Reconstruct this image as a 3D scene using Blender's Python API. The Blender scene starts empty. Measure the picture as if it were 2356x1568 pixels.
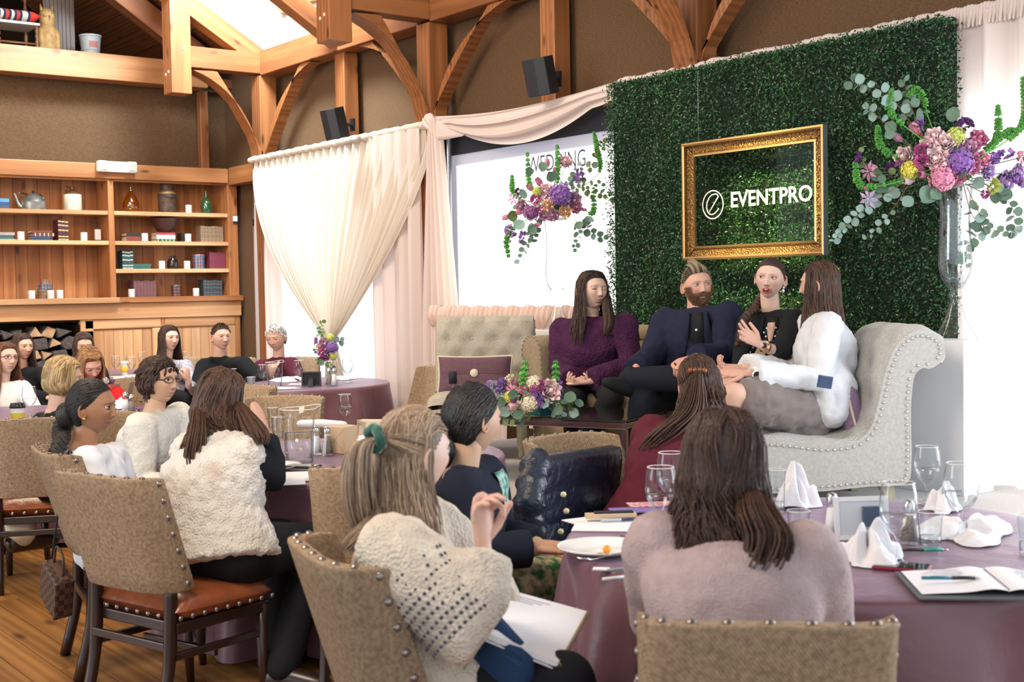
import bpy, math, random
import numpy as np
from mathutils import Vector, Matrix, noise
random.seed(7); rng = np.random.default_rng(7)
C = bpy.context.scene.collection
SC = bpy.context.scene
# ---------- camera (calibrated from the room's vanishing points) ----------
EYE = 1.55; FPX = 2966.0; AZ = math.radians(37.15)
HV = Vector((math.sin(AZ), math.cos(AZ), 0)); RV = Vector((math.cos(AZ), -math.sin(AZ), 0)); ZV = Vector((0, 0, 1))
PITCH = math.radians(2.297); ROLL = math.radians(0.985)
FWD = HV*math.cos(PITCH) - ZV*math.sin(PITCH)
U0 = ZV*math.cos(PITCH) + HV*math.sin(PITCH)
RGT = RV*math.cos(ROLL) - U0*math.sin(ROLL)
UPV = RV*math.sin(ROLL) + U0*math.cos(ROLL)
CAMP = Vector((0, 0, EYE))
cam = bpy.data.cameras.new('camera'); camo = bpy.data.objects.new('camera', cam); C.objects.link(camo)
cam.sensor_width = 36; cam.lens = FPX/2356*36; cam.clip_end = 200; cam.clip_start = 0.05
mw = Matrix((RGT, UPV, -FWD)).transposed().to_4x4(); mw.translation = CAMP
camo.matrix_world = mw
cam.dof.use_dof = True; cam.dof.focus_distance = 7.6; cam.dof.aperture_fstop = 5.0
SC.camera = camo
# ---------- world, lights, exposure ----------
w = bpy.data.worlds.new('sky'); SC.world = w; w.use_nodes = True
bg = w.node_tree.nodes['Background']; bg.inputs[0].default_value = (0.86, 0.93, 1.0, 1); bg.inputs[1].default_value = 1.15
def area(name, loc, target, size, power, col, sy=None):
    l = bpy.data.lights.new(name, 'AREA'); l.energy = power; l.color = col; l.size = size
    if sy: l.shape = 'RECTANGLE'; l.size_y = sy
    o = bpy.data.objects.new(name, l); C.objects.link(o); o.location = loc
    o.rotation_euler = (Vector(target)-Vector(loc)).to_track_quat('-Z', 'Y').to_euler(); return o
area('warm_hall_fill', (2.2, 7.6, 4.6), (4.0, 9.6, 1.4), 2.2, 190, (1.0, 0.80, 0.58))  # added warm fill high in the hall, no pendant fixture belongs to it
area('warm_hall_fill', (3.2, 11.4, 3.9), (4.4, 13.9, 2.0), 1.6, 55, (1.0, 0.80, 0.60))  # second added fill, warms the shelf wall
area('stage_light_glow', (0.6, 3.2, 3.6), (6.0, 5.6, 1.6), 1.6, 120, (1.0, 0.86, 0.70))  # added warm fill towards the stage, stands for no actual stage lamp
area('window_daylight', (6.45, 1.2, 1.9), (2.5, 4.5, 0.9), 2.2, 150, (0.82, 0.90, 1.0), 2.6)
for yw, wd, pw_ in ((11.85, 3.3, 22), (2.7, 4.1, 60), (9.6, 1.1, 22)): area('window_sky_glow', (7.6, yw, 1.5), (4.0, yw-.4, 1.0), wd, pw_*wd, (.90, .95, 1.0), 2.6)
area('left_window_daylight', (-4.6, 7.5, 2.2), (2.5, 8.6, .9), 3.6, 190, (.86, .93, 1.0), 2.4)
area('roof_window_daylight', (5.2, 10.9, 5.5), (5.8, 12.85, 4.2), 1.0, 480, (0.80, 0.92, 1.0))
def spot(name, loc, target, power, col, ang, blend=0.6, rad=0.05):
    l = bpy.data.lights.new(name, 'SPOT'); l.energy = power; l.color = col; l.spot_size = math.radians(ang); l.spot_blend = blend; l.shadow_soft_size = rad
    o = bpy.data.objects.new(name, l); C.objects.link(o); o.location = loc
    o.rotation_euler = (Vector(target)-Vector(loc)).to_track_quat('-Z', 'Y').to_euler(); return o
spot('frame_spotlight', (3.6, 4.6, 3.9), (6.1, 5.38, 1.88), 1700, (1.0, 0.86, 0.42), 19, 0.9)
SC.view_settings.view_transform = 'Standard'; SC.view_settings.look = 'None'
SC.view_settings.exposure = 0.25; SC.view_settings.gamma = 1.0; SC.view_settings.use_curve_mapping = False
SC.cycles.use_denoising = True; SC.cycles.max_bounces = 6; SC.cycles.diffuse_bounces = 3; SC.cycles.glossy_bounces = 3
SC.cycles.transmission_bounces = 4; SC.cycles.transparent_max_bounces = 24; SC.cycles.caustics_reflective = False; SC.cycles.caustics_refractive = False
SC.cycles.sample_clamp_indirect = 4.0

# ---------- placement: camera ground frame (X right, D away) and pixels of the 2356x1568 photograph ----------
def W(X, D, z=0.0): return RV*X + HV*D + ZV*z
def ray(px, py):
    v = FWD*FPX + RGT*(px-1178.0) - UPV*(py-784.0)
    return v / v.dot(HV)
def at(px, py, D): return CAMP + ray(px, py)*D
def onz(px, py, z): v = ray(px, py); return CAMP + v*((z-EYE)/v.z)
def onX(px, py, X): v = ray(px, py); return CAMP + v*(X/v.x)
def onY(px, py, Y): v = ray(px, py); return CAMP + v*(Y/v.y)
def yaw(deg): a = math.radians(deg); return RV*math.cos(a) + HV*math.sin(a)
def wrot(deg):            # z rotation that turns local +Y to the heading deg of yaw()
    v = yaw(deg); return math.atan2(-v.x, v.y)

# ---------- materials ----------
def mat(name, col=(.5,.5,.5), rough=.6, metal=0.0, spec=.5, bump=None, bscale=40, bdist=.003, var=0.0, vscale=3.0, sheen=0, trans=0, emit=None, estr=1.0, coat=0, attr=None, island=0.0, coord='Object', vcol=None, stretch=None):
    m = bpy.data.materials.new(name); m.use_nodes = True; nt = m.node_tree; N = nt.nodes; L = nt.links
    b = N['Principled BSDF']
    b.inputs['Base Color'].default_value = (*col, 1); b.inputs['Roughness'].default_value = rough; b.inputs['Metallic'].default_value = metal
    b.inputs['Specular IOR Level'].default_value = spec
    if sheen: b.inputs['Sheen Weight'].default_value = sheen; b.inputs['Sheen Roughness'].default_value = .4
    if coat: b.inputs['Coat Weight'].default_value = coat; b.inputs['Coat Roughness'].default_value = .15
    if trans: b.inputs['Transmission Weight'].default_value = trans
    if emit: b.inputs['Emission Color'].default_value = (*emit, 1); b.inputs['Emission Strength'].default_value = estr
    tc = N.new('ShaderNodeTexCoord'); mp = N.new('ShaderNodeMapping'); L.new(tc.outputs[coord], mp.inputs[0])
    if stretch: mp.inputs['Scale'].default_value = stretch
    src = None
    if attr:
        a = N.new('ShaderNodeAttribute'); a.attribute_name = attr; src = a.outputs['Color']
    if var or vcol:
        nz = N.new('ShaderNodeTexNoise'); nz.inputs['Scale'].default_value = vscale; nz.inputs['Detail'].default_value = 4; L.new(mp.outputs[0], nz.inputs[0])
        if vcol:
            mx = N.new('ShaderNodeMix'); mx.data_type = 'RGBA'; rp = N.new('ShaderNodeMapRange'); rp.inputs[1].default_value = .38; rp.inputs[2].default_value = .62
            L.new(nz.outputs[0], rp.inputs[0]); L.new(rp.outputs[0], mx.inputs[0]); mx.inputs[6].default_value = (*col, 1); mx.inputs[7].default_value = (*vcol, 1); src = mx.outputs[2]
        if var:
            hs = N.new('ShaderNodeHueSaturation'); mr = N.new('ShaderNodeMapRange'); L.new(nz.outputs[0], mr.inputs[0])
            mr.inputs[1].default_value = .3; mr.inputs[2].default_value = .7; mr.inputs[3].default_value = 1-var; mr.inputs[4].default_value = 1+var
            L.new(mr.outputs[0], hs.inputs['Value'])
            if src: L.new(src, hs.inputs['Color'])
            else: hs.inputs['Color'].default_value = (*col, 1)
            src = hs.outputs[0]
    if island:
        gi = N.new('ShaderNodeNewGeometry'); hs = N.new('ShaderNodeHueSaturation'); mr = N.new('ShaderNodeMapRange')
        L.new(gi.outputs['Random Per Island'], mr.inputs[0]); mr.inputs[3].default_value = 1-island; mr.inputs[4].default_value = 1+island; L.new(mr.outputs[0], hs.inputs['Value'])
        if src: L.new(src, hs.inputs['Color'])
        else: hs.inputs['Color'].default_value = (*col, 1)
        src = hs.outputs[0]
    if src: L.new(src, b.inputs['Base Color'])
    if bump:
        bp = N.new('ShaderNodeBump'); bp.inputs['Distance'].default_value = bdist; bp.inputs['Strength'].default_value = 1.0
        if bump == 'noise':
            t = N.new('ShaderNodeTexNoise'); t.inputs['Scale'].default_value = bscale; t.inputs['Detail'].default_value = 5; L.new(mp.outputs[0], t.inputs[0]); ho = t.outputs[0]
        elif bump == 'weave':
            t1 = N.new('ShaderNodeTexWave'); t1.inputs['Scale'].default_value = bscale; t1.inputs['Distortion'].default_value = 1.5; t1.inputs['Detail'].default_value = 1; t1.bands_direction = 'Z'
            t2 = N.new('ShaderNodeTexWave'); t2.inputs['Scale'].default_value = bscale; t2.inputs['Distortion'].default_value = 1.5; t2.inputs['Detail'].default_value = 1; t2.bands_direction = 'DIAGONAL'
            L.new(mp.outputs[0], t1.inputs[0]); L.new(mp.outputs[0], t2.inputs[0]); ad = N.new('ShaderNodeMath'); ad.operation = 'ADD'; L.new(t1.outputs[1], ad.inputs[0]); L.new(t2.outputs[1], ad.inputs[1]); ho = ad.outputs[0]
        elif bump == 'voronoi':
            t = N.new('ShaderNodeTexVoronoi'); t.inputs['Scale'].default_value = bscale; L.new(mp.outputs[0], t.inputs[0]); ho = t.outputs[0]
        L.new(ho, bp.inputs['Height']); L.new(bp.outputs[0], b.inputs['Normal'])
    return m
def wood(name, c1, c2, rough=.45, scale=1.0, knots=True, spec=.4):   # grain runs along local X
    m = bpy.data.materials.new(name); m.use_nodes = True; nt = m.node_tree; N = nt.nodes; L = nt.links; b = N['Principled BSDF']
    tc = N.new('ShaderNodeTexCoord'); mp = N.new('ShaderNodeMapping'); mp.inputs['Scale'].default_value = (.35*scale, 5*scale, 5*scale)
    oi = N.new('ShaderNodeObjectInfo'); ad = N.new('ShaderNodeVectorMath'); ad.operation = 'ADD'
    cb = N.new('ShaderNodeCombineXYZ'); mu = N.new('ShaderNodeMath'); mu.operation = 'MULTIPLY'; mu.inputs[1].default_value = 37.0
    L.new(oi.outputs['Random'], mu.inputs[0])
    for i in range(3): L.new(mu.outputs[0], cb.inputs[i])
    L.new(tc.outputs['Object'], ad.inputs[0]); L.new(cb.outputs[0], ad.inputs[1]); L.new(ad.outputs[0], mp.inputs[0])
    wv = N.new('ShaderNodeTexWave'); wv.inputs['Scale'].default_value = 1.3; wv.inputs['Distortion'].default_value = 7; wv.inputs['Detail'].default_value = 3; wv.bands_direction = 'Y'; wv.inputs['Detail Scale'].default_value = .8
    nz = N.new('ShaderNodeTexNoise'); nz.inputs['Scale'].default_value = 3; nz.inputs['Detail'].default_value = 6
    L.new(mp.outputs[0], wv.inputs[0]); L.new(mp.outputs[0], nz.inputs[0])
    m1 = N.new('ShaderNodeMath'); m1.operation = 'MULTIPLY_ADD'; L.new(wv.outputs[1], m1.inputs[0]); m1.inputs[1].default_value = .45; L.new(nz.outputs[0], m1.inputs[2])
    mr = N.new('ShaderNodeMapRange'); L.new(m1.outputs[0], mr.inputs[0]); mr.inputs[1].default_value = .35; mr.inputs[2].default_value = 1.0
    mx = N.new('ShaderNodeMix'); mx.data_type = 'RGBA'; L.new(mr.outputs[0], mx.inputs[0]); mx.inputs[6].default_value = (*c1, 1); mx.inputs[7].default_value = (*c2, 1)
    src = mx.outputs[2]
    if knots:
        vo = N.new('ShaderNodeTexVoronoi'); vo.inputs['Scale'].default_value = 1.0; mp2 = N.new('ShaderNodeMapping'); mp2.inputs['Scale'].default_value = (2.2*scale, 6*scale, 6*scale); L.new(ad.outputs[0], mp2.inputs[0]); L.new(mp2.outputs[0], vo.inputs[0])
        kr = N.new('ShaderNodeMapRange'); L.new(vo.outputs[0], kr.inputs[0]); kr.inputs[1].default_value = .05; kr.inputs[2].default_value = .16; kr.inputs[3].default_value = .35; kr.inputs[4].default_value = 1
        k2 = N.new('ShaderNodeMix'); k2.data_type = 'RGBA'; k2.blend_type = 'MULTIPLY'; k2.inputs[0].default_value = 1; L.new(src, k2.inputs[6]); L.new(kr.outputs[0], k2.inputs[7]); src = k2.outputs[2]
    hs = N.new('ShaderNodeHueSaturation'); r2 = N.new('ShaderNodeMapRange'); L.new(oi.outputs['Random'], r2.inputs[0]); r2.inputs[3].default_value = .82; r2.inputs[4].default_value = 1.16
    L.new(r2.outputs[0], hs.inputs['Value']); L.new(src, hs.inputs['Color']); L.new(hs.outputs[0], b.inputs['Base Color'])
    b.inputs['Roughness'].default_value = rough; b.inputs['Specular IOR Level'].default_value = spec
    bp = N.new('ShaderNodeBump'); bp.inputs['Distance'].default_value = .0015; L.new(m1.outputs[0], bp.inputs['Height']); L.new(bp.outputs[0], b.inputs['Normal'])
    return m
def glassy(name, tint=(1,1,1), fac=.08, rough=.02, gmax=.7):
    m = bpy.data.materials.new(name); m.use_nodes = True; nt = m.node_tree; N = nt.nodes; L = nt.links; N.remove(N['Principled BSDF']); out = N['Material Output']
    t = N.new('ShaderNodeBsdfTransparent'); t.inputs[0].default_value = (*tint, 1); g = N.new('ShaderNodeBsdfGlossy'); g.inputs[1].default_value = rough
    lw = N.new('ShaderNodeLayerWeight'); lw.inputs[0].default_value = .45; mr = N.new('ShaderNodeMapRange'); L.new(lw.outputs['Facing'], mr.inputs[0]); mr.inputs[1].default_value = .45; mr.inputs[3].default_value = fac; mr.inputs[4].default_value = gmax
    mx = N.new('ShaderNodeMixShader'); ct_ = N.new('ShaderNodeMix'); ct_.data_type = 'RGBA'; mr2 = N.new('ShaderNodeMapRange'); L.new(lw.outputs['Facing'], mr2.inputs[0]); mr2.inputs[1].default_value = .45; mr2.inputs[2].default_value = .95; L.new(mr2.outputs[0], ct_.inputs[0]); ct_.inputs[6].default_value = (*tint, 1); ct_.inputs[7].default_value = (tint[0]*.35, tint[1]*.4, tint[2]*.45, 1); L.new(ct_.outputs[2], t.inputs[0])
    L.new(mr.outputs[0], mx.inputs[0]); L.new(t.outputs[0], mx.inputs[1]); L.new(g.outputs[0], mx.inputs[2]); L.new(mx.outputs[0], out.inputs[0])
    return m
def cloth(name, col, trn=.5, transp=0.0, rough=.8, glos=0.0, fold=None):
    m = bpy.data.materials.new(name); m.use_nodes = True; nt = m.node_tree; N = nt.nodes; L = nt.links; N.remove(N['Principled BSDF']); out = N['Material Output']
    d = N.new('ShaderNodeBsdfDiffuse'); d.inputs[0].default_value = (*col, 1); t = N.new('ShaderNodeBsdfTranslucent'); t.inputs[0].default_value = (*col, 1)
    mx = N.new('ShaderNodeMixShader'); mx.inputs[0].default_value = trn; L.new(d.outputs[0], mx.inputs[1]); L.new(t.outputs[0], mx.inputs[2]); s = mx.outputs[0]
    if transp:
        tr = N.new('ShaderNodeBsdfTransparent'); m2 = N.new('ShaderNodeMixShader'); m2.inputs[0].default_value = transp; L.new(s, m2.inputs[1]); L.new(tr.outputs[0], m2.inputs[2]); s = m2.outputs[0]
    L.new(s, out.inputs[0]); return m

# ---------- geometry ----------
def v3(p): return np.array((p[0], p[1], p[2]), float)
class G:
    def __init__(s): s.v = []; s.f = []; s.m = []; s.n = 0
    def add(s, V, F, mi=0):
        V = np.asarray(V, float).reshape(-1, 3); s.v.append(V); o = s.n
        s.f += [tuple(i+o for i in f) for f in F]; s.m += [mi]*len(F); s.n += len(V)
        return s
    def box(s, c, d, mi=0, M=None):
        x, y, z = d[0]/2, d[1]/2, d[2]/2
        V = np.array([(-x,-y,-z),(x,-y,-z),(x,y,-z),(-x,y,-z),(-x,-y,z),(x,-y,z),(x,y,z),(-x,y,z)])
        if M is not None: V = V @ np.array(M)[:3,:3].T
        V = V + np.array(c, float)
        return s.add(V, [(0,3,2,1),(4,5,6,7),(0,1,5,4),(1,2,6,5),(2,3,7,6),(3,0,4,7)], mi)
    def prism(s, poly, z0, z1, mi=0, M=None, c=(0,0,0)):    # polygon in XY extruded along Z
        n = len(poly); V = np.array([(p[0],p[1],z0) for p in poly]+[(p[0],p[1],z1) for p in poly], float)
        if M is not None: V = V @ np.array(M)[:3,:3].T
        V = V + np.array(c, float)
        return s.add(V, [tuple(range(n-1,-1,-1)), tuple(range(n,2*n))]+[(i,(i+1)%n,n+(i+1)%n,n+i) for i in range(n)], mi)
    def tube(s, pts, rad, n=8, mi=0, caps=True, side=None, closed=False):
        P = [v3(p) for p in pts]; k = len(P)
        R = [(r, r) if not hasattr(r, '__len__') else r for r in (rad if hasattr(rad, '__len__') else [rad]*k)]
        T = []
        for i in range(k):
            a = P[(i-1) % k] if (i or closed) else P[0]; b = P[(i+1) % k] if (i < k-1 or closed) else P[-1]
            t = b-a; T.append(t/(np.linalg.norm(t)+1e-9))
        u = None; V = []
        ang = np.arange(n)*2*math.pi/n; ca, sa = np.cos(ang), np.sin(ang)
        for i in range(k):
            t = T[i]
            if side is not None: u = v3(side[i]) if hasattr(side[0], '__len__') else v3(side)
            elif u is None: u = np.array((0,0,1.)) if abs(t[2]) < .9 else np.array((1.,0,0))
            u = u - t*np.dot(u, t); u = u/(np.linalg.norm(u)+1e-9); w_ = np.cross(t, u)
            V.append(P[i] + np.outer(ca, u)*R[i][0] + np.outer(sa, w_)*R[i][1])
        F = []
        for i in range(k if closed else k-1):
            a = i*n; b = ((i+1) % k)*n
            F += [(a+j, a+(j+1)%n, b+(j+1)%n, b+j) for j in range(n)]
        if caps and not closed: F += [tuple(range(n-1,-1,-1)), tuple(range((k-1)*n, k*n))]
        return s.add(np.concatenate(V), F, mi)
    def cap(s, pts, rad, n=10, mi=0, side=None):            # tube with rounded ends
        P = [v3(p) for p in pts]; R = [(r, r) if not hasattr(r, '__len__') else tuple(r) for r in (rad if hasattr(rad, '__len__') else [rad]*len(P))]
        t0 = (P[0]-P[1])/(np.linalg.norm(P[0]-P[1])+1e-9); t1 = (P[-1]-P[-2])/(np.linalg.norm(P[-1]-P[-2])+1e-9)
        a = [(P[0]+t0*R[0][0]*q, (R[0][0]*c, R[0][1]*c)) for q, c in ((.95,.31),(.7,.71))]
        b = [(P[-1]+t1*R[-1][0]*q, (R[-1][0]*c, R[-1][1]*c)) for q, c in ((.7,.71),(.95,.31))]
        sd = side
        if side is not None and hasattr(side[0], '__len__'): sd = [side[0]]*2+list(side)+[side[-1]]*2
        return s.tube([p for p, _ in a]+P+[p for p, _ in b], [r for _, r in a]+R+[r for _, r in b], n, mi, True, sd)
    def lathe(s, prof, n=24, c=(0,0,0), mi=0, M=None):
        k = len(prof); ang = np.arange(n)*2*math.pi/n
        V = np.concatenate([np.stack([r*np.cos(ang), r*np.sin(ang), np.full(n, z)], 1) for r, z in prof])
        if M is not None: V = V @ np.array(M)[:3,:3].T
        V = V + np.array(c, float)
        F = [(i*n+j, i*n+(j+1)%n, (i+1)*n+(j+1)%n, (i+1)*n+j) for i in range(k-1) for j in range(n)]
        return s.add(V, F, mi)
    def ell(s, c, r, mi=0, nu=14, nv=9, M=None):
        prof = [(math.cos(a), math.sin(a)) for a in np.linspace(-math.pi/2, math.pi/2, nv)]
        ang = np.arange(nu)*2*math.pi/nu
        V = np.concatenate([np.stack([p*np.cos(ang)*r[0], p*np.sin(ang)*r[1], np.full(nu, q*r[2])], 1) for p, q in prof])
        if M is not None: V = V @ np.array(M)[:3,:3].T
        V = V + np.array(c, float)
        return s.add(V, [(i*nu+j, i*nu+(j+1)%nu, (i+1)*nu+(j+1)%nu, (i+1)*nu+j) for i in range(nv-1) for j in range(nu)], mi)
    def grid(s, fn, nu, nv, mi=0, wrap=False):
        V = [fn(i/(nu if wrap else nu-1), j/(nv-1)) for j in range(nv) for i in range(nu)]
        m = nu if wrap else nu-1
        return s.add(V, [(j*nu+i, j*nu+(i+1)%nu, (j+1)*nu+(i+1)%nu, (j+1)*nu+i) for j in range(nv-1) for i in range(m)], mi)
    def V(s): return np.concatenate(s.v) if s.v else np.zeros((0,3))
def mesh(name, g, mats=(), smooth=True):
    me = bpy.data.meshes.new(name); V = g.V(); me.from_pydata(V.tolist(), [], g.f)
    for m in (mats if isinstance(mats, (list, tuple)) else [mats]): me.materials.append(m)
    if len(me.polygons):
        me.polygons.foreach_set('material_index', g.m)
        me.polygons.foreach_set('use_smooth', [bool(smooth)]*len(me.polygons))
    me.update(); return me
def obj(name, g, mats, parent=None, smooth=True, bev=0, loc=None, rotz=None, auto=None, M=None, seg=2):
    me = g if isinstance(g, bpy.types.Mesh) else mesh(name, g, mats, smooth or auto)
    o = bpy.data.objects.new(name, me); C.objects.link(o)
    if parent: o.parent = parent
    if loc is not None: o.location = loc
    if rotz: o.rotation_euler = (0, 0, rotz)
    if M is not None: o.matrix_world = M
    if bev:
        b = o.modifiers.new('edge', 'BEVEL'); b.width = bev; b.segments = seg; b.limit_method = 'ANGLE'; b.angle_limit = math.radians(40); b.harden_normals = False
    if auto and not bev: me.set_sharp_from_angle(angle=math.radians(auto))
    return o
def tag(o, label, cat=None, group=None, kind=None):
    if label: o['label'] = label
    if cat: o['category'] = cat
    if group: o['group'] = group
    if kind: o['kind'] = kind
    return o
def thing(name, label, cat, loc=(0,0,0), rotz=0, group=None, kind=None):
    o = bpy.data.objects.new(name, None); C.objects.link(o); o.empty_display_size = .1
    o.location = loc; o.rotation_euler = (0, 0, rotz); return tag(o, label, cat, group, kind)
def dup(root, loc, rotz=0, label=None, group=None, scale=None):
    r = root.copy(); C.objects.link(r); r.location = loc; r.rotation_euler = (0, 0, rotz)
    if label: r['label'] = label
    if group: r['group'] = group
    if scale: r.scale = (scale,)*3
    for ch in list(root.children):
        c = ch.copy(); C.objects.link(c); c.parent = r
        for g_ in ch.children:
            d = g_.copy(); C.objects.link(d); d.parent = c
    return r
def cr(pts, n):                                    # Catmull-Rom through the points
    P = [v3(p) for p in pts]; P = [2*P[0]-P[1]]+P+[2*P[-1]-P[-2]]; out = []; k = len(P)-3
    for i in range(n):
        t = i/(n-1)*k; j = min(int(t), k-1); u = t-j; a, b, c, d = P[j:j+4]
        out.append(.5*((2*b)+(-a+c)*u+(2*a-5*b+4*c-d)*u*u+(-a+3*b-3*c+d)*u**3))
    return out
def rotm(a, b):                                     # matrix whose Y is a, Z near b
    y = Vector(a).normalized(); x = y.cross(Vector(b)).normalized(); z = x.cross(y); return Matrix((x, y, z)).transposed()
# ================= materials of the room =================
M_TIM = wood('douglas_fir_timber', (.33,.130,.045), (.20,.070,.024), .42)
M_TIML = wood('light_fir_timber', (.46,.205,.08), (.28,.11,.036), .45)
M_PINE = wood('knotty_pine', (.43,.18,.065), (.25,.088,.028), .5)
M_PINEL = wood('pale_pine', (.62,.36,.18), (.42,.20,.085), .5)
M_FLOOR = wood('amber_floorboard', (.47,.225,.062), (.30,.125,.032), .36, spec=.5, scale=.8)
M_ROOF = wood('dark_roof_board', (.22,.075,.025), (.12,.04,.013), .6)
M_BURL = mat('burlap_wallcovering', (.235,.135,.072), .9, bump='weave', bscale=60, bdist=.002, var=.22, vscale=45, spec=.1, stretch=(1,1,3))
M_GREYW = mat('grey_fabric_wall', (.42,.40,.38), .9, var=.1, vscale=30, spec=.1)
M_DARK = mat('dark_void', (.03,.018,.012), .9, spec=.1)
M_CARPET = mat('pale_stage_carpet', (.62,.60,.57), .95, bump='noise', bscale=300, bdist=.003, var=.12, vscale=120, spec=.1)
M_SUBF = mat('dark_gap', (.035,.016,.008), .8)
M_WHITEP = mat('white_paint', (.80,.82,.85), .45)
M_PEG = mat('pale_wood_peg', (.72,.48,.30), .6)
WX = 6.6; BY = 14.26; ZS = .45
def struct(name, g, m, label=None, cat=None, **k):
    o = obj(name, g, m, **k); o['kind'] = 'structure'
    if label: o['label'] = label
    if cat: o['category'] = cat
    return o
def slab(pts, th, z_up=True):                     # thin slab from a quad, thickness along its normal
    P = [Vector(p) for p in pts]; n = (P[1]-P[0]).cross(P[2]-P[0]).normalized()*th
    g = G(); g.add([tuple(p) for p in P]+[tuple(p+n) for p in P], [(3,2,1,0),(4,5,6,7)]+[(i,(i+1)%4,4+(i+1)%4,4+i) for i in range(4)]); return g
# floor: a base with individual boards where the photo shows it
fl = struct('floor', G().box((1.3, 7.0, -.06), (10.8, 15.2, .10)), M_SUBF, 'amber wooden plank floor under the tables', 'floor', smooth=False)
def plank_obj(name, parent, L, wd, th, loc, rotz, m, cache={}):
    key = (name, round(L,2), wd, th, m.name)
    if key not in cache: cache[key] = mesh(name, G().box((0,0,0), (L, wd-.004, th)), m, False)
    o = bpy.data.objects.new(name, cache[key]); C.objects.link(o); o.parent = parent; o.location = loc; o.rotation_euler = (0,0,rotz); return o
pw = .135; n = 0
for i in range(38):
    x = -1.35+i*pw; y = 2.2 + (i*.83) % 1.5; ls = [1.8, 2.4, 2.1]
    k = i
    while y < 11.0:
        L = ls[k % 3]; plank_obj('plank', fl, L, pw, .014, (x, y+L/2, -.0085), math.pi/2, M_FLOOR); y += L+.003; k += 1; n += 1
g = G(); g.box((-2.9, 8, -.008), (3.0, 14, .012)); g.box((5.4, 7.2, -.008), (3.0, 14.4, .012)); g.box((1.2, 12.6, -.008), (5.2, 3.2, .012)); g.box((1.2, .9, -.008), (5.2, 2.6, .012))
o = obj('outer_boards', g, M_FLOOR, fl, False)
# stage with carpet
st = thing('stage', 'low carpeted stage platform in front of the hedge wall', 'stage', (0,0,0))
obj('riser', G().box((5.27, 3.95, ZS/2-.01), (2.56, 7.2, ZS-.03)), mat('stage_riser', (.70,.66,.66), .7), st, False)
obj('carpet', G().box((5.26, 3.95, ZS-.0125), (2.60, 7.24, .025)), M_CARPET, st, False, bev=.008)
# long wall with window openings (real holes)
def wallgrid(name, xs, zs, holes, mk, m, label):
    g = G()
    for i in range(len(xs)-1):
        for j in range(len(zs)-1):
            if (i, j) in holes: continue
            mk(g, xs[i], xs[i+1], zs[j], zs[j+1])
    return struct(name, g, m, label, 'wall', smooth=False)
ys = [-1.0, .6, 4.75, 6.6, 9.0, 10.15, 13.55, BY+.1]
zs = [0, .55, 2.40, 2.62, 6.4]
wallgrid('wall_right', ys, zs, {(1,0),(1,1),(1,2),(3,1),(5,1),(5,0)}, lambda g,a,b,c,d: g.box((WX+.1,(a+b)/2,(c+d)/2), (.2,b-a,d-c)), M_BURL, 'brown burlap covered long wall behind the stage')
def window(nm, y0, y1, z0, z1, lab, nmull=2):
    t = thing(nm, lab, 'window', (WX, (y0+y1)/2, 0), 0, kind='structure'); hw = (y1-y0)/2; g = G()
    for s in (-1, 1): g.box((.06, s*(hw-.035), (z0+z1)/2), (.16, .07, z1-z0))
    g.box((.06, 0, z1-.04), (.16, 2*hw, .08)); g.box((.06, 0, z0+.04), (.16, 2*hw, .08))
    for i in range(1, nmull+1): g.box((.08, -hw+2*hw*i/(nmull+1), (z0+z1)/2), (.06, .05, z1-z0))
    obj('window_frame', g, M_TIML, t, False)
    for i in range(nmull+1):
        a = -hw+2*hw*i/(nmull+1); obj('pane', G().box((.10, a+hw/(nmull+1), (z0+z1)/2), (.006, 2*hw/(nmull+1)-.06, z1-z0-.1)), GL_PANE, t, False)
GL_PANE = glassy('window_pane_glass', (.97,.99,1), .03)
window('window_1', .6, 4.75, 0, 2.62, 'tall bright window behind the blush curtains beside the pedestal')
window('window_2', 9.0, 10.15, .55, 2.40, 'pine framed window edge beside the projection screen', 0)
window('window_3', 10.15+.0, 13.55, 0, 2.40, 'tall bright window behind the sheer crossed curtain')
# back wall
g = G(); g.box((1.2, BY+.1, 1.45), (11.2, .2, 2.9)); g.box((1.2, BY+.1, 3.4), (11.2, .2, 1.05))
struct('wall_back', g, M_BURL, 'brown burlap covered wall above the built-in shelves', 'wall', smooth=False)
# outside ground beyond windows
struct('ground', G().box((14, 7, -.3), (14, 30, .1)), mat('outdoor_paving', (.5,.52,.5), .9), 'pale paving outside the windows', 'ground', smooth=False)
# ---------- timber frame ----------
def beam(p0, p1, wd, ht, label=None, m=None, up=(0,0,1), name='timber_beam', cat='beam', ext=0, pegs=None, bev=.008):
    p0, p1 = Vector(p0), Vector(p1); d = (p1-p0); L = d.length; x = d.normalized(); y = Vector(up).cross(x)
    if y.length < 1e-3: y = Vector((0,1,0))
    y.normalize(); z = x.cross(y)
    M = Matrix((x, y, z)).transposed().to_4x4(); M.translation = (p0+p1)/2
    g = G().box((0,0,0), (L+2*ext, wd, ht)); o = obj(name, g, m or M_TIM, None, False, bev=bev, M=M)
    if label: tag(o, label, cat, kind='structure')
    for q in pegs or []:
        pg = obj('peg', G().lathe([(.0,.006),(.016,.004),(.018,-.01)], 10), M_PEG, o); pg.matrix_parent_inverse = M.inverted(); nn = Vector(q[1]).normalized()
        pm = nn.to_track_quat('Z', 'Y').to_matrix().to_4x4(); pm.translation = Vector(q[0]); pg.matrix_world = pm; pg.matrix_basis = pm
    return o
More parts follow.
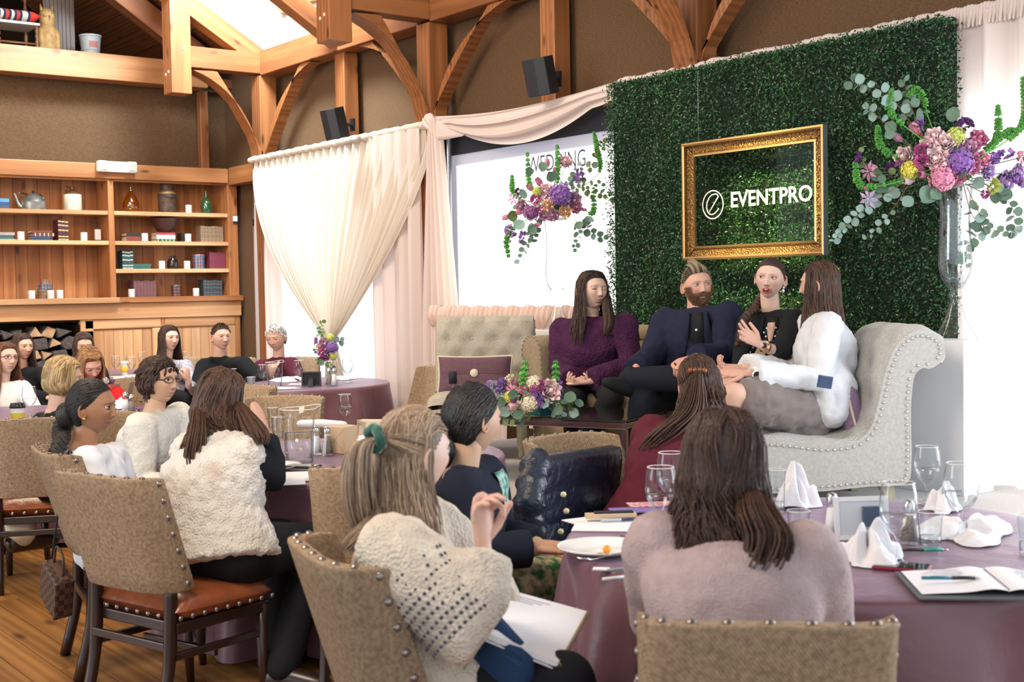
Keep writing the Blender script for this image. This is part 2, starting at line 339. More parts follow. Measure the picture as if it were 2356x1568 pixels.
def brace(pb, pt, thick, nrm, label, wd=.19, bulge=.24, m=None, name='curved_brace'):
    # arch brace: foot pb on a post, head pt under a beam; concave underside
    pb, pt = Vector(pb), Vector(pt); hz = Vector((pt.x-pb.x, pt.y-pb.y, 0)); Lh = hz.length; hz.normalize(); Hh = pt.z-pb.z; K = 12; poly_lo = []; poly_up = []
    for i in range(K+1):
        t = i/K; a = t*math.pi/2*.80+.06
        u = Lh*(1-math.cos(a))/(1-math.cos(math.pi/2*.86)); v = Hh*math.sin(a)/math.sin(math.pi/2*.86); poly_lo.append((u, v))
        s_ = t; off = wd*(1+.12*abs(2*t-1)); 
        # upper edge: nearly straight
        uu = -wd*.35+(Lh-wd*.75)*t**1.12; vv = wd*.35+(Hh-.0)*t**.93; poly_up.append((uu, min(vv, Hh)))
    poly = poly_lo+poly_up[::-1]; n = Vector(nrm).normalized()
    Mx = Matrix((hz, ZV, n)).transposed()
    g = G(); V0 = [pb+hz*p[0]+ZV*p[1]-n*thick/2 for p in poly]; V1 = [p+n*thick for p in V0]; k = len(poly); kk = K+1
    F = [(i, i+1, 2*kk-2-i, 2*kk-1-i) for i in range(K)]; F1 = [tuple(j+k for j in f[::-1]) for f in F]
    g.add([tuple(p) for p in V0+V1], F+F1+[((i+1)%k, i, i+k, (i+1)%k+k) for i in range(k)])
    o = obj(name, g, m or M_TIM, None, True, auto=35); return tag(o, label, 'brace', kind='structure')
PX = WX-.2
nm = {12.83: 'corner by the bookshelves', 9.54: 'curtain knot', 6.30: 'hedge wall', 3.05: 'window'}
zpl, zph = 3.89, 4.15
for Y in (12.83, 9.54, 6.30):
    lb = {12.83: 'above the left end of the sheer curtain', 9.54: 'above the swag corner beside the screen', 6.30: 'rising from behind the hedge wall'}[Y]
    beam((PX, Y, 0), (PX, Y, zpl), .20, .20, 'square fir post '+lb, name='timber_post', cat='post')
    for s in (-1, 1):
        if Y == 12.83 and s == 1: continue
        brace((PX, Y+s*.10, 2.95 if Y != 12.83 else 2.85), (PX, Y+s*1.22, zpl), .12, (1,0,0), 'curved fir brace '+('right' if s < 0 else 'left')+' of the post '+lb)
    if Y > 7:
        hx = 5.42; beam((PX, Y, (zpl+zph)/2), (hx, Y, (zpl+zph)/2), .19, .22, 'short horizontal fir beam '+lb, M_TIM)
        beam((hx, Y, 3.63), (hx, Y, 5.9), .22, .22, 'hanging fir post with rounded end '+lb, name='hanging_timber_post', cat='post',
             pegs=[((hx-.111, Y-.03, 3.85), (-1,0,0)), ((hx-.111, Y+.04, 3.83), (-1,0,0)), ((hx+.03, Y-.111, 4.1), (0,-1,0))])
        brace((PX-.10, Y, 2.85), (hx+.1, Y, zpl), .2, (0,1,0), 'curved fir brace under the short beam '+lb, wd=.22)
    if Y < 7: brace((PX-.10, Y, 2.85), (5.45, Y, zpl), .2, (0,1,0), 'curved fir brace springing into the room '+lb, wd=.22)
    beam((PX+.05, Y, zpl+.12), (hx-.9, Y, zpl+.12+(1.93)*.60), .18, .2, 'sloping fir rafter '+lb, name='rafter', cat='rafter')
for Y, lb in ((11.15, 'behind the left loudspeaker'), (7.9, 'behind the right loudspeaker'), (4.7, 'beyond the hedge wall')):
    if Y > 5: beam((PX+.06, Y, 2.6 if Y > 9 else 2.96), (PX+.06, Y, zpl), .18, .16, 'slim fir stud '+lb, name='timber_post', cat='post')
beam((PX+.05, 11.13, zpl+.06), (4.5, 11.13, zpl+.06+1.95*.62), .17, .18, 'bare fir rafter between the two hanging posts', name='rafter', cat='rafter')
beam((PX+.02, -1, (zpl+zph)/2), (PX+.02, 9.44, (zpl+zph)/2), .22, .26, 'long fir wall beam right of the swag corner post', M_TIM)
beam((PX+.02, 9.64, (zpl+zph)/2), (PX+.02, 12.73, (zpl+zph)/2), .22, .26, 'fir wall beam above the left loudspeaker', M_TIM)
beam((WX+.02, 9.2, 2.72), (WX+.02, 3.9, 2.72), .16, .26, 'fir header above the projection screen', M_TIM)
beam((PX+.10, 12.9, 2.90), (PX+.10, 13.82, 2.90), .16, .2, 'short amber fir beam in the corner above the wall switch', M_TIML)
# shelf wall beam, loft beam, gable rafter, thin stud
FY = 13.85
beam((-1.6, FY+.14, 2.905), (6.42, FY+.14, 2.905), .34, .165, 'figured fir beam along the top of the bookshelves', M_TIML)
beam((-1.6, FY+.10, 4.03), (6.2, FY+.10, 4.03), .26, .28, 'heavy fir loft beam below the carved owl', M_TIML)
beam((6.27, FY+.3, 2.98), (6.27, FY+.3, 3.9), .10, .10, 'thin fir stud on the back wall by the corner', name='timber_post', cat='post')
beam((6.35, FY+.1, 4.12), (3.9, FY+.1, 4.12+2.45*.66), .2, .24, 'sloping fir gable rafter above the loft', name='rafter', cat='rafter', m=M_ROOF)
# roof boards (sloping), individually built
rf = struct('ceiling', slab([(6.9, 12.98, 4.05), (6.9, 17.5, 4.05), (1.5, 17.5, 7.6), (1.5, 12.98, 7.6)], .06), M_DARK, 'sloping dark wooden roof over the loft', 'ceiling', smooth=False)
sl = math.atan2(3.55, 5.4)
for i in range(16):
    u = .15+i*.27; m4 = Matrix.Rotation(-math.pi/2, 4, 'Z')
    o = bpy.data.objects.new('plank', mesh('plank', G().box((0,0,0), (3.6, .262, .02)), M_ROOF, False)); C.objects.link(o); o.parent = rf
    x = 6.75-u*math.cos(sl); z = 4.14+u*math.sin(sl)-.015
    bx = Vector((0,1,0)); by = Vector((-math.cos(sl), 0, math.sin(sl))); bz = bx.cross(by); Mm = Matrix((bx, by, bz)).transposed().to_4x4(); Mm.translation = (x, 14.8, z-.03); o.matrix_world = Mm
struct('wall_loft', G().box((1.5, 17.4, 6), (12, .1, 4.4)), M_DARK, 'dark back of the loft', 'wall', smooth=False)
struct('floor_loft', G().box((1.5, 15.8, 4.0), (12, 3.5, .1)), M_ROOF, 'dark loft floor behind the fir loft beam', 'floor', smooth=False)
# roof over the hall (planks far above, plain)
struct('ceiling_hall', slab([(-1.0, -3, 8.2), (-1.0, 12.98, 8.2), (4.4, 12.98, 5.3), (4.4, -3, 5.3)], .08), M_ROOF, 'high wooden roof over the hall', 'ceiling', smooth=False)
struct('ceiling_hall', slab([(-1.0, 12.98, 8.2), (-1.0, -3, 8.2), (-6.5, -3, 5.0), (-6.5, 12.98, 5.0)], .08), M_ROOF, 'far slope of the wooden hall roof', 'ceiling', smooth=False)
# dormer side wall catching the daylight, dormer window trim
struct('wall_dormer', G().prism([(6.6,4.1),(6.6,6.6),(5.40,6.6),(5.40,4.85)], 0, .05, 0, Matrix.Rotation(math.pi/2,3,'X'), (0,13.02,0)), M_GREYW, 'pale dormer side wall lit by daylight above the rafter', 'wall', smooth=False)
struct('wall_dormer', G().box((WX-.01, 11.4, 5.3), (.03, 3.2, 2.3)), M_GREYW, 'grey fabric dormer wall above the fir wall beam', 'wall', smooth=False)
beam((WX-.06, 12.55, 4.62), (WX-.06, 11.9, 4.62), .06, .12, 'pale pine trim of the dormer window', M_TIML, name='trim_1', cat='trim')
beam((WX-.06, 12.58, 4.55), (WX-.06, 12.58, 6.0), .12, .06, 'upright pine trim of the dormer window', M_TIML, name='trim_2', cat='trim')
beam((4.55, FY-.2, 5.05), (4.85, FY-.05, 4.95), .02, .16, 'small slotted vent in the roof boards', M_PEG, name='trim_3', cat='vent')
# ================= curtains, hedge wall, frame, screen =================
M_SHEER = cloth('sheer_cream_voile', (.80,.72,.62), .42, .04)
M_BLUSH = cloth('blush_drape', (.80,.68,.63), .30)
M_WHITEC = cloth('white_voile', (.88,.87,.88), .55, .12)
M_SATIN = mat('blush_satin', (.62,.45,.38), .32, sheen=.3)
def folds(fn, nu, nv): return G().grid(fn, nu, nv)
def curtain(name, X, y0, y1, z0, z1, amp, nf, m, label, seed=0, nu=None, swirl=.3, group=None, parent=None):
    r = random.Random(seed); ph = [r.uniform(0, 6.28) for _ in range(4)]; nu = nu or int(nf*10)+1
    def fn(u, v):
        y = y0+(y1-y0)*u; z = z1+(z0-z1)*v; a = 2*math.pi*nf*(u+.012*math.sin(9*u+ph[0]))
        s = math.sin(a+ph[1]+swirl*v*math.sin(5*u+ph[2]))+.35*math.sin(2.3*a+ph[3])
        A = amp*(.45+.55*min(1, v*3))
        return (X+A*s, y+.3*A*math.cos(a+ph[1]), z)
    o = obj(name, folds(fn, nu, 14), m, parent)
    return tag(o, label, 'curtain', group) if label else o
pipe = obj('drape_pole', G().tube([(6.36,12.9,2.99),(6.36,2.2,2.99)], .014, 8), mat('grey_metal', (.4,.4,.42), .4, .8)); tag(pipe, 'long horizontal metal drape pole running along the stage wall', 'pole')
gg = G()
for y in (12.95, 9.25, 6.95, 4.2): gg.tube([(6.36,y,0.0),(6.36,y,3.0)], .022, 8)
obj('upright', gg, pipe.data.materials[0], pipe)['kind'] = 'stuff'
curtain('curtain', 6.33, 10.35, 12.93, .0, 2.98, .035, 9, M_WHITEC, 'backlit white voile curtain behind the crossed sheer drape', 1)
curtain('curtain', 6.24, 9.52, 10.40, .0, 2.98, .05, 4.5, M_BLUSH, 'blush drape panel hanging right of the knotted sheer', 2)
curtain('curtain', 6.27, 12.35, 12.62, .0, 2.7, .04, 2, M_BLUSH, 'narrow blush drape beside the grey haired woman', 4)
# crossed sheer with knot
KN = Vector((6.08, 10.90, 1.10))
def sheer(u, v):
    y0 = 12.93+(9.36-12.93)*u; e = v**1.9
    z = 2.99+(KN.z-2.99)*v + .10*v*(1-v)*4*abs(u-.5)*1.2
    sq = 1-e*.955
    y = KN.y+(y0-KN.y)*sq
    a = u*2*math.pi*26+1.5*math.sin(7*u)
    amp = .028*(.5+min(v*2,1)*.5)*(sq**.6)+.004
    x = 6.30-.05*v+(KN.x-6.25)*e+amp*math.sin(a)+amp*.5*math.sin(2.7*a+1)+ .10*math.sin(math.pi*v)*-.6
    return (x, y+.2*amp*math.cos(a), z)
sh = thing('sheer_drape', 'cream sheer drape gathered to a knot above the bouquet', 'curtain', (6.3, 10.9, 0))
obj('drape', folds(lambda u, v: tuple(np.array(sheer(u, v))-np.array((6.3,10.9,0))), 420, 22), M_SHEER, sh)
def tail(u, v):
    a = 2*math.pi*u; w_ = .05+.10*v+.03*math.sin(3*v); rr = w_*(1+.25*math.sin(7*a/1+2*v)); return (KN.x-6.3+.6*rr*math.cos(a)+.06*v, rr*math.sin(a)-.02*v, KN.z*(1-v))
obj('tail', G().grid(tail, 60, 12, wrap=True), M_SHEER, sh)
g = G()
for i in range(70):
    y = 2.02-3.55*i/69; g.cap([(-.02, y+.03, 3.0), (.0, y-.03, 3.0+.01*math.sin(i*1.7))], .034+.006*math.sin(i*2.3), 8)
o = obj('gathered_heading', g, M_SHEER, sh); o['kind'] = 'stuff'
# swag from the corner knot to the hedge
def swag(u, v):
    y = 9.28+(6.92-9.28)*u; s = math.sin(math.pi*u)**.75; pin = min(1, 8*u, 8*(1-u)); sag = .05+.27*v
    zt = 3.05-.02*u; z = zt - s*sag*1.05 - .10*v*(1-pin) - .0
    x = 6.24-.10*s*math.sin(math.pi*min(1,v*1.0)) - .03*s*math.sin(v*18+2*u) 
    return (x, y, z - .015*s*math.sin(v*18+3*u))
sw = thing('swag', 'blush fabric swag looped from the corner knot to the hedge', 'curtain', (6.3, 8.1, 0))
obj('swag_cloth', G().grid(lambda u, v: tuple(np.array(swag(u, v))-np.array((6.3,8.1,0))), 60, 40), M_BLUSH, sw)
g = G()
for k in range(7):
    a = k*.9; g.cap([(-.10+.02*math.sin(a), 1.22+.05*math.cos(a), 3.02+.03*math.sin(2*a)), (-.09, 1.12-.01*k, 2.98-.02*k), (-.08, 1.05-.05*k, 2.97-.02*k)], [.03,.035,.02], 8)
obj('knot', g, M_BLUSH, sw)
def tail2(u, v):
    a = u*2*math.pi*4; w_ = .07+.22*min(1, v*1.6); y = 1.13+(u-.5)*w_*2*.9-.06*v; return (-.10+.03*math.sin(a)+.02*math.sin(2.2*a), y, 3.02-2.98*v)
obj('swag_tail', G().grid(tail2, 60, 16), M_BLUSH, sw)
# gathered fabric over the pole behind the hedge
g = G(); r = random.Random(5)
for i in range(95):
    y = 6.95-2.75*i/94; g.cap([(6.30, y+.02, 3.01+r.uniform(-.01,.01)), (6.33, y-.025, 3.015+r.uniform(-.012,.012))], .036+r.uniform(-.008,.008), 8)
    g.cap([(6.31, y, 3.0), (6.33, y+r.uniform(-.02,.02), 2.86)], [.03,.02], 6)
o = obj('gathered_fabric', g, M_BLUSH); tag(o, 'cream fabric gathered along the pole above the hedge wall', 'curtain')
curtain('curtain', 6.27, 4.62, 3.55, ZS+.01, 3.0, .045, 5, cloth('ivory_drape', (.84,.74,.69), .38), 'ivory drape hanging between hedge wall and tall right flowers', 6)
curtain('curtain', 6.27, 3.40, 2.2, ZS+.01, 3.0, .05, 6, M_BLUSH, 'blush drape at the right end of the stage', 8)
g = G()
for i in range(120):
    y = 4.62-2.4*i/119; g.cap([(6.27, y, 3.03+.004*math.sin(i*1.3)), (6.25+.01*math.sin(i*2.1), y+.006*math.sin(i), 2.93)], [.017,.008], 6)
tag(obj('gathered_fabric', g, M_BLUSH), 'shirred pole pocket along the top of the ivory drape', 'curtain')
# low shirred band in front of the screen foot
def band(u, v):
    a = u*2*math.pi*34; return (6.10+.02*math.sin(a)-.03*math.sin(math.pi*v), 9.2+(6.95-9.2)*u, 1.42-.17*v+.008*math.sin(a*1.3))
bd = thing('shirred_valance', 'rose satin shirred valance below the projection screen', 'curtain', (0,0,0))
obj('valance', G().grid(band, 300, 8), M_SATIN, bd)
obj('skirt', G().grid(lambda u, v: (6.13+.02*math.sin(u*2*math.pi*20), 9.2+(6.95-9.2)*u, 1.27-(.80 if u > .45 else 1.2)*v), 200, 6), M_BLUSH, bd)
# projection screen
SX = 6.42; s0, s1 = 9.42, 6.5
sc = thing('projection_screen', 'lit projection screen with black border and a wedding slide', 'screen', (SX, 7.96, 0))
g = G(); zt, zb = 2.86, 1.30; hw = (s0-s1)/2
M_BLK = mat('black_felt', (.012,.014,.022), .8)
for c, d in (((0,0,zt-.05),(.03,2*hw,.18)), ((0,0,zb),(.03,2*hw,.08)), ((0,hw-.04,(zt+zb)/2),(.03,.09,zt-zb)), ((0,-hw+.04,(zt+zb)/2),(.03,.09,zt-zb))): g.box(c, d)
obj('border', g, M_BLK, sc, False)
g = G()
for i in range(12): g.cap([(0, hw+.005, 2.7-i*.12), (0, hw+.02, 2.7-i*.12)], .012, 6)
obj('tension_tab', g, M_BLK, sc)['kind'] = 'stuff'
M_SCRG = mat('screen_grey_light', (.3,.3,.35), .8, emit=(.50,.52,.62), estr=.42); M_SCRW = mat('screen_white_light', (.8,.8,.8), .8, emit=(1,.99,.99), estr=1.6)
obj('screen_fabric', G().box((.012,0,(zt+zb)/2-.04), (.006, 2*hw-.1, zt-zb-.1)), M_SCRG, sc, False)
obj('slide', G().box((.004,-.03,(zt+zb)/2-.085), (.004, 2*hw-.32, zt-zb-.30)), M_SCRW, sc, False)
def text(name, s, size, m, M, parent=None, extr=.001, offset=0, align='CENTER', sx=1):
    c = bpy.data.curves.new(name, 'FONT'); c.body = s; c.size = size; c.extrude = extr; c.offset = offset; c.align_x = align; c.align_y = 'CENTER'; c.resolution_u = 3
    t = bpy.data.objects.new('tmp', c); C.objects.link(t); dg = bpy.context.evaluated_depsgraph_get(); me = bpy.data.meshes.new_from_object(t.evaluated_get(dg)); bpy.data.objects.remove(t)
    me.name = name; me.materials.clear(); me.materials.append(m); o = bpy.data.objects.new(name, me); C.objects.link(o)
    if sx != 1: M = M @ Matrix.Diagonal((sx,1,1,1))
    if parent: o.parent = parent; o.matrix_basis = M
    else: o.matrix_world = M
    return o
def face_x(loc): M = Matrix(((0,0,-1),(-1,0,0),(0,1,0))).to_4x4(); M.translation = loc; return M
M_INK = mat('grey_slide_ink', (.05,.06,.10), .8); M_INKT = mat('pale_teal_slide_ink', (.35,.5,.5), .8)
text('lettering', 'WEDDING', .19, M_INK, face_x((-.003, -.10, 2.535)), sc, .0005, -.001, sx=.80)
g = G(); g.tube(cr([(0,.25,2.36),(0,.15,2.42),(0,.12,2.33),(0,.02,2.38),(0,-.05,2.34),(0,-.12,2.42),(0,-.2,2.33),(0,-.3,2.40),(0,-.42,2.35)], 40), .006, 5); obj('script_lettering', g, M_INKT, sc)
# ---------- hedge wall ----------
hd = thing('hedge_wall', 'tall green boxwood hedge wall behind the stage sofa', 'hedge', (6.15, 5.52, ZS))
HY0, HY1, HZ = -1.36, 1.36, 2.96-ZS
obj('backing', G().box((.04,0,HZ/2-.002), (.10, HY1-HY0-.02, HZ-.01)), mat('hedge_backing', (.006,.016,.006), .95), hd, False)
M_LEAF = mat('boxwood_leaf', (.014,.068,.022), .32, spec=.7, island=.8, vcol=(.028,.108,.028), vscale=2.2)
rr = np.random.default_rng(3); Nl = 66000
def leaves(P, Nn, size, r_, cup=.25):
    k = len(P); d = r_.normal(size=(k,3)); d /= np.linalg.norm(d,axis=1)[:,None]; nn = Nn+.9*r_.normal(size=(k,3)); nn /= np.linalg.norm(nn,axis=1)[:,None]
    a = np.cross(nn, d); a /= np.linalg.norm(a,axis=1)[:,None]; b = np.cross(nn, a); s = size*r_.uniform(.7,1.25,(k,1))
    q = np.stack([P-a*s, P-b*s*.55+nn*s*cup, P+a*s, P+b*s*.55+nn*s*cup], 1); return q.reshape(-1,3), [(4*i,4*i+1,4*i+2,4*i+3) for i in range(k)]
P = np.stack([-.015-np.abs(rr.normal(0,.035,Nl)), rr.uniform(HY0, HY1, Nl), rr.uniform(0, HZ, Nl)], 1)
P[:,0] -= .02*np.sin(P[:,1]*9)*np.sin(P[:,2]*8)
ne = 6500; E = np.stack([rr.uniform(-.07,.08,ne), rr.uniform(HY0,HY1,ne), HZ+np.abs(rr.normal(0,.015,ne))], 1); E2 = np.stack([rr.uniform(-.07,.08,ne), np.where(rr.random(ne)<.5, HY0, HY1)+rr.normal(0,.018,ne), rr.uniform(0,HZ,ne)], 1)
P = np.concatenate([P,E,E2]); V, F = leaves(P, np.tile((-.6,0,.25),(len(P),1)), .0098, rr)
o = obj('foliage', G().add(V, F), M_LEAF, hd, False); o['kind'] = 'stuff'
# ---------- hanging gilt frame ----------
fx, fy0, fy1, fz0, fz1 = 5.96, 5.95, 4.81, 1.715, 2.46
fr = thing('picture_frame', 'ornate gilt frame with a clear lettered pane on the hedge', 'picture frame', (fx, (fy0+fy1)/2, (fz0+fz1)/2))
M_GOLD = mat('antique_gilt', (.42,.24,.075), .38, .75, bump='voronoi', bscale=95, bdist=.006, vcol=(.24,.13,.045), vscale=60)
M_GOLDS = mat('smooth_gilt', (.46,.29,.12), .35, .8); M_SILV = mat('silver_leaf', (.62,.64,.66), .3, .9)
hw, hh = (fy0-fy1)/2, (fz1-fz0)/2
prof = [(0,.0),(.0,.055),(-.012,.06),(-.022,.052),(-.018,.012),(-.034,-.004),(-.06,-.002),(-.075,.016),(-.088,.02),(-.088,.0)]
def rail(parent, name, horiz, sgn):
    L = hw if horiz else hh; O = hh if horiz else hw; gA = G(); V = []
    for e in (-1, 1):
        for (off, dep) in prof: V.append((off, dep, e))
    pts = []
    for off, dep, e in V:
        a = e*(L+off); b = sgn*(O+off); x = -.045+(.05-dep*1.0)*.0 - dep*.75+.02
        pts.append((x, a, b) if horiz else (x, b, a))
    n = len(prof); gA.add(pts, [(i,(i+1)%n,n+(i+1)%n,n+i) for i in range(n)]+[tuple(range(n)), tuple(range(2*n-1,n-1,-1))], 0); gA.m[3] = 0
    for k in (1,2,7,8): gA.m[k] = 1
    gA.m[0] = 2
    return obj(name, gA, [M_GOLD, M_GOLDS, M_SILV], parent, False)
for h_, s_ in ((1,1),(1,-1),(0,1),(0,-1)): rail(fr, 'frame_rail', h_, s_)
obj('pane', G().box((-.01,0,0), (.004, 2*hw-.15, 2*hh-.15)), glassy('acrylic_pane', (.93,.95,.93), .012, gmax=.10), fr, False)
obj('hanging_wire', G().tube([(0,hw-.09,hh),(0,hw-.09,hh+.45)], .0012, 5), M_SILV, fr)
M_CRM = mat('cream_vinyl', (.86,.80,.70), .5)
cz = (fz0+fz1)/2
text('lettering', 'EVENTPRO', .132, M_CRM, face_x((-.016, 5.252-(fy0+fy1)/2, 2.075-cz)), fr, .0008, .0024, sx=1.0)
rc = Vector((-.016, 5.725-(fy0+fy1)/2, 2.060-cz)); R0 = .088
g = G(); g.tube([(rc.x, rc.y+R0*math.cos(a), rc.z+R0*math.sin(a)) for a in np.linspace(0,2*math.pi,40)[:-1]], [(.0045,.001)]*39, 6, closed=True, side=[(0, math.cos(a), math.sin(a)) for a in np.linspace(0,2*math.pi,40)[:-1]])
e_ = [(-.32,-.50),(.55,.56),(.42,.70),(.12,.74),(-.30,.56),(-.58,.10),(-.56,-.35),(-.30,-.66),(.05,-.68),(.38,-.50),(.58,-.30)]
pts = [(-.32,-.50),(.12,.04),(.56,.56)]; arc = cr([(p[0],p[1],0) for p in e_[1:]], 30)
P3 = [(rc.x, rc.y-p[0]*R0, rc.z+p[1]*R0) for p in pts]; P4 = [(rc.x, rc.y-p[0]*R0, rc.z+p[1]*R0) for p in arc]
g.tube(P3, .0042, 6); g.tube(P4, .0042, 6)
obj('emblem', g, M_CRM, fr)
# ---------- loudspeakers ----------
M_SPK = mat('black_speaker_plastic', (.012,.012,.016), .5); M_RED = mat('red_badge', (.5,.04,.02), .5)
def speaker(loc, yawd, lab):
    t = thing('loudspeaker', lab, 'speaker', loc, wrot(yawd)); R = Matrix.Rotation(math.radians(-14), 4, 'X')
    g = G(); g.prism([(-.10,-.07),(.10,-.07),(.115,.05),(.05,.10),(-.05,.10),(-.115,.05)], -.14, .14, M=R); obj('cabinet', g, M_SPK, t, False, bev=.006)
    obj('badge', G().box(R @ Vector((.08,.0825,.02)), (.02,.003,.006), M=R @ Matrix.Rotation(math.radians(-37),4,'Z')), M_RED, t, False)
    g = G(); g.tube([(0,-.08,0),(.0,-.2,.0)], .018, 8); g.box((0,-.20,0), (.06,.02,.12)); obj('wall_bracket', g, M_SPK, t, False); return t
speaker(at(770,284,12.05), 222, 'small black loudspeaker on the stud left of the swag')
speaker(at(1243,176,9.75), 226, 'small black loudspeaker above the middle of the swag')

# ================= built-in shelves =================
def SXp(px): return onY(px, 500, FY).x
XD0, XD1 = SXp(250), SXp(263)       # divider
XL, XR0, XR1 = -1.0, SXp(525), SXp(543)
bc = thing('bookcase', 'built-in knotty pine bookcase with cabinets below along the back wall', 'bookcase', (0, FY, 0))
def bo(name, x0, x1, y0, y1, z0, z1, m=M_PINE, parent=bc, bev=.004, rot=True):
    L = x1-x0; vert = (z1-z0) > L
    g = G()
    if vert:      # grain along local X -> stand the board up
        g.box((0,0,0), (z1-z0, y1-y0, L)); M = Matrix.Rotation(-math.pi/2, 4, 'Y')
    else: g.box((0,0,0), (L, y1-y0, z1-z0)); M = Matrix()
    o = obj(name, g, m, parent, False, bev=bev, seg=1); M.translation = ((x0+x1)/2, (y0+y1)/2, (z0+z1)/2); o.matrix_basis = M; return o
bo('side_panel', XD0, XD1, 0, .38, 1.53, 2.84); bo('side_panel', XR0, XR1+.02, 0, .38, 1.53, 2.84); bo('side_panel', XD1, XD1+.001+.02, .05, .36, 1.53, 2.8)
for z in (2.478, 2.152): bo('shelf', XL, XD0, .01, .37, z-.045, z, M_PINEL)
for z in (2.478, 2.152, 1.845): bo('shelf', XD1, XR0, .01, .37, z-.045, z, M_PINEL)
bo('mantel_shelf', XL, XD1, -.10, .38, 1.475, 1.535, M_PINEL); bo('mantel_shelf', XD1, XR1+.04, -.06, .38, 1.475, 1.535)
bo('fascia', XL, XR1+.03, -.02, .06, 1.30, 1.475, M_PINEL)
pwd = .128; i = 0; x = XL
while x < XR1-.02:
    bo('plank', x+.003, min(x+pwd, XR1)-.001, .362+(i%2)*.002, .385, 1.5, 2.86, M_PINE, bev=0); x += pwd; i += 1
obj('plank_backing', G().box(((XL+XR1)/2,.395,2.2), (XR1-XL,.02,1.4)), M_SUBF, bc, False)
bo('top_rail', XL, XR1, .012, .05, 2.80, 2.832)
# doors below
XA = SXp(178)
bo('face_board', XA, XR1, .055, .075, 0, 1.31, M_PINEL, rot=False)
bo('stile', XA, XA+.14, -.0, .06, 0, 1.30, M_PINEL); bo('stile', SXp(365), SXp(372), .0, .06, 0, 1.30); bo('stile', SXp(536), SXp(547), .0, .06, 0, 1.30)
for a, b in ((SXp(186)+.002, SXp(365)), (SXp(372), SXp(536))):
    d = bo('door', a, b, .03, .06, .05, 1.30, M_PINEL); d.matrix_basis = Matrix.Translation(((a+b)/2,.045,.68)); d.data = mesh('door', G().box((0,0,0),(b-a,.02,1.24)), M_PINEL, False)
    k = 6; wdd = (b-a-.22)/k
    for j in range(k):
        o = obj('plank', G().box((0,0,0), (1.02,.016,wdd-.004)), M_PINEL, d, False); M = Matrix.Rotation(-math.pi/2,4,'Y'); M.translation = (-(b-a)/2+.11+wdd*(j+.5), -.016, -.01); o.matrix_basis = M
    for q, (c, dd, vert) in enumerate((((0,-.03,.565),(b-a,.03,.11),0), ((0,-.03,-.565),(b-a,.03,.11),0), ((-(b-a)/2+.055,-.03,0),(1.018,.03,.11),1), (((b-a)/2-.055,-.03,0),(1.018,.03,.11),1))):
        o = obj('door_rail', G().box((0,0,0), dd), M_PINEL, d, False, bev=.014); M = Matrix.Rotation(-math.pi/2,4,'Y') if vert else Matrix(); M.translation = c; o.matrix_basis = M
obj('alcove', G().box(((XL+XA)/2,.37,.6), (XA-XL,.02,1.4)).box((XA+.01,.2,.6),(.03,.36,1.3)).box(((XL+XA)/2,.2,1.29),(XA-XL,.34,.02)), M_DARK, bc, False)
# firewood: split logs stacked in the alcove
M_BARK = mat('grey_bark', (.075,.06,.055), .9, bump='noise', bscale=60, bdist=.01, var=.4, vscale=20); M_SPLIT = mat('split_wood_face', (.40,.24,.12), .8, var=.35, vscale=14)
LORD = ['first','second','third','fourth','fifth','sixth','seventh','eighth','ninth','tenth','eleventh','twelfth']; LROW = ['bottom','second','third','fourth','fifth','sixth','seventh','eighth','ninth','topmost','upper','upper']
r = random.Random(11); n = 0; z = .06; row = 0
while z < 1.16:
    x = XA-.12-(.09 if row % 2 else 0) + r.uniform(-.03,.03)
    while x > XL+.35 and x > SXp(-60):
        R = r.uniform(.065,.10); k = r.choice((3,4,4,5)); a0 = r.uniform(0,6.28); poly = []
        for j in range(k):
            a = a0+2*math.pi*j/k+r.uniform(-.25,.25); poly.append((R*math.cos(a)*1.15, R*math.sin(a)*.8))
        g = G(); M = Matrix.Rotation(math.pi/2, 3, 'X'); g.prism(poly, 0, .30, 0, M); dark = r.random() < .5; g.m[0] = 0 if dark else 1; g.m[1] = 0 if dark else 1
        for j in range(2, len(g.m)): g.m[j] = 1 if (r.random() < .35 and not dark) else 0
        o = obj('log', g, [M_BARK, M_SPLIT], None, False, bev=.008, seg=1); o.location = (x, FY+.345-r.uniform(.0,.02), z+.05); o.location.y = FY+.33+r.uniform(-.02,.02)
        tag(o, ('dark bark-covered' if dark else 'pale split-faced')+f' firewood log, {LORD[n]} from the right in the {LROW[row]} row of the stack', 'log', 'stacked firewood logs'); n += 1
        x -= R*1.72
    z += .118; row += 1; n = 0
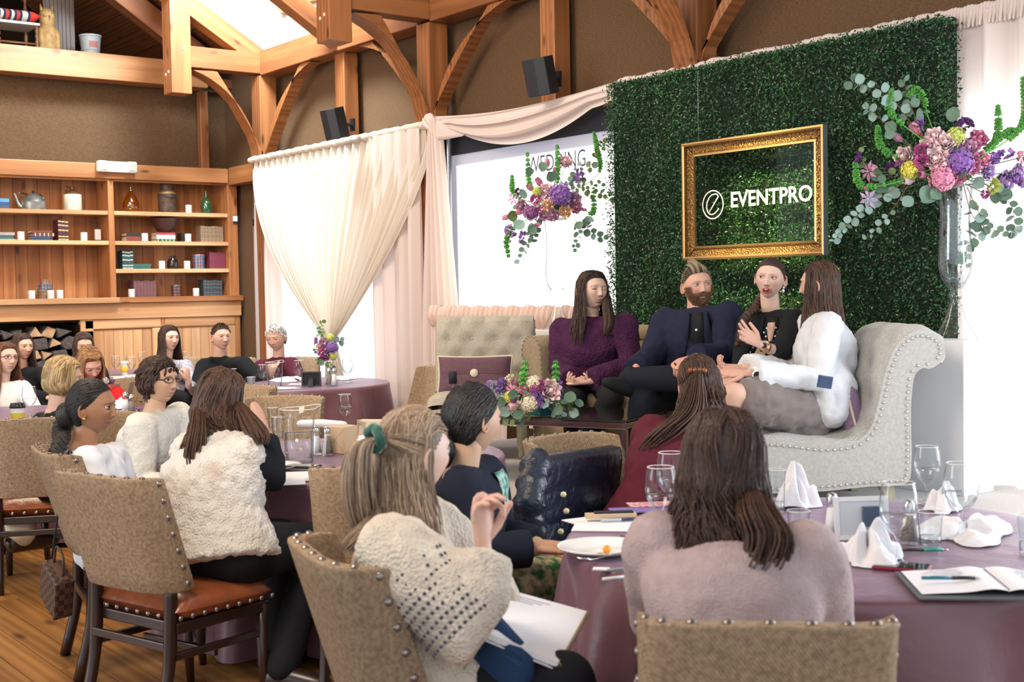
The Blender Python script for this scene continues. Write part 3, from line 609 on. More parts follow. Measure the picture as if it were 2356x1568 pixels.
# ---------- things on the shelves ----------
def sp(px, z, y=.17): q = onY(px, 560, FY+y); return Vector((q.x, FY+y, z))
ORD = ['leftmost', 'second from left', 'third from left', 'fourth from left', 'fifth from left', 'sixth from left', 'seventh from left']
M_PAGE = mat('book_pages', (.72,.66,.52), .9, var=.1, vscale=80)
def book(c, w_, d_, h_, col, lab, flat=False, band=None, rz=0, tilt=0, group=None, rough=.5):
    """upright: w_ spine thickness, h_ height; flat: w_ length along X, h_ thickness"""
    t = thing('book', lab, 'book', c, rz, group); m = mat('book_cover', col, rough, var=.12, vscale=30)
    g = G(); e = .004
    if flat:
        g.box((0,0,e/2),(w_,d_,e)); g.box((0,0,h_-e/2),(w_,d_,e)); g.box((0,-d_/2+e/2,h_/2),(w_,e,h_-2*e)); pg = G().box((0,.004,h_/2),(w_-.008,d_-.010,h_-2*e))
    else:
        g.box((-w_/2+e/2,0,h_/2),(e,d_,h_)); g.box((w_/2-e/2,0,h_/2),(e,d_,h_)); g.box((0,-d_/2+e/2,h_/2),(w_-2*e,e,h_)); pg = G().box((0,.004,h_/2),(w_-2*e,d_-.012,h_-.010))
    obj('cover', g, m, t, False); obj('pages', pg, M_PAGE, t, False)
    if band:
        b = G(); bm = mat('spine_band', band, .5)
        if flat: [b.box((q*w_,-d_/2-.0006,h_/2),(.012,.0012,h_*.96)) for q in (-.42,-.2,0,.2,.42)]
        else: [b.box((0,-d_/2-.0006,h_*q),(w_*.96,.0012,h_*.05)) for q in (.06,.2,.5,.74,.92)]
        obj('spine_bands', b, bm, t, False)
    if tilt: t.rotation_euler = (0, tilt, rz)
    return t
def row_books(pxs, z, h_, d_, col, band, what, place):
    for i in range(len(pxs)-1):
        a, b = sp(pxs[i], z), sp(pxs[i+1], z); book(((a.x+b.x)/2, FY+.16, z), (b.x-a.x)*.95, d_, h_*(1-.02*((i*7) % 3)), col, f'{ORD[i]} of the {what} {place}', band=band)
Z1, Z2, Z3, Z4 = 2.478, 2.152, 1.845, 1.535
row_books([128,136,144,152], Z2, .225, .17, (.07,.012,.02), (.62,.47,.2), 'three tall maroon gilt-banded books', 'on the left middle shelf')
row_books([455,463.5,472,481,490,498,507], Z2, .185, .15, (.20,.13,.085), (.30,.2,.1), 'six worn brown books', 'beside the dark bowl')
row_books([474,480,486,492,498,504,510], Z3, .195, .15, (.16,.025,.045), None, 'six plum red books', 'beside the tartan canister')
row_books([274,280,286,292,299], Z3, .205, .15, (.02,.06,.06), (.6,.6,.5), 'four dark green patterned books', 'against the divider')
row_books([298,306,313.5,321,328.5,336,343,350], Z4, .185, .15, (.14,.055,.06), None, 'seven faded mauve books', 'on the lowest right shelf')
row_books([458,466,473,480,487,494,502], Z4, .185, .15, (.035,.045,.05), (.10,.11,.12), 'six charcoal books', 'on the lowest right shelf')
book(sp(417, Z2), .04, .12, .10, (.02,.015,.012), 'small upright black book left of the worn brown books')
def stack(px, z, items, place):
    for i, (wp, h_, col, nm_, dx) in enumerate(items):
        c = sp(px+dx, z); book(c, wp*.0048, .16, h_, col, f'{nm_} book lying {place}', flat=True, band=(.5,.4,.2) if 'gilt' in nm_ else None); z += h_+.001
stack(6, Z1, [(24,.04,(.03,.06,.10),'slate blue',0),(24,.03,(.02,.05,.14),'navy',0),(24,.036,(.05,.24,.40),'bright blue',0)], 'at the left end of the top shelf')
stack(9, Z2, [(42,.014,(.25,.28,.30),'thin grey',4),(32,.018,(.02,.12,.09),'dark green',0),(34,.018,(.05,.06,.06),'black',0),(36,.03,(.28,.27,.24),'worn grey',1)], 'in the stack by the first white votive')
stack(94, Z2, [(44,.022,(.02,.05,.12),'navy blue',-3),(42,.022,(.02,.04,.09),'dark blue',-2),(46,.034,(.10,.025,.03),'maroon gilt',3),(44,.026,(.13,.03,.02),'dark red',-2)], 'in the stack beside the tall maroon books')
stack(304, Z2, [(38,.055,(.20,.04,.03),'red leather',0),(34,.04,(.02,.02,.02),'soft black',-2)], 'in the pair near the divider')
stack(376, Z2, [(46,.03,(.03,.12,.07),'green gilt',0),(46,.045,(.70,.68,.62),'white',0),(46,.026,(.36,.04,.05),'crimson',0)], 'under the dark bowl')
stack(320, Z3, [(40,.028,(.03,.10,.08),'green patterned',0),(42,.028,(.03,.11,.10),'teal patterned',0)], 'beside the upright green books')
M_VOT = mat('white_perforated_ceramic', (.80,.79,.76), .4); M_HOLE = mat('dark_perforation', (.10,.09,.08), .8)
g = G(); g.lathe([(.0,.0),(.034,.0),(.036,.004),(.036,.088),(.032,.088),(.031,.01),(0,.01)], 24); hg = G()
for rw in range(5):
    for k in range(10):
        a = 2*math.pi*(k+.5*(rw % 2))/10; zz = .014+rw*.016; hg.lathe([(0,.0),(.0042,.0)], 6, c=(.0364*math.cos(a), .0364*math.sin(a), zz), M=Matrix.Rotation(a,3,'Z') @ Matrix.Rotation(math.pi/2,3,'Y'))
        hg.f = hg.f[:-6] + [tuple(reversed(f)) for f in hg.f[-6:]]
v0 = thing('votive_holder', 'x', 'candle holder'); obj('cup', g, M_VOT, v0, True, auto=40); obj('perforations', hg, M_HOLE, v0, False)['kind'] = 'stuff'
vs = [(48.5,Z2,'by the grey flat books'),(193.5,Z2,'beside the wire lantern'),(69,Z4,'alone at the left of the mantel shelf'),(113,Z4,'in front of the tartan tins'),(134,Z4,'right of the tartan tins'),(436,Z1,'between milk can and green bottle'),
      (333.5,Z2,'left of the book stack under the bowl'),(433,Z2,'in front of the worn brown books'),(371,Z3,'left of the small black jug'),(429,Z3,'right of the small black jug'),(299.5,Z4,'in front of the faded mauve books'),(448,Z4,'in front of the charcoal books')]
for i, (px, z, w_) in enumerate(vs):
    lab = 'white perforated votive cup '+w_; p = sp(px, z+.001, .06)
    if i == 0: v0.location = p; v0['label'] = lab; v0['group'] = 'white votive cups on the bookcase'
    else: dup(v0, p, i*.7, lab)
def pot(name, prof, m, loc, lab, cat, n=28, part='body', sc_=1, auto=35):
    t = thing(name, lab, cat, loc); obj(part, G().lathe([(a*sc_, b*sc_) for a, b in prof], n), m, t, True, auto=auto); return t
M_PEWT = mat('tarnished_pewter', (.30,.30,.27), .35, .8, var=.3, vscale=14)
k = pot('kettle', [(0,0),(.125,0),(.13,.02),(.13,.07),(.134,.085),(.128,.095),(.10,.13),(.055,.165),(.03,.175),(0,.178)], M_PEWT, sp(80,Z1), 'tarnished pewter kettle on the top left shelf', 'kettle')
obj('spout', G().tube(cr([(-.09,0,.03),(-.14,-.0,.04),(-.165,0,.09),(-.185,0,.15),(-.20,0,.165)],14), [.03,.028,.025,.022,.02,.018,.017,.016,.015,.014,.014,.013,.013,.014], 10), M_PEWT, k)
obj('lid_knob', G().ell((0,0,.192),(.014,.014,.016)), M_BLK, k); obj('handle', G().tube(cr([(.11,0,.12),(.09,.06,.17),(0,.10,.165),(-.09,.06,.18),(-.15,.0,.175)],14), .01, 8), M_PEWT, k)
M_STON = mat('pale_stoneware', (.50,.45,.36), .35, var=.15, vscale=9); M_BRNG = mat('brown_glaze', (.10,.045,.015), .15)
k = pot('stoneware_jug', [(0,0),(.092,0),(.096,.01),(.096,.17),(.088,.182)], M_STON, sp(170,Z1), 'two-tone stoneware jug with brown neck on top left shelf', 'jug')
obj('neck', G().lathe([(.092,.178),(.085,.19),(.05,.21),(.026,.222),(.026,.25),(.030,.262),(.02,.262),(.018,.24)],24), M_BRNG, k); obj('handle', G().tube(cr([(-.02,0,.25),(-.06,0,.262),(-.078,0,.235),(-.06,0,.205)],12), .010, 8), M_BRNG, k)
gl = glassy('amber_glass', (.92,.66,.04), .12)
pot('glass_vase', [(0,0),(.05,0),(.075,.02),(.09,.06),(.085,.10),(.06,.16),(.028,.21),(.013,.25),(.012,.275),(.02,.285)], gl, sp(304,Z1,.12), 'amber teardrop glass vase on the top right shelf', 'vase')
mc = pot('milk_can', [(0,0),(.098,0),(.10,.01),(.10,.20),(.098,.215),(.075,.25),(.07,.30),(.075,.315),(.07,.33),(0,.335)], mat('rusty_brown_metal', (.10,.06,.045), .6, .4, var=.4, vscale=18), sp(387,Z1), 'rusty brown milk can on the top right shelf', 'can')
obj('brass_collar', G().lathe([(.099,.215),(.101,.222),(.082,.246),(.078,.246)],28), mat('dull_brass', (.35,.24,.08), .5, .6), mc); obj('wire_handle', G().tube(cr([(-.10,-.0,.22),(-.07,-.09,.19),(0,-.105,.165),(.06,-.09,.18),(.10,0,.22)],16), .003, 5), M_BLK, mc)
pot('glass_bottle', [(0,0),(.055,0),(.062,.01),(.064,.09),(.06,.13),(.04,.165),(.018,.19),(.015,.25),(.018,.265),(.013,.265)], mat('dark_green_glass', (.02,.07,.025), .08, spec=.8, coat=.5), sp(477,Z1,.12), 'dark green round-shouldered bottle on the top right shelf', 'bottle')
pot('bowl', [(0,0),(.06,0),(.07,.012),(.11,.05),(.155,.145),(.16,.155),(.15,.155),(.10,.06),(0,.02)], mat('dark_turned_wood', (.06,.022,.018), .5), sp(380, Z2+.106), 'wide dark wooden bowl on the stacked books', 'bowl')
k = pot('stoneware_jug', [(0,0),(.055,0),(.062,.02),(.062,.08),(.045,.115),(.02,.125),(.018,.14),(.024,.148),(.014,.148)], M_BLK, sp(396,Z3,.12), 'small glossy black jug on the third right shelf', 'jug'); k.children[0].data.materials[0] = mat('black_glaze', (.018,.012,.012), .12)
obj('handle', G().tube(cr([(.02,0,.14),(.045,0,.14),(.05,0,.115),(.042,0,.10)],10), .007, 8), k.children[0].data.materials[0], k)
def tartan(name, base, a, b):
    m = bpy.data.materials.new(name); m.use_nodes = True; nt = m.node_tree; N = nt.nodes; L = nt.links; bb = N['Principled BSDF']; tc = N.new('ShaderNodeTexCoord')
    def w_(dr, sc_): t = N.new('ShaderNodeTexWave'); t.bands_direction = dr; t.inputs['Scale'].default_value = sc_; L.new(tc.outputs['Object'], t.inputs[0]); r_ = N.new('ShaderNodeMapRange'); r_.inputs[1].default_value = .55; r_.inputs[2].default_value = .7; L.new(t.outputs[1], r_.inputs[0]); return r_.outputs[0]
    m1 = N.new('ShaderNodeMix'); m1.data_type = 'RGBA'; L.new(w_('Z', 9), m1.inputs[0]); m1.inputs[6].default_value = (*base,1); m1.inputs[7].default_value = (*a,1)
    m2 = N.new('ShaderNodeMix'); m2.data_type = 'RGBA'; L.new(w_('X', 10), m2.inputs[0]); L.new(m1.outputs[2], m2.inputs[6]); m2.inputs[7].default_value = (*b,1); L.new(m2.outputs[2], bb.inputs[0]); bb.inputs['Roughness'].default_value = .35; return m
TA = tartan('tartan_tin', (.04,.06,.09), (.30,.05,.05), (.10,.20,.26)); TB = tartan('tartan_tin', (.12,.10,.08), (.10,.25,.08), (.35,.08,.10))
def tin(p, r_, h_, m, lab):
    t = thing('tin', lab, 'tin', p); obj('body', G().lathe([(0,0),(r_,0),(r_,h_*.8),(r_*.98,h_*.8)],28), m, t, True, auto=40); obj('lid', G().lathe([(r_*1.03,h_*.78),(r_*1.03,h_*.97),(r_*.98,h_),(0,h_)],28), m, t, True, auto=40); return t
tin(sp(455,Z3,.13), .07, .165, TA, 'large tartan canister on the third right shelf'); tin(sp(402,Z4,.13), .055, .13, tartan('tartan_tin', (.03,.03,.03), (.25,.05,.03), (.05,.04,.04)), 'dark tin with red label on the lowest right shelf')
tin(sp(99,Z4,.2), .07, .10, TB, 'bottom tartan tin of the pyramid on the mantel'); tin(sp(101,Z4+.101,.2), .075, .05, TA, 'middle tartan tin of the pyramid on the mantel'); tin(sp(101,Z4+.152,.2), .05, .05, TB, 'topmost small tartan tin of the pyramid')
t = thing('lantern', 'small wire lantern with a pale panel on the left middle shelf', 'lantern', sp(225,Z2,.12)); obj('panel', G().box((0,0,.07),(.065,.03,.115)), mat('pale_pink_card', (.45,.32,.28), .6), t, False, bev=.003); obj('wire_loop', G().tube(cr([(-.025,0,.125),(-.02,0,.18),(0,0,.215),(.02,0,.18),(.025,0,.125)],14), .003, 5), M_BLK, t); obj('foot', G().box((0,0,.006),(.08,.05,.012)), M_BLK, t, False)
# emergency light, wall switch
t = thing('emergency_light', 'white twin-head emergency light on the shelf beam', 'light', onY(267,384,FY-.06)); obj('housing', G().box((0,0,0),(.26,.06,.115)), M_WHITEP, t, False, bev=.01)
for s in (-1,1):
    obj('lamp_head', G().box((s*.16,-.02,.0),(.11,.09,.12)), M_WHITEP, t, False, bev=.018); obj('lens', G().box((s*.16,-.070,.0),(.085,.012,.085)), mat('faceted_lens', (.55,.50,.36), .15, bump='voronoi', bscale=60, bdist=.01), t, False, bev=.01)
t = thing('wall_switch', 'small white and black wall switch by the corner', 'switch', onX(541,503,WX-.17)+Vector((-.0,0,0))); t.location = onY(541,503,FY-.03); obj('plate', G().box((0,0,0),(.05,.02,.06)), M_WHITEP, t, False, bev=.004); obj('box', G().box((.012,.012,-.004),(.06,.02,.08)), M_BLK, t, False)
# ================= loft things =================
LZ = 4.06; LYy = 14.45
def lp(px, y=LYy): q = onY(px, 100, y); return Vector((q.x, y, LZ))
t = thing('carved_owl', 'carved wooden owl statue standing on the loft', 'statue', lp(110)); m = mat('carved_ochre_wood', (.36,.22,.08), .6, bump='noise', bscale=40, bdist=.01, var=.3, vscale=18)
obj('body', G().lathe([(0,0),(.07,0),(.085,.06),(.115,.2),(.12,.32),(.10,.42),(.075,.47),(.085,.53),(.08,.6),(.05,.65),(0,.66)],20), m, t); g = G()
for s in (-1,1): g.ell((s*.035,-.072,.57),(.024,.014,.024)); g.tube([(s*.05,0,.62),(s*.07,0,.70)],[.025,.004],6)
obj('eyes_and_ears', g, m, t); g = G()
for s in (-1,1): g.ell((s*.085,-.02,.28),(.045,.09,.17))
obj('wing', g, m, t); obj('beak', G().tube([(0,-.08,.56),(0,-.11,.52)],[.014,.003],6), m, t); g = G()
t = thing('bucket', 'grey pail with faded red emblem on the loft crate', 'bucket', lp(208,14.35)+Vector((0,0,.17))); m = mat('grey_painted_tin', (.28,.30,.31), .5)
obj('body', G().lathe([(0,0),(.095,0),(.115,.20),(.122,.205),(.122,.222),(.112,.222),(.09,.02),(0,.02)],24), m, t, True, auto=40); obj('hoop', G().lathe([(.104,.05),(.107,.052),(.107,.06),(.104,.062)],24), m, t); obj('emblem', G().grid(lambda u, v: (.109*math.sin((u-.5)*.9)*(1-.0*v), -.109*math.cos((u-.5)*.9), .08+.09*v), 8, 4), mat('faded_red', (.33,.12,.10), .7), t)
t = thing('crate', 'dark wooden crate under the pail on the loft', 'crate', lp(180,14.35)); g = G(); m = mat('dark_crate_wood', (.08,.055,.04), .8)
for k in range(3): obj('slat', G().box((0,-.16,.03+k*.055),(.50,.015,.048)), m, t, False)
obj('box', G().box((0,0,.082),(.48,.30,.16)), m, t, False); obj('latch', G().box((.17,-.172,.13),(.03,.01,.05)), M_PEWT, t, False)
t = thing('louvred_panel', 'tall grey louvred panel leaning behind the owl', 'panel', lp(137,14.75)); m = mat('weathered_grey_wood', (.17,.14,.13), .8); obj('board', G().box((0,0,.5),(.34,.03,1.0)), m, t, False)
for k in range(7): obj('slat', G().box((-.13+k*.044,-.02,.5),(.034,.02,.98)), m, t, False)
t = thing('spindle_chair', 'old turned-wood chair with striped cushion on the loft', 'chair', lp(30)+Vector((0,0,0))); m = mat('dark_turned_wood', (.14,.055,.02), .45)
def turned(x, y, z0, z1, r_=.018):
    k = 24; return [(r_*(1+.35*math.sin(i*1.9)), z0+(z1-z0)*i/k) for i in range(k+1)]
for sx, sy in ((-.2,-.18),(.2,-.18),(-.2,.2),(.2,.2)): obj('leg', G().lathe(turned(0,0,0,.42 if sy < 0 else 1.1),8,(sx,sy,0)), m, t)
g = G(); [g.tube([(a,-.18,z),(b,-.18,z)],.012,6) for a, b, z in ((-.2,.2,.22),(-.2,.2,.14))]; [g.tube([(s*.2,-.18,.18),(s*.2,.2,.18)],.012,6) for s in (-1,1)]; obj('stretcher', g, m, t)
obj('seat', G().box((0,0,.43),(.46,.44,.03)), mat('white_seat_cloth', (.5,.48,.45), .9), t, False, bev=.01)
t2 = thing('cushion', 'red, white and black striped cushion on the loft chair', 'cushion', lp(30)+Vector((0,-.05,.445)))
g = G(); cs = [(.5,.035,.02),(.45,.42,.38),(.03,.03,.05),(.5,.035,.02),(.45,.42,.38),(.03,.03,.05),(.5,.035,.02),(.5,.035,.02)]; ms = [mat('cushion_red',(.55,.03,.02),.9), mat('cushion_white',(.5,.47,.42),.9), mat('cushion_black',(.02,.02,.05),.9)]
seq = [0,2,1,2,0,2,1,2,0,2,1,1,2,0,0,0,0]; k = len(seq)
def cu(u, v):
    x = -.24+.48*u; a = 2*math.pi*v; e = min(1, 6*u, 6*(1-u))**.5; return (x, .19*math.cos(a)*(.9+.1*e), .07+.07*math.sin(a)*e)
g = G(); g.grid(cu, k+1, 17); g.m = [seq[i % k] for i in range(len(g.f))]; obj('cover', g, ms, t2)
# ================= chairs, tables =================
M_BCH = mat('burlap_upholstery', (.50,.36,.235), .9, bump='weave', bscale=75, bdist=.003, var=.30, vscale=90, spec=.1)
M_LEA = mat('russet_leather', (.27,.075,.028), .30, var=.18, vscale=8, bump='noise', bscale=25, bdist=.004, coat=.25)
M_EBO = mat('dark_espresso_wood', (.028,.012,.009), .32, coat=.2)
M_STUD = mat('pewter_stud', (.30,.27,.25), .3, .85)
def dome(g, p, n, r=.011, h=.006, mi=0, k=8):
    M = Vector(n).to_track_quat('Z', 'Y').to_matrix(); g.lathe([(r,0),(r*.8,h*.6),(r*.4,h*.95),(0.0005,h)], k, p, mi, M)
def studs(parent, items, r=.011, m=None, h=.006):
    me = mesh('stud', (lambda g: (dome(g, (0,0,0), (0,0,1), r, h), g)[1])(G()), m or M_STUD)
    for p, n in items:
        o = bpy.data.objects.new('stud', me); C.objects.link(o); o.parent = parent; o.location = p; o.rotation_mode = 'QUATERNION'; o.rotation_quaternion = Vector(n).to_track_quat('Z', 'Y')
def make_chair(lab):
    t = thing('dining_chair', lab, 'chair')
    hw = .245
    # back: curved burlap panel with side wings; local +Y faces forward
    z0, z1 = .50, .93; R = .62
    def prof(u):   # plan curve of the back (u -1..1): wraps forward at the sides
        x = hw*math.sin(u*1.45)/math.sin(1.45); return x, -.25+.10*abs(u)**3.2
    def outer(u, v):
        x, y = prof(2*u-1); z = z0+(z1-z0)*v; return (x, y-.035-.13*(v-.1)*1.0, z-.012*(2*u-1)**2*v)
    NU, NV = 22, 8; g = G(); th = .045
    V = []; ring = []
    for j in range(NV):
        v = j/(NV-1)
        for i in range(NU): V.append(outer(i/(NU-1), v))
    for j in range(NV):
        v = j/(NV-1)
        for i in range(NU):
            x, y, z = outer(i/(NU-1), v); u = 2*i/(NU-1)-1; V.append((x*(1-.10*abs(u)*(1-abs(u)**6)), y+th*(1+.45*abs(u)**4), z-.0))
    n0 = NU*NV; F = []
    for j in range(NV-1):
        for i in range(NU-1):
            a = j*NU+i; F += [(a, a+1, a+NU+1, a+NU), (n0+a+1, n0+a, n0+a+NU, n0+a+NU+1)]
    for i in range(NU-1): F += [(i+1, i, n0+i, n0+i+1), ((NV-1)*NU+i, (NV-1)*NU+i+1, n0+(NV-1)*NU+i+1, n0+(NV-1)*NU+i)]
    for j in range(NV-1): F += [(j*NU, (j+1)*NU, n0+(j+1)*NU, n0+j*NU), ((j+1)*NU+NU-1, j*NU+NU-1, n0+j*NU+NU-1, n0+(j+1)*NU+NU-1)]
    g.add(V, F); obj('backrest', g, M_BCH, t, True, bev=.008)
    it = []
    for i in range(9):
        u = .07+.86*i/8; a = outer(u, 1.0); uu = 2*u-1; it.append(((a[0]*(1-.03*abs(uu)), a[1]+th*.5, a[2]+.001), (0,.15,1)))
    for s in (0, 1):
        for j in range(7):
            v = .95-.88*j/6; a = outer(s, v); it.append(((a[0]+(-.001 if s == 0 else .001), a[1]+th*.74, a[2]), ((-1 if s == 0 else 1), .05, 0)))
    studs(t, it)
    sg = G()
    def seat(u, v):      # closed cushion: v around section
        a = v*2*math.pi; sx = math.copysign(abs(math.cos(a))**.55, math.cos(a)); sz = math.copysign(abs(math.sin(a))**.7, math.sin(a)); y = -.20+.44*u; e = min(1, 9*u, 9*(1-u))**.5
        return (sx*(hw+.005+.012*u)*(.96+.04*e), y, .432+(.064 if sz > 0 else .052)*sz*e)
    sg.grid(seat, 14, 24); obj('seat', sg, M_LEA, t)
    it = []
    for s in (-1, 1):
        for k in range(9): y = -.19+.42*k/8; it.append(((s*(hw+.008+.012*(y+.2)/.44), y, .412), (s,0,-.1)))
    for k in range(8): x = -.21+.42*k/7; it += [((x,-.207,.412), (0,-1,0))]; it += [((x,.244,.412), (0,1,0))]
    studs(t, it, .010)
    g = G(); g.box((0,.02,.372), (.48,.43,.04)); obj('seat_frame', g, M_EBO, t, False, bev=.004)
    for s in (-1, 1):
        obj('leg', G().tube(cr([(s*.215,-.20,.53),(s*.215,-.205,.40),(s*.215,-.22,.22),(s*.215,-.275,0)], 10), [(.021,.026)]*6+[(.020,.023)]*4, 8, side=(1,0,0)), M_EBO, t)
        obj('leg', G().tube([(s*.22,.21,.38),(s*.22,.215,.15),(s*.222,.225,0)], [.024,.021,.016], 8), M_EBO, t)
        obj('stretcher', G().box((s*.218,.0,.27), (.018,.42,.028)), M_EBO, t, False, bev=.003)
    obj('stretcher', G().box((0,-.225,.31), (.42,.018,.03)), M_EBO, t, False, bev=.003); obj('stretcher', G().box((0,.0,.24), (.42,.018,.025)), M_EBO, t, False, bev=.003)
    return t
CH = [ # X, D, facing, label
 (-1.27, 4.80, 53, 'burlap-backed dining chair under the woman in the fur vest'),
 (-1.62, 5.46, 26, 'dining chair under the young woman in the white blouse'),
 (-.16, 3.26, 22, 'dining chair under the woman in the cream open-knit sweater'),
 (-1.86, 6.72, -15, 'dining chair behind the woman with glasses and white sweater'),
 (-.49, 4.93, 88, 'empty burlap dining chair beside the yellow-sleeved paper cup'),
 (.51, 2.72, 83, 'dining chair under the woman in the mauve sweater'),
 (.44, 5.20, -47, 'dining chair with a navy puffer jacket over its back'),
 (-1.42, 7.45, -100, 'dining chair at the far side of the pitcher table'),
 (-1.95, 8.45, -120, 'dining chair between pitcher table and lavender table'),
 (-2.56, 7.0, 105, 'dining chair under the blonde woman in black velvet'),
 (-3.02, 7.35, 60, 'dining chair at the left photo edge under cream trousers'),
 (-.86, 10.4, 215, 'empty dining chair between lavender table and tufted armchair'),
 (-2.72, 12.25, -85, 'dining chair behind the young man in black'),
 (-2.12, 12.15, -95, 'dining chair behind the grey haired woman'),
 (-3.22, 12.55, -60, 'dining chair behind the dark long haired woman'),
 (-.12, 4.30, 25, 'dining chair under the woman in the navy blazer'),
 (-3.08, 9.55, -140, 'dining chair under the auburn haired woman in red'),
 (-3.85, 9.6, -60, 'dining chair under the red haired woman in glasses'),
]
ch0 = make_chair('x')
for i, (X, D, f, lab) in enumerate(CH):
    p = W(X, D, 0.0)
    if i == 0: ch0.location = p; ch0.rotation_euler = (0,0,wrot(f)); ch0['label'] = lab; ch0['group'] = 'burlap dining chairs'
    else: dup(ch0, p, wrot(f), lab)
M_SAT = mat('mauve_satin_cloth', (.165,.075,.095), .38, spec=.6, sheen=.28, bump='noise', bscale=9, bdist=.006); M_SAT.node_tree.nodes['Principled BSDF'].inputs['Sheen Tint'].default_value = (.80,.70,.98,1)
TZ = .765
def round_table(X, D, R, lab, seed, labt, nfold=9, amp=.075):
    p = W(X, D, 0); t = thing('round_table', labt, 'table', p); obj('tabletop', G().lathe([(0,TZ-.035),(R-.02,TZ-.035),(R-.01,TZ-.02),(R-.01,TZ-.006),(0,TZ-.006)], 48), M_EBO, t, True, auto=40)
    g = G(); g.lathe([(.03,.06),(.03,TZ-.04)], 12); obj('column', g, M_EBO, t)
    for k in range(4): a = k*math.pi/2+.4; obj('foot', G().tube([(.02*math.cos(a),.02*math.sin(a),.08),(.30*math.cos(a),.30*math.sin(a),.02)],[.03,.02],8), M_EBO, t)
    r_ = random.Random(seed); ph = [r_.uniform(0,6.28) for _ in range(5)]
    prof = [(0,0),(.5,0),(.9,0),(.985,0),(1.0,-.002),(1.008,-.012)]
    NA = 288; V = [(0,0,TZ+.004)]; F = []
    rings = [(R*a, TZ+.004+b, 0) for a, b in prof[1:]]+[(R*1.01, TZ-.03-(TZ-.06)*q, q) for q in np.linspace(0,1,12)[0:]]
    for (rad, z, q) in rings:
        for i in range(NA):
            a = 2*math.pi*i/NA; f = math.sin(nfold*a+ph[0]+.9*math.sin(2*a+ph[1])); f2 = math.sin(2.7*nfold*a+ph[2]); A = amp*q**.55*1.15
            sharp = f*abs(f)**.2; rr_ = rad+A*(sharp+.12*f2)+.03*q; V.append((rr_*math.cos(a+.3*A*f), rr_*math.sin(a+.3*A*f), z))
    F += [(0, 1+i, 1+(i+1)%NA) for i in range(NA)]
    for j in range(len(rings)-1):
        b = 1+j*NA; F += [(b+i, b+NA+i, b+NA+(i+1)%NA, b+(i+1)%NA) for i in range(NA)]
    o = obj('tablecloth', G().add(V, F), M_SAT, None); o.location = p; tag(o, lab, 'tablecloth', 'mauve satin tablecloths'); return p
T1 = (.956, 3.93); T2 = (-.85, 6.12); T3 = (-1.87, 11.1); T4 = (-3.33, 8.55); T5 = (-4.05, 13.1)
round_table(*T1, .80, 'mauve satin cloth on the nearest round table with open notebook', 1, 'round table nearest the camera, under plates and notebook')
round_table(*T2, .80, 'mauve satin cloth under the large water pitcher', 2, 'round table carrying the large water pitcher')
round_table(*T3, .80, 'lavender-sheened satin cloth in front of the young man', 3, 'round table in front of the curtains')
round_table(*T4, .80, 'mauve satin cloth beside the blonde woman', 4, 'round table beside the blonde woman')
round_table(*T5, .75, 'mauve satin cloth by the cabinets under wine glasses', 5, 'round table by the pine cabinets')
# ---------- linen furniture on the stage ----------
M_LIN = mat('oatmeal_linen', (.50,.46,.38), .9, bump='weave', bscale=110, bdist=.0015, var=.12, vscale=70, spec=.1)
M_LINT = mat('sand_linen', (.42,.33,.22), .9, bump='weave', bscale=110, bdist=.0015, var=.12, vscale=70, spec=.1)
M_LEGW = mat('weathered_oak', (.36,.32,.22), .6, var=.15, vscale=12)
def tuft(u, v, nx, ny, off=0):        # height field of diamond tufting, 0 at buttons
    d = 9
    for j in range(-1, ny+2):
        for i in range(-1, nx+2):
            bx = (i+.5*(j % 2))/nx; by = j/ny; dd = math.hypot((u-bx)*nx, (v-by)*ny*.9)
            d = min(d, dd)
    return min(1, d/.5)**.6
def buttons(nx, ny, fn, parent, m, r=.012):
    for j in range(1, ny):
        for i in range(nx+1):
            bx = (i+.5*(j % 2))/nx; by = j/ny
            if .03 < bx < .97: p, n_ = fn(bx, by); g = G(); dome(g, (0,0,0), (0,0,1), r, .008); o = obj('button', g, m, parent); o.location = p; o.rotation_mode = 'QUATERNION'; o.rotation_quaternion = Vector(n_).to_track_quat('Z','Y')
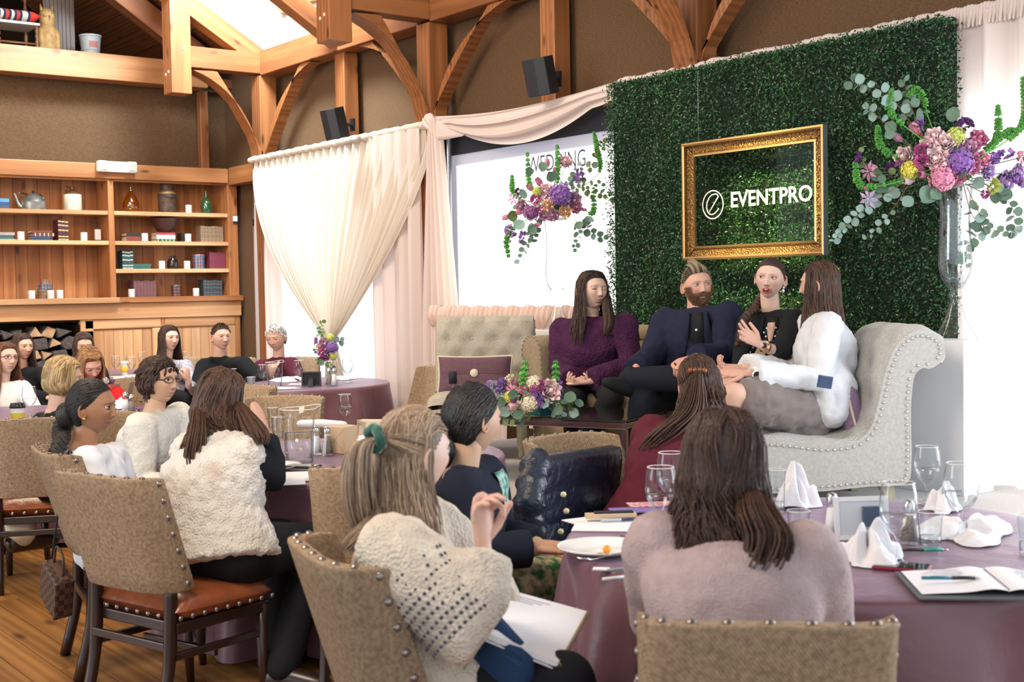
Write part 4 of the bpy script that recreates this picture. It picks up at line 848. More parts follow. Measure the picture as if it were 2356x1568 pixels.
# armchair (armless slipper chair), local +Y forward
def slipper(loc, rz, lab):
    t = thing('slipper_chair', lab, 'armchair', loc, rz); hw = .34
    def front(u, v):
        z = .40+.48*v; y = -.26-.10*v-.05*max(0,v-.8)*3; k = tuft(u, v, 4, 4); edge = min(1, 12*u, 12*(1-u)); return (-hw+2*hw*u, y-.03+.035*k*edge**.5, z)
    g = G(); g.grid(front, 49, 33)
    V = []
    def back(u, v):   # shell behind
        z = .15+.73*v; y = -.34-.10*max(0,(z-.4)/.48)-.05*max(0,v-.85)*3; return (hw-2*hw*u, y-.09, z)
    g.grid(back, 8, 12)
    for s in (0, 1):
        def sd(u, v, s=s):
            z = .15+.73*v; a = back(1-s if True else 0, v); f = front(s, max(0,(z-.4)/.48)) if z > .4 else (0,-.28,z); x = (-hw if s == 0 else hw); y0, y1 = a[1], (f[1]); yy = y0+(y1-y0)*u; bul = .012*math.sin(math.pi*u); return (x+(-bul if s == 0 else bul), yy, z)
        g.grid(sd if s else (lambda u, v: sd(1-u, v)), 6, 12)
    def topf(u, v): f = front(u, 1); b = back(1-u, 1); a = math.pi*v; return (f[0], f[1]+(b[1]-f[1])*v, f[2]+.035*math.sin(a))
    g.grid(topf, 49, 7); obj('backrest', g, M_LIN, t)
    def bf(u, v): p = front(u, v); return (p[0], p[1]+.004, p[2]), (0,1,.1)
    buttons(4, 4, bf, t, M_LIN)
    def seat(u, v):
        a = v*2*math.pi; sx = math.copysign(abs(math.cos(a))**.4, math.cos(a)); sz = math.copysign(abs(math.sin(a))**.6, math.sin(a)); e = min(1, 7*(1-u))**.5; return (sx*hw*(.97+.03*e), -.34+.72*u, .33+.11*sz*(.35+.65*e))
    obj('seat', G().grid(seat, 20, 28), M_LIN, t)
    for s in (-1,1):
        obj('leg', G().lathe([(.0,.0),(.022,.0),(.026,.03),(.022,.05),(.03,.08),(.034,.15),(.036,.23),(.0,.23)],12,(s*.28,.30,0)), M_LEGW, t); obj('leg', G().tube([(s*.28,-.36,0),(s*.28,-.34,.22)],[.018,.024],8), M_LEGW, t)
    studs(t, [((s*(hw+.010), -.405-.10*(z-.4)/.56*(z>.4), z), (s,0,0)) for s in (-1,1) for z in np.arange(.2,.86,.045)], .007)
    return t
SF = lambda X, D, z=ZS: W(X, D, z)
ac = slipper(SF(-.21, 8.62), wrot(-93), 'oatmeal tufted slipper chair with purple pillow on the stage')
M_PUR = mat('plum_tweed', (.17,.085,.11), .9, bump='weave', bscale=160, bdist=.001, var=.25, vscale=160); M_CORD = mat('cream_cord', (.62,.52,.40), .8)
def pillow(name, lab, w_, h_, th, M, m, cord=True, button=True):
    t = thing(name, lab, 'pillow'); t.matrix_world = M
    def pf(u, v):
        s = 1 if v < .5 else -1; vv = 2*v if v < .5 else 2*(1-v)
        return None
    g = G(); n = 21
    for s in (1,-1):
        def fn(u, v):
            x, z = 2*u-1, 2*v-1; px_ = .5*w_*x*(1-.05*(1-z*z)); pz = .5*h_*z*(1-.07*(1-x*x)); b = (max(0,(1-x**4))*max(0,(1-z**4)))**.5
            return (px_*s, s*th*.5*b*(1-.10*math.exp(-(z/.06)**2) if s > 0 else 1), pz)
        g.grid(fn, n, n)
    obj('cover', g, m, t)
    if cord:
        pts = []
        for k in range(80):
            q = k/80*4; e = int(q); f = 2*(q-e)-1; x, z = ((f,-1),(1,f),(-f,1),(-1,-f))[e]; pts.append((.5*w_*x*(1-.05*(1-z*z)), 0, .5*h_*z*(1-.07*(1-x*x))))
        obj('cord', G().tube(pts, .007, 6, closed=True), M_CORD, t)
    if button:
        obj('seam', G().box((0, th*.5*.93, 0), (w_*.9,.004,.004)), m, t, False); gg = G(); gg.lathe([(0,.006),(.024,.006),(.027,0)],20,M=Matrix.Rotation(-math.pi/2,3,'X')); b_ = obj('button', gg, M_CORD, t); b_.location = (0, th*.5+.002, 0)
    return t
MP = Matrix.Rotation(wrot(-93), 4, 'Z') @ Matrix.Rotation(math.radians(14), 4, 'X'); MP.translation = at(1093, 862, 8.56)
pillow('pillow', 'plum pillow with cream cord and large button on slipper chair', .50, .255, .15, MP, M_PUR)
# sofa: two rolled arms, low tufted back; parallel to the hedge wall. local +Y forward = -X world
so = thing('sofa', 'sand linen rolled-arm sofa under three seated panelists', 'sofa', (5.62, 5.72, ZS), math.pi/2)
def SL(x, y, z): return (x, y, z)
SWd = .92
g = G()
def sback(u, v):
    z = .38+.40*v; y = -.27-.07*v; k = tuft(u, v, 9, 2); return (-SWd+2*SWd*u, y+.03*k-.02, z)
g.grid(sback, 90, 16)
def sroll(u, v): a = -math.pi*.15+v*math.pi*1.3; return (-SWd+2*SWd*u, -.385+.07*math.cos(a)-.0, .78+.065*math.sin(a))
g.grid(sroll, 60, 14); g.box((0,-.40,.42), (2*SWd,.10,.66)); obj('backrest', g, M_LINT, so)
def sseat(u, v):
    a = v*2*math.pi; sy = math.copysign(abs(math.cos(a))**.45, math.cos(a)); sz = math.copysign(abs(math.sin(a))**.6, math.sin(a)); return (-SWd+2*SWd*u, -.0+.36*sy, .34+.09*sz)
obj('seat', G().grid(sseat, 40, 30), M_LINT, so); obj('seat_frame', G().box((0,0,.20), (2*SWd,.68,.18)), M_LINT, so, False, bev=.01)
for s in (-1,1):
    g = G(); prof = []
    for k in range(22): a = -math.pi*.35+k/21*math.pi*1.35; prof.append((s*(SWd+.10+.085*math.cos(math.pi-a) if True else 0), .56+.085*math.sin(a)))
    poly = [(s*(SWd-.02),.10),(s*(SWd+.09),.10),(s*(SWd+.10),.35)]+[(s*(SWd+.11+.10*math.cos(a)), .69+.10*math.sin(a)) for a in np.linspace(-1.2,math.pi*.95,16)]+[(s*(SWd-.01),.50)]
    g.prism(poly, -.40, .36, M=Matrix(((1,0,0),(0,0,1),(0,1,0)))); obj('arm', g, M_LINT, so, True, bev=.02)
    so_pts = (poly, s)
    PL = [np.array((q[0]*.985, q[1], 0)) for q in poly]; pl2 = []; acc = 0
    for i in range(len(PL)-1):
        d = np.linalg.norm(PL[i+1]-PL[i])
        while acc < d: pl2.append(PL[i]+(PL[i+1]-PL[i])*acc/d); acc += .032
        acc -= d
    studs(so, [((q[0], .364, q[1]), (0,1,0)) for q in pl2], .0065)
    for y in (-.33,.30): obj('foot', G().lathe([(0,0),(.022,0),(.035,.05),(.03,.08),(.04,.11),(0,.11)],14,(s*(SWd+.03),y,0)), M_LEGW, so)
# chaise: scroll back at its right end. local: +X toward the scrolled back, +Y toward hedge
CM = wrot(0)
M_LINC = mat('pale_linen', (.62,.61,.57), .9, bump='weave', bscale=110, bdist=.0015, var=.10, vscale=70, spec=.1)
chs = thing('chaise', 'pale linen tufted chaise with scrolled back and nailhead trim', 'chaise', (0,0,0))
ax = (yaw(4)); ay = yaw(94)     # chaise axes
CO = W(1.26, 6.18, ZS)         # origin: left end of the front lower edge
def cp(x, y, z): return tuple(CO+ax*x+ay*y+ZV*z)
s_in = [(-.30,.355),(-.12,.36),(.05,.35),(.22,.325),(.38,.335),(.46,.39),(.50,.49),(.53,.62),(.565,.73),(.61,.81),(.68,.86),(.76,.86),(.825,.82),(.84,.76),(.82,.71)]
s_out = [(-.30,.115),(-.12,.10),(.05,.095),(.25,.10),(.45,.115),(.64,.125),(.67,.22),(.67,.36),(.67,.50),(.68,.61),(.695,.66),(.73,.685),(.76,.68),(.79,.69),(.81,.705)]
n_ = 56; Pi = cr([(a,b,0) for a,b in s_in], n_); Po = cr([(a,b,0) for a,b in s_out], n_)
DEP = .66
g = G()
def top(u, v):
    i = u*(n_-1); k = min(int(i), n_-2); f = i-k; p = Pi[k]*(1-f)+Pi[k+1]*f; t_ = Pi[k+1]-Pi[k]; nn = np.array((-t_[1], t_[0], 0)); nn /= np.linalg.norm(nn)+1e-9
    h_ = .035*tuft(v, u, 3, 11)*min(1, 10*v, 10*(1-v))**.5-.004; q = p+nn*h_; return cp(q[0], DEP*v, q[1])
g.grid(lambda u, v: top(u, v), 110, 30); obj('tufted_cushion', g, M_LINC, chs)
for v in (0, 1):
    g = G(); yy = -.0 if v == 0 else DEP
    V = [cp(p[0], yy, p[1]) for p in Pi]+[cp(p[0], yy, p[1]) for p in Po]; F = [(i, i+n_, i+1+n_, i+1) for i in range(n_-1)]
    g.add(V, F if v == 0 else [f[::-1] for f in F]); obj('side_panel', g, M_LINC, chs, False)
g = G(); g.grid(lambda u, v: cp(*(lambda p: (p[0], DEP*v, p[1]))(Po[int(u*(n_-1))])), n_, 3); obj('back_panel', g, M_LINC, chs)
def along(P, off, step):
    out = []; acc = 0
    for i in range(len(P)-1):
        d = np.linalg.norm(P[i+1]-P[i]); t_ = (P[i+1]-P[i])/(d+1e-9); nn = np.array((t_[1], -t_[0], 0))
        while acc < d: out.append(P[i]+t_*acc+nn*off); acc += step
        acc -= d
    return out
nrm = tuple(-ay)
stl = [(cp(p[0], -.003, p[1]), nrm) for p in along(Pi, .025, .031)]+[(cp(p[0], -.003, p[1]), nrm) for p in along(Po[:n_-8], -.022, .031)]
studs(chs, stl, .0075, mat('bright_nailhead', (.62,.60,.57), .25, .7))
for x, y in ((.56,.06),(.56,DEP-.06),(-.24,.06),(-.24,DEP-.06)):
    obj('leg', G().add([cp(x-.035,y-.03,.12),cp(x+.035,y-.03,.12),cp(x+.035,y+.03,.12),cp(x-.035,y+.03,.12),cp(x+.01,y-.02,0),cp(x+.05,y-.02,0),cp(x+.05,y+.02,0),cp(x+.01,y+.02,0)], [(0,1,2,3),(7,6,5,4),(0,4,5,1),(1,5,6,2),(2,6,7,3),(3,7,4,0)]), M_LEGW, chs, False, bev=.004)
for j in range(1, 11):
    for i in range(3):
        v = (i+.5*(j % 2))/3; u = j/11
        if .05 < v < .95: p = top(u, v); q = top(min(1,u+.02), v); tt = Vector(q)-Vector(p); nn = ay.cross(tt); nn = nn if nn.z > 0 or (nn.dot(-ax) > 0 and tt.z > 0) else -nn; g = G(); dome(g, (0,0,0), (0,0,1), .013, .010); o = obj('button', g, M_LINC, chs); o.location = Vector(p)+nn.normalized()*.002; o.rotation_mode = 'QUATERNION'; o.rotation_quaternion = nn.to_track_quat('Z','Y')
MP = Matrix((( *yaw(4), ), (*ay,), (*ZV,))).transposed().to_4x4(); MP = MP @ Matrix.Rotation(math.radians(78),4,'Z') @ Matrix.Rotation(math.radians(-14),4,'X'); MP.translation = at(1950, 936, 6.5)
pillow('pillow', 'lilac pillow with white cord behind the woman in white blazer', .36, .30, .13, MP, mat('lilac_tweed', (.30,.21,.34), .9, bump='weave', bscale=120, bdist=.001, var=.2, vscale=120), True, False)
# glass coffee table: chrome frame, dark glass
M_CHR = mat('polished_chrome', (.62,.56,.52), .08, 1.0)
ctz = ZS+.385
cA, cB, cC = onz(1340, 973, ctz), onz(999, 937, ctz), onz(1120, 966, ctz)
P0 = Vector((4.62, 5.72, 0)); Lx, Ly = .60, 2.05
ct = thing('coffee_table', 'chrome coffee table with dark glass top before the sofa', 'table', (4.66, 5.86, ZS), 0)
ca = math.radians(24); ct.rotation_euler = (0,0,ca)
hx, hy = .31, .66
g = G()
obj('glass_top', G().box((0,0,.382), (2*hx,2*hy,.012)), mat('smoked_glass', (.012,.014,.012), .03, spec=.9, coat=.6), ct, False, bev=.003)
g.box((hx-.02,0,.355),(.035,2*hy,.035)).box((-hx+.02,0,.355),(.035,2*hy,.035)).box((0,hy-.02,.355),(2*hx-.075,.035,.035)).box((0,-hy+.02,.355),(2*hx-.075,.035,.035)); obj('top_frame', g, M_CHR, ct, False, bev=.002)
for sx in (-1,1):
    for sy in (-1,1): obj('leg', G().box((sx*(hx-.02),sy*(hy-.02),.1685),(.035,.035,.337)), M_CHR, ct, False, bev=.002)
for sy in (-1,1): obj('stretcher', G().box((0,sy*(hy-.02),.02),(2*hx-.075,.035,.035)), M_CHR, ct, False, bev=.002)
# pedestals and tall vases
def pedestal(x, y, wx, wy, z1, lab):
    t = thing('pedestal', lab, 'pedestal', (x, y, ZS)); obj('box', G().box((0,0,(z1-ZS)/2),(wx,wy,z1-ZS)), M_WHITEP, t, False, bev=.003); return t
pedestal(5.93, 4.05, .27, .42, 1.246, 'tall white pedestal at the right end of the chaise'); pedestal(6.0, 7.36, .25, .30, 1.246, 'white pedestal behind the left sofa arm')
M_VGL = glassy('clear_crystal', (.95,.97,.98), .06)
def tallvase(loc, lab):
    t = thing('trumpet_vase', lab, 'vase', loc); pf = [(.115,0),(.112,.006),(.085,.05),(.055,.11),(.032,.18),(.022,.205),(.030,.215),(.036,.235),(.028,.25),(.026,.262),(.05,.285),(.075,.33),(.088,.40),(.082,.50),(.076,.60),(.078,.70),(.09,.79),(.098,.81)]
    obj('glass', G().lathe(pf, 40), M_VGL, t); obj('inner_wall', G().lathe([(a-.005, b+.004) for a, b in pf[9:]]+[], 40), M_VGL, t)
    obj('base_disc', G().lathe([(0,.29),(.045,.292),(.07,.335),(.0,.34)], 30), M_VGL, t)
    obj('rim', G().tube([(.098*math.cos(a), .098*math.sin(a), .812) for a in np.linspace(0,2*math.pi,36)[:-1]], .004, 6, closed=True), mat('crystal_rim', (.75,.78,.8), .08, spec=1), t)
    return t
VB1 = Vector((5.95, 3.99, 1.247)); VB2 = Vector((6.0, 7.36, 1.247))
tallvase(VB1, 'tall clear crystal trumpet vase on the right pedestal'); tallvase(VB2, 'tall clear crystal trumpet vase in front of the screen')
# ================= people =================
SKIN = {}
def skinmat():
    m = mat('skin', (.6,.4,.3), .48, attr='Col', spec=.35, bump='noise', bscale=180, bdist=.0006); b = m.node_tree.nodes['Principled BSDF']
    b.inputs['Subsurface Weight'].default_value = .12; b.inputs['Subsurface Radius'].default_value = (.6,.25,.12); b.inputs['Subsurface Scale'].default_value = .008; return m
M_SKIN = skinmat(); M_EYEW = mat('eye_white', (.72,.70,.68), .2); M_PUP = mat('pupil', (.008,.006,.006), .08)
M_LID = {}
LATS = np.radians(np.concatenate([np.arange(-90,-58,6), np.arange(-58,18,2.0), np.linspace(18,90,13)]))
def head_geo(feat=True, jaw=1.0, nose=1.0, mouth_open=0, wide=1.0, nphi=84):
    u = np.linspace(-1, 1, nphi+1)[:-1]; phi = math.pi*(.45*u+.55*u**3) if feat else math.pi*u
    lat = LATS if feat else np.radians(np.linspace(-90,90,26))
    PH, TH = np.meshgrid(phi, lat); x = np.sin(PH)*np.cos(TH); y = np.cos(PH)*np.cos(TH); z = np.sin(TH)
    X = .0785*x*wide; Y = .096*y; Z = .113*z
    t = np.clip(-z, 0, 1); X *= 1-(.30*jaw)*t**1.4; fr = np.clip(y, 0, 1)
    Y = np.where(y < 0, Y*(1-.50*t**.8)*(1+.05*np.clip(z,0,1)), Y*(1-.03*t)) - .004*t
    sel = np.clip((fr-.25)/.3, 0, 1)
    def g(x0, z0, sx, sz): return np.exp(-((X-x0)/sx)**2-((Z-z0)/sz)**2)
    def g2(x0, z0, sx, sz): return g(x0,z0,sx,sz)+g(-x0,z0,sx,sz)
    if feat:
        # flatter face plane
        Y = Y + sel*(-.006*np.exp(-(X/.03)**2)*np.exp(-((Z+.03)/.05)**2))
        nz = np.clip((.016-Z)/.050, 0, 1)**1.15*np.clip((Z+.046)/.010, 0, 1)
        d = nose*.024*np.exp(-(X/(.0085+.004*nz))**2)*nz + .0055*nose*g2(.0115,-.035,.006,.0065)
        d += .003*np.exp(-(X/.008)**2)*np.exp(-((Z-.012)/.012)**2)
        d += -.0115*g2(.031,.006,.017,.011) + .006*g2(.030,.027,.024,.008) + .0045*g2(.042,-.022,.018,.018)
        d += .0072*g(0,-.0585,.020,.0046)+.0082*g(0,-.0695,.017,.0055)-.0040*g(0,-.0640,.021,.0019)-.003*g2(.024,-.064,.005,.006)
        d += -.0035*g(0,-.080,.018,.005)+.0075*g(0,-.096,.018,.011)
        Y = Y + sel*d
    V = np.stack([X, Y, Z], -1).reshape(-1,3); nu = len(phi); nv = len(lat)
    F = [(j*nu+i, j*nu+(i+1)%nu, (j+1)*nu+(i+1)%nu, (j+1)*nu+i) for j in range(nv-1) for i in range(nu)]
    return V, F
HEADS = {}
def lerp(a, b, t): return a+(b-a)*t
def hand(g, wr, d, pn, side=1, s=1.0, curl=.5, spread=.0, thumb=.6, fcurl=None):
    """wr wrist, d direction to the fingers, pn palm normal, side +1 thumb towards d x pn"""
    d = Vector(d).normalized(); pn = Vector(pn); pn = (pn-d*pn.dot(d)).normalized(); sx = d.cross(pn)*side
    wr = Vector(wr)
    def P(a, b, c): return wr+sx*a*s+d*b*s+pn*c*s
    g.cap([P(0,-.035,0), P(0,-.005,0), P(.002,.03,0), P(.002,.06,0), P(0,.082,0)], [(.023*s,.017*s),(.025*s,.016*s),(.034*s,.0165*s),(.040*s,.0145*s),(.038*s,.011*s)], 14, side=tuple(sx))
    ls = [.070,.078,.072,.056]; xs = [.029,.010,-.010,-.028]
    for k in range(4):
        c = (fcurl[k] if fcurl else curl*(1+.08*k)); a = 0; p = P(xs[k], .078-.004*abs(k-1), 0); dd = d+sx*spread*(1.5-k)*.35; dd.normalize(); pts = [p-d*.02*s, p]; rr = [.0095*s, .0095*s]
        for q, fr in enumerate((.45,.30,.25)):
            a += c*(.9,1.0,.7)[q]; v = dd*math.cos(a)+pn*math.sin(a); p = p+v*ls[k]*fr*s; pts.append(p); rr.append((.0088,.0078,.0066)[q]*s)
        g.cap(pts, rr, 8)
    tv = (sx*.75+d*.62+pn*.25*thumb).normalized(); p0 = P(.018,.012,.004); p1 = p0+tv*.036*s; t2 = (sx*.35+d*.85+pn*.45*thumb).normalized(); p2 = p1+t2*.034*s; p3 = p2+(t2+pn*.25*thumb).normalized()*.026*s
    g.cap([p0, p1, p2, p3], [.0145*s,.0125*s,.0105*s,.0085*s], 9)
def remeshed(g, vox, smooth=4, name='tmp'):
    o = obj(name, g, []); r = o.modifiers.new('r', 'REMESH'); r.mode = 'VOXEL'; r.voxel_size = vox; r.use_smooth_shade = True
    if smooth: s = o.modifiers.new('s', 'SMOOTH'); s.factor = .6; s.iterations = smooth
    dg = bpy.context.evaluated_depsgraph_get(); me = bpy.data.meshes.new_from_object(o.evaluated_get(dg)); old = o.data; bpy.data.objects.remove(o); bpy.data.meshes.remove(old); return me
def mesh_arr(me):
    V = np.empty(len(me.vertices)*3); me.vertices.foreach_get('co', V); F = [tuple(p.vertices) for p in me.polygons]; return V.reshape(-1,3), F
FABS = {}
def fab(name, col, rough=.85, **k):
    key = name
    if key not in FABS or (col is None and False): FABS[key] = mat(name, col, rough, spec=k.pop('spec', .2), **k)
    return FABS[key]
class Person:
    def __init__(s, label, head, fyaw, byaw, top=.0, pitch=0, roll=0, skin=(.62,.40,.29), hs=1.0, feat=True, seat=.47, floor=0.0, lean=.10, build=1.0, sh=None, hip=None, lod=1.0, leanside=0, wide=1.0, jaw=1.0, nose=1.0, hipb=0.14):
        s.label = label; s.lod = lod; s.bw = build; s.skin = skin; s.hs = hs; s.feat = feat; s.head_c = at(*head); hc = s.head_c; s.D = head[2]
        s.f = yaw(byaw); s.rt = yaw(byaw-90); s.floor = floor; s.fyaw = fyaw; s.pitch = pitch; s.roll = roll; s.wide = wide; s.jaw = jaw; s.nose = nose
        R = Matrix.Rotation(wrot(fyaw), 3, 'Z') @ Matrix.Rotation(math.radians(pitch), 3, 'X') @ Matrix.Rotation(math.radians(roll), 3, 'Y'); s.R = R
        s.hip = at(*hip) if hip else Vector((hc.x, hc.y, 0))+s.f*(-hipb)+ZV*(floor+seat+.09)+s.rt*leanside
        if not hip: s.hip.z = floor+seat+.09
        nb = hc - ZV*.185*hs - yaw(fyaw)*.02 - s.f*.03; s.nb = nb    # neck base
        if sh: s.shL, s.shR = at(*sh[0]), at(*sh[1])
        else:
            c = nb-ZV*.055; s.shL = c-s.rt*.165*build; s.shR = c+s.rt*.165*build
        s.J = {}; s.root = thing('person', label, 'person', Vector((s.hip.x, s.hip.y, floor))); s.o = s.root.location.copy()
        s.body = G(); s.hands = G(); s.nlimb = 0
    def arm(s, side, elbow=None, wrist=None, hd=None, pn=None, hc=.6, spread=0, thumb=.6, tside=None, hand_on=True, fcurl=None):
        sh = s.shR if side == 'R' else s.shL; sg = 1 if side == 'R' else -1
        e = at(*elbow) if elbow else sh+s.rt*sg*.05-ZV*.27+s.f*.04
        w_ = at(*wrist) if wrist else e+s.f*.20-s.rt*sg*.10-ZV*.02
        s.J['e'+side], s.J['w'+side] = e, w_
        s.body.cap([sh, lerp(sh, e, .5), e, lerp(e, w_, .4), w_], [.042*s.bw,.040*s.bw,.034*s.bw,.033*s.bw,.024], 12)
        if hand_on:
            d = Vector(hd) if hd is not None else (w_-e); p = Vector(pn) if pn is not None else -ZV
            hand(s.hands, w_+d.normalized()*.02, d, p, (tside if tside is not None else (1 if side == 'L' else -1)), s.hs*.98, hc, spread, thumb, fcurl)
        s.hands_any = True
    def legs(s, kneeL=None, kneeR=None, ankL=None, ankR=None, rad=1.0, bare=False):
        out = []
        for side, k, a in (('L', kneeL, ankL), ('R', kneeR, ankR)):
            sg = 1 if side == 'R' else -1; h = s.hip+s.rt*sg*.095*s.bw
            kn = at(*k) if k else h+s.f*.43+s.rt*sg*.03-ZV*.02; an = at(*a) if a else Vector((kn.x, kn.y, s.floor+.09))-s.f*.04
            s.J['h'+side], s.J['k'+side], s.J['a'+side] = h, kn, an; out.append((h, kn, an))
        return out
    def torso_rings(s, ex=0.0, top=True, hem=0.0, hemw=0.0, k=11, bust=0.0):
        S = (s.shL+s.shR)/2; P = s.hip; pts, rad, side = [], [], []
        sa = (s.shR-s.shL).normalized(); b = s.bw
        prof = [(-.10-hem,.165,.125),(0,.175,.135),(.18,.160,.122),(.38,.145,.112),(.58,.158,.122+bust),(.76,.172,.122+bust*.8),(.90,.168,.098),(1.0,.115,.070),(1.04,.060,.050)]
        prof[0] = (prof[0][0], prof[0][1]+hemw, prof[0][2]+hemw)
        back = -s.f*.035
        for t, a, c in prof[:(None if top else -1)]:
            tt = t; q = P+(S-P)*tt+back*math.sin(math.pi*min(1,max(0,tt)))*1.0
            pts.append(q); rad.append(((a*b+ex), (c*b+ex))); sd = lerp(s.rt, sa, min(1,max(0,tt))); side.append(tuple(sd))
        return pts, rad, side
    def garment(s, name, m, sleeve=1.0, ex=.012, vox=.012, hem=0.0, hemw=0.0, cuff=.0, label=None, disp=.006, sR=(.060,.052,.045,.038), arms='LR', collar=None, dscale=.06, bust=0.0, neck=True, extra=None, smooth=5, parent=None, islands=None, trap=.064):
        g = G(); pts, rad, side = s.torso_rings(ex, True, hem, hemw, bust=bust); g.tube([lerp(Vector(pts[0]),Vector(pts[1]),-.12)]+pts, [(rad[0][0]*.9,rad[0][1]*.85)]+rad, 22, side=[side[0]]+side)
        b = s.bw
        g.cap([s.shL, (s.shL+s.shR)/2+ZV*.005, s.shR], [.056*b+ex*.5, .050*b+ex*.5, .056*b+ex*.5], 12)
        if trap: g.cap([lerp(s.shL,s.shR,.20)+ZV*.0, s.nb-ZV*.045-s.f*.012, lerp(s.shR,s.shL,.20)], [.045*b+ex*.4, trap*b+ex*.4, .045*b+ex*.4], 14)
        for q in arms:
            sh = s.shL if q == 'L' else s.shR; e, w_ = s.J.get('e'+q), s.J.get('w'+q)
            if e is None or sleeve <= 0: continue
            if sleeve <= .5: g.cap([sh, lerp(sh, e, sleeve*2)], [sR[0]*b+ex*.5, sR[1]*b+ex*.5], 14); continue
            we = lerp(e, w_, (sleeve-.5)*2*.96)
            g.cap([sh, lerp(sh,e,.5), e, lerp(e,we,.5)], [sR[0]*b+ex*.5, sR[1]*b+ex*.5, sR[2]*b+ex*.4, sR[2]*b*.95+ex*.4], 14)
            g.tube([lerp(e,we,.4), we], [sR[2]*b*.95+ex*.4, sR[3]*b+ex*.4+cuff], 14)
        if collar:
            for r0, z0, rr in collar: 
                c = s.nb+ZV*z0; g.tube([c+Vector((math.cos(a)*r0, math.sin(a)*r0, 0)) for a in np.linspace(0,2*math.pi,20)[:-1]], rr, 8, closed=True)
        if extra: extra(g)
        V = g.V()-v3(s.o); g2 = G(); g2.add(V, g.f)
        o = obj(name, g2, m, s.root); v_ = vox/ max(s.lod,.01) if s.lod < 1 else vox
        r = o.modifiers.new('weld', 'REMESH'); r.mode = 'VOXEL'; r.voxel_size = v_; r.use_smooth_shade = True
        sm = o.modifiers.new('soft', 'SMOOTH'); sm.factor = .6; sm.iterations = smooth
        if disp:
            tx = bpy.data.textures.new('cloth_wrinkle', 'CLOUDS'); tx.noise_scale = dscale; tx.noise_depth = 2
            d = o.modifiers.new('wrinkle', 'DISPLACE'); d.texture = tx; d.strength = disp*2.2; d.mid_level = .5; d.texture_coords = 'GLOBAL'
        if label: o['label'] = label
        return o
    def trousers(s, name, m, legs, rad=(.088,.075,.062,.05), vox=.014, disp=.004, label=None, pelvis=True):
        g = G(); b = s.bw
        for h, k, a in legs: g.cap([h, lerp(h,k,.5), k], [rad[0]*b, rad[1]*b, rad[2]*b], 14); g.cap([k, lerp(k,a,.5), lerp(k,a,1.0)], [rad[2]*b, (rad[2]+rad[3])/2*b, rad[3]*b], 12)
        if pelvis: g.cap([legs[0][0], legs[1][0]], [.11*b,.11*b], 14)
        V = g.V()-v3(s.o); g2 = G(); g2.add(V, g.f); o = obj(name, g2, m, s.root); r = o.modifiers.new('weld','REMESH'); r.mode = 'VOXEL'; r.voxel_size = vox/ (s.lod if s.lod < 1 else 1); r.use_smooth_shade = True
        sm = o.modifiers.new('soft','SMOOTH'); sm.factor = .6; sm.iterations = 4
        if label: o['label'] = label
        return o
    def shoes(s, m, legs, name='shoe', dirs=None):
        for i, (h, k, a) in enumerate(legs):
            d = dirs[i] if dirs else s.f; g = G(); c = a-ZV*.03; g.cap([c-d*.05-ZV*.02, c+d*.03-ZV*.02, c+d*.11-ZV*.028, c+d*.17-ZV*.032], [(.042,.052),(.047,.052),(.047,.044),(.040,.032)], 12, side=tuple(ZV.cross(d))); g.cap([a+ZV*.03, a-ZV*.03],[.045,.042],10)
            obj(name, shiftg(g, s.o), m, s.root)
    def finish(s, hairc=(.05,.03,.02), eye=(.12,.07,.04), gaze=(0,0), closed=0, lips=(.55,.24,.20), blush=.10, brow=None, beard=None, mouth=None, browz=0, neckr=.052, lidm=None, bare_legs=None, chest=.0, age=0):
        hc, R, k = s.head_c, s.R, s.hs; body = s.body
        def H(x, y, z): return hc + R @ Vector((x*k, y*k, z*k))
        body.cap([H(0,-.022,-.045), H(0,-.022,-.085), lerp(H(0,-.02,-.10), s.nb, .6), s.nb-s.f*.01, s.nb-ZV*.04-s.f*.01], [neckr*k, neckr*k*.98, neckr*k, neckr*1.03*k, neckr*1.12*k], 16)
        body.cap([lerp(s.shL,s.shR,.12), s.nb-ZV*.055, lerp(s.shR,s.shL,.12)], [.036*s.bw, .044*s.bw, .036*s.bw], 12)
        pts, rad, side = s.torso_rings(-.012, True); body.cap(pts[2:], rad[2:], 14, side=side[2:])
        if bare_legs:
            for h, kn, an in bare_legs: body.cap([h, lerp(h,kn,.5), kn], [.085,.072,.056], 14); body.cap([kn, lerp(kn,an,.35), an], [.056,.054,.036], 12)
        me = remeshed(body, .009/(s.lod if s.lod < 1 else 1), 4); V1, F1 = mesh_arr(me); bpy.data.meshes.remove(me)
        key = (s.feat, s.jaw, s.nose, s.wide)
        if key not in HEADS: HEADS[key] = head_geo(s.feat, s.jaw, s.nose, 0, s.wide, 84 if s.feat else 30)
        HV_, HF = HEADS[key]; Rm = np.array(R); VH = (HV_*k) @ Rm.T + v3(hc)
        col = np.tile(np.array((*s.skin,1.0)), (len(V1),1)); ch = np.tile(np.array((*s.skin,1.0)), (len(HV_),1)); X, Y, Z = HV_[:,0], HV_[:,1], HV_[:,2]; fr = (Y > .02).astype(float)
        if s.feat:
            def mixc(w_, c): w = (np.clip(w_,0,1)*fr)[:,None]; ch[:,:3] = ch[:,:3]*(1-w)+np.array(c)*w
            for sx in (-1,1): mixc(blush*2.2*np.exp(-((X-sx*.045)/.018)**2-((Z+.025)/.02)**2), (s.skin[0]*1.0, s.skin[1]*.62, s.skin[2]*.60))
            mixc(.30*np.exp(-(X/.012)**2-((Z+.033)/.012)**2), (s.skin[0]*.95, s.skin[1]*.68, s.skin[2]*.66))
            for sx in (-1,1): mixc(.55*np.exp(-((X-sx*.031)/.019)**2-((Z-.009)/.013)**2), tuple(np.array(s.skin)*(.72,.62,.60)))
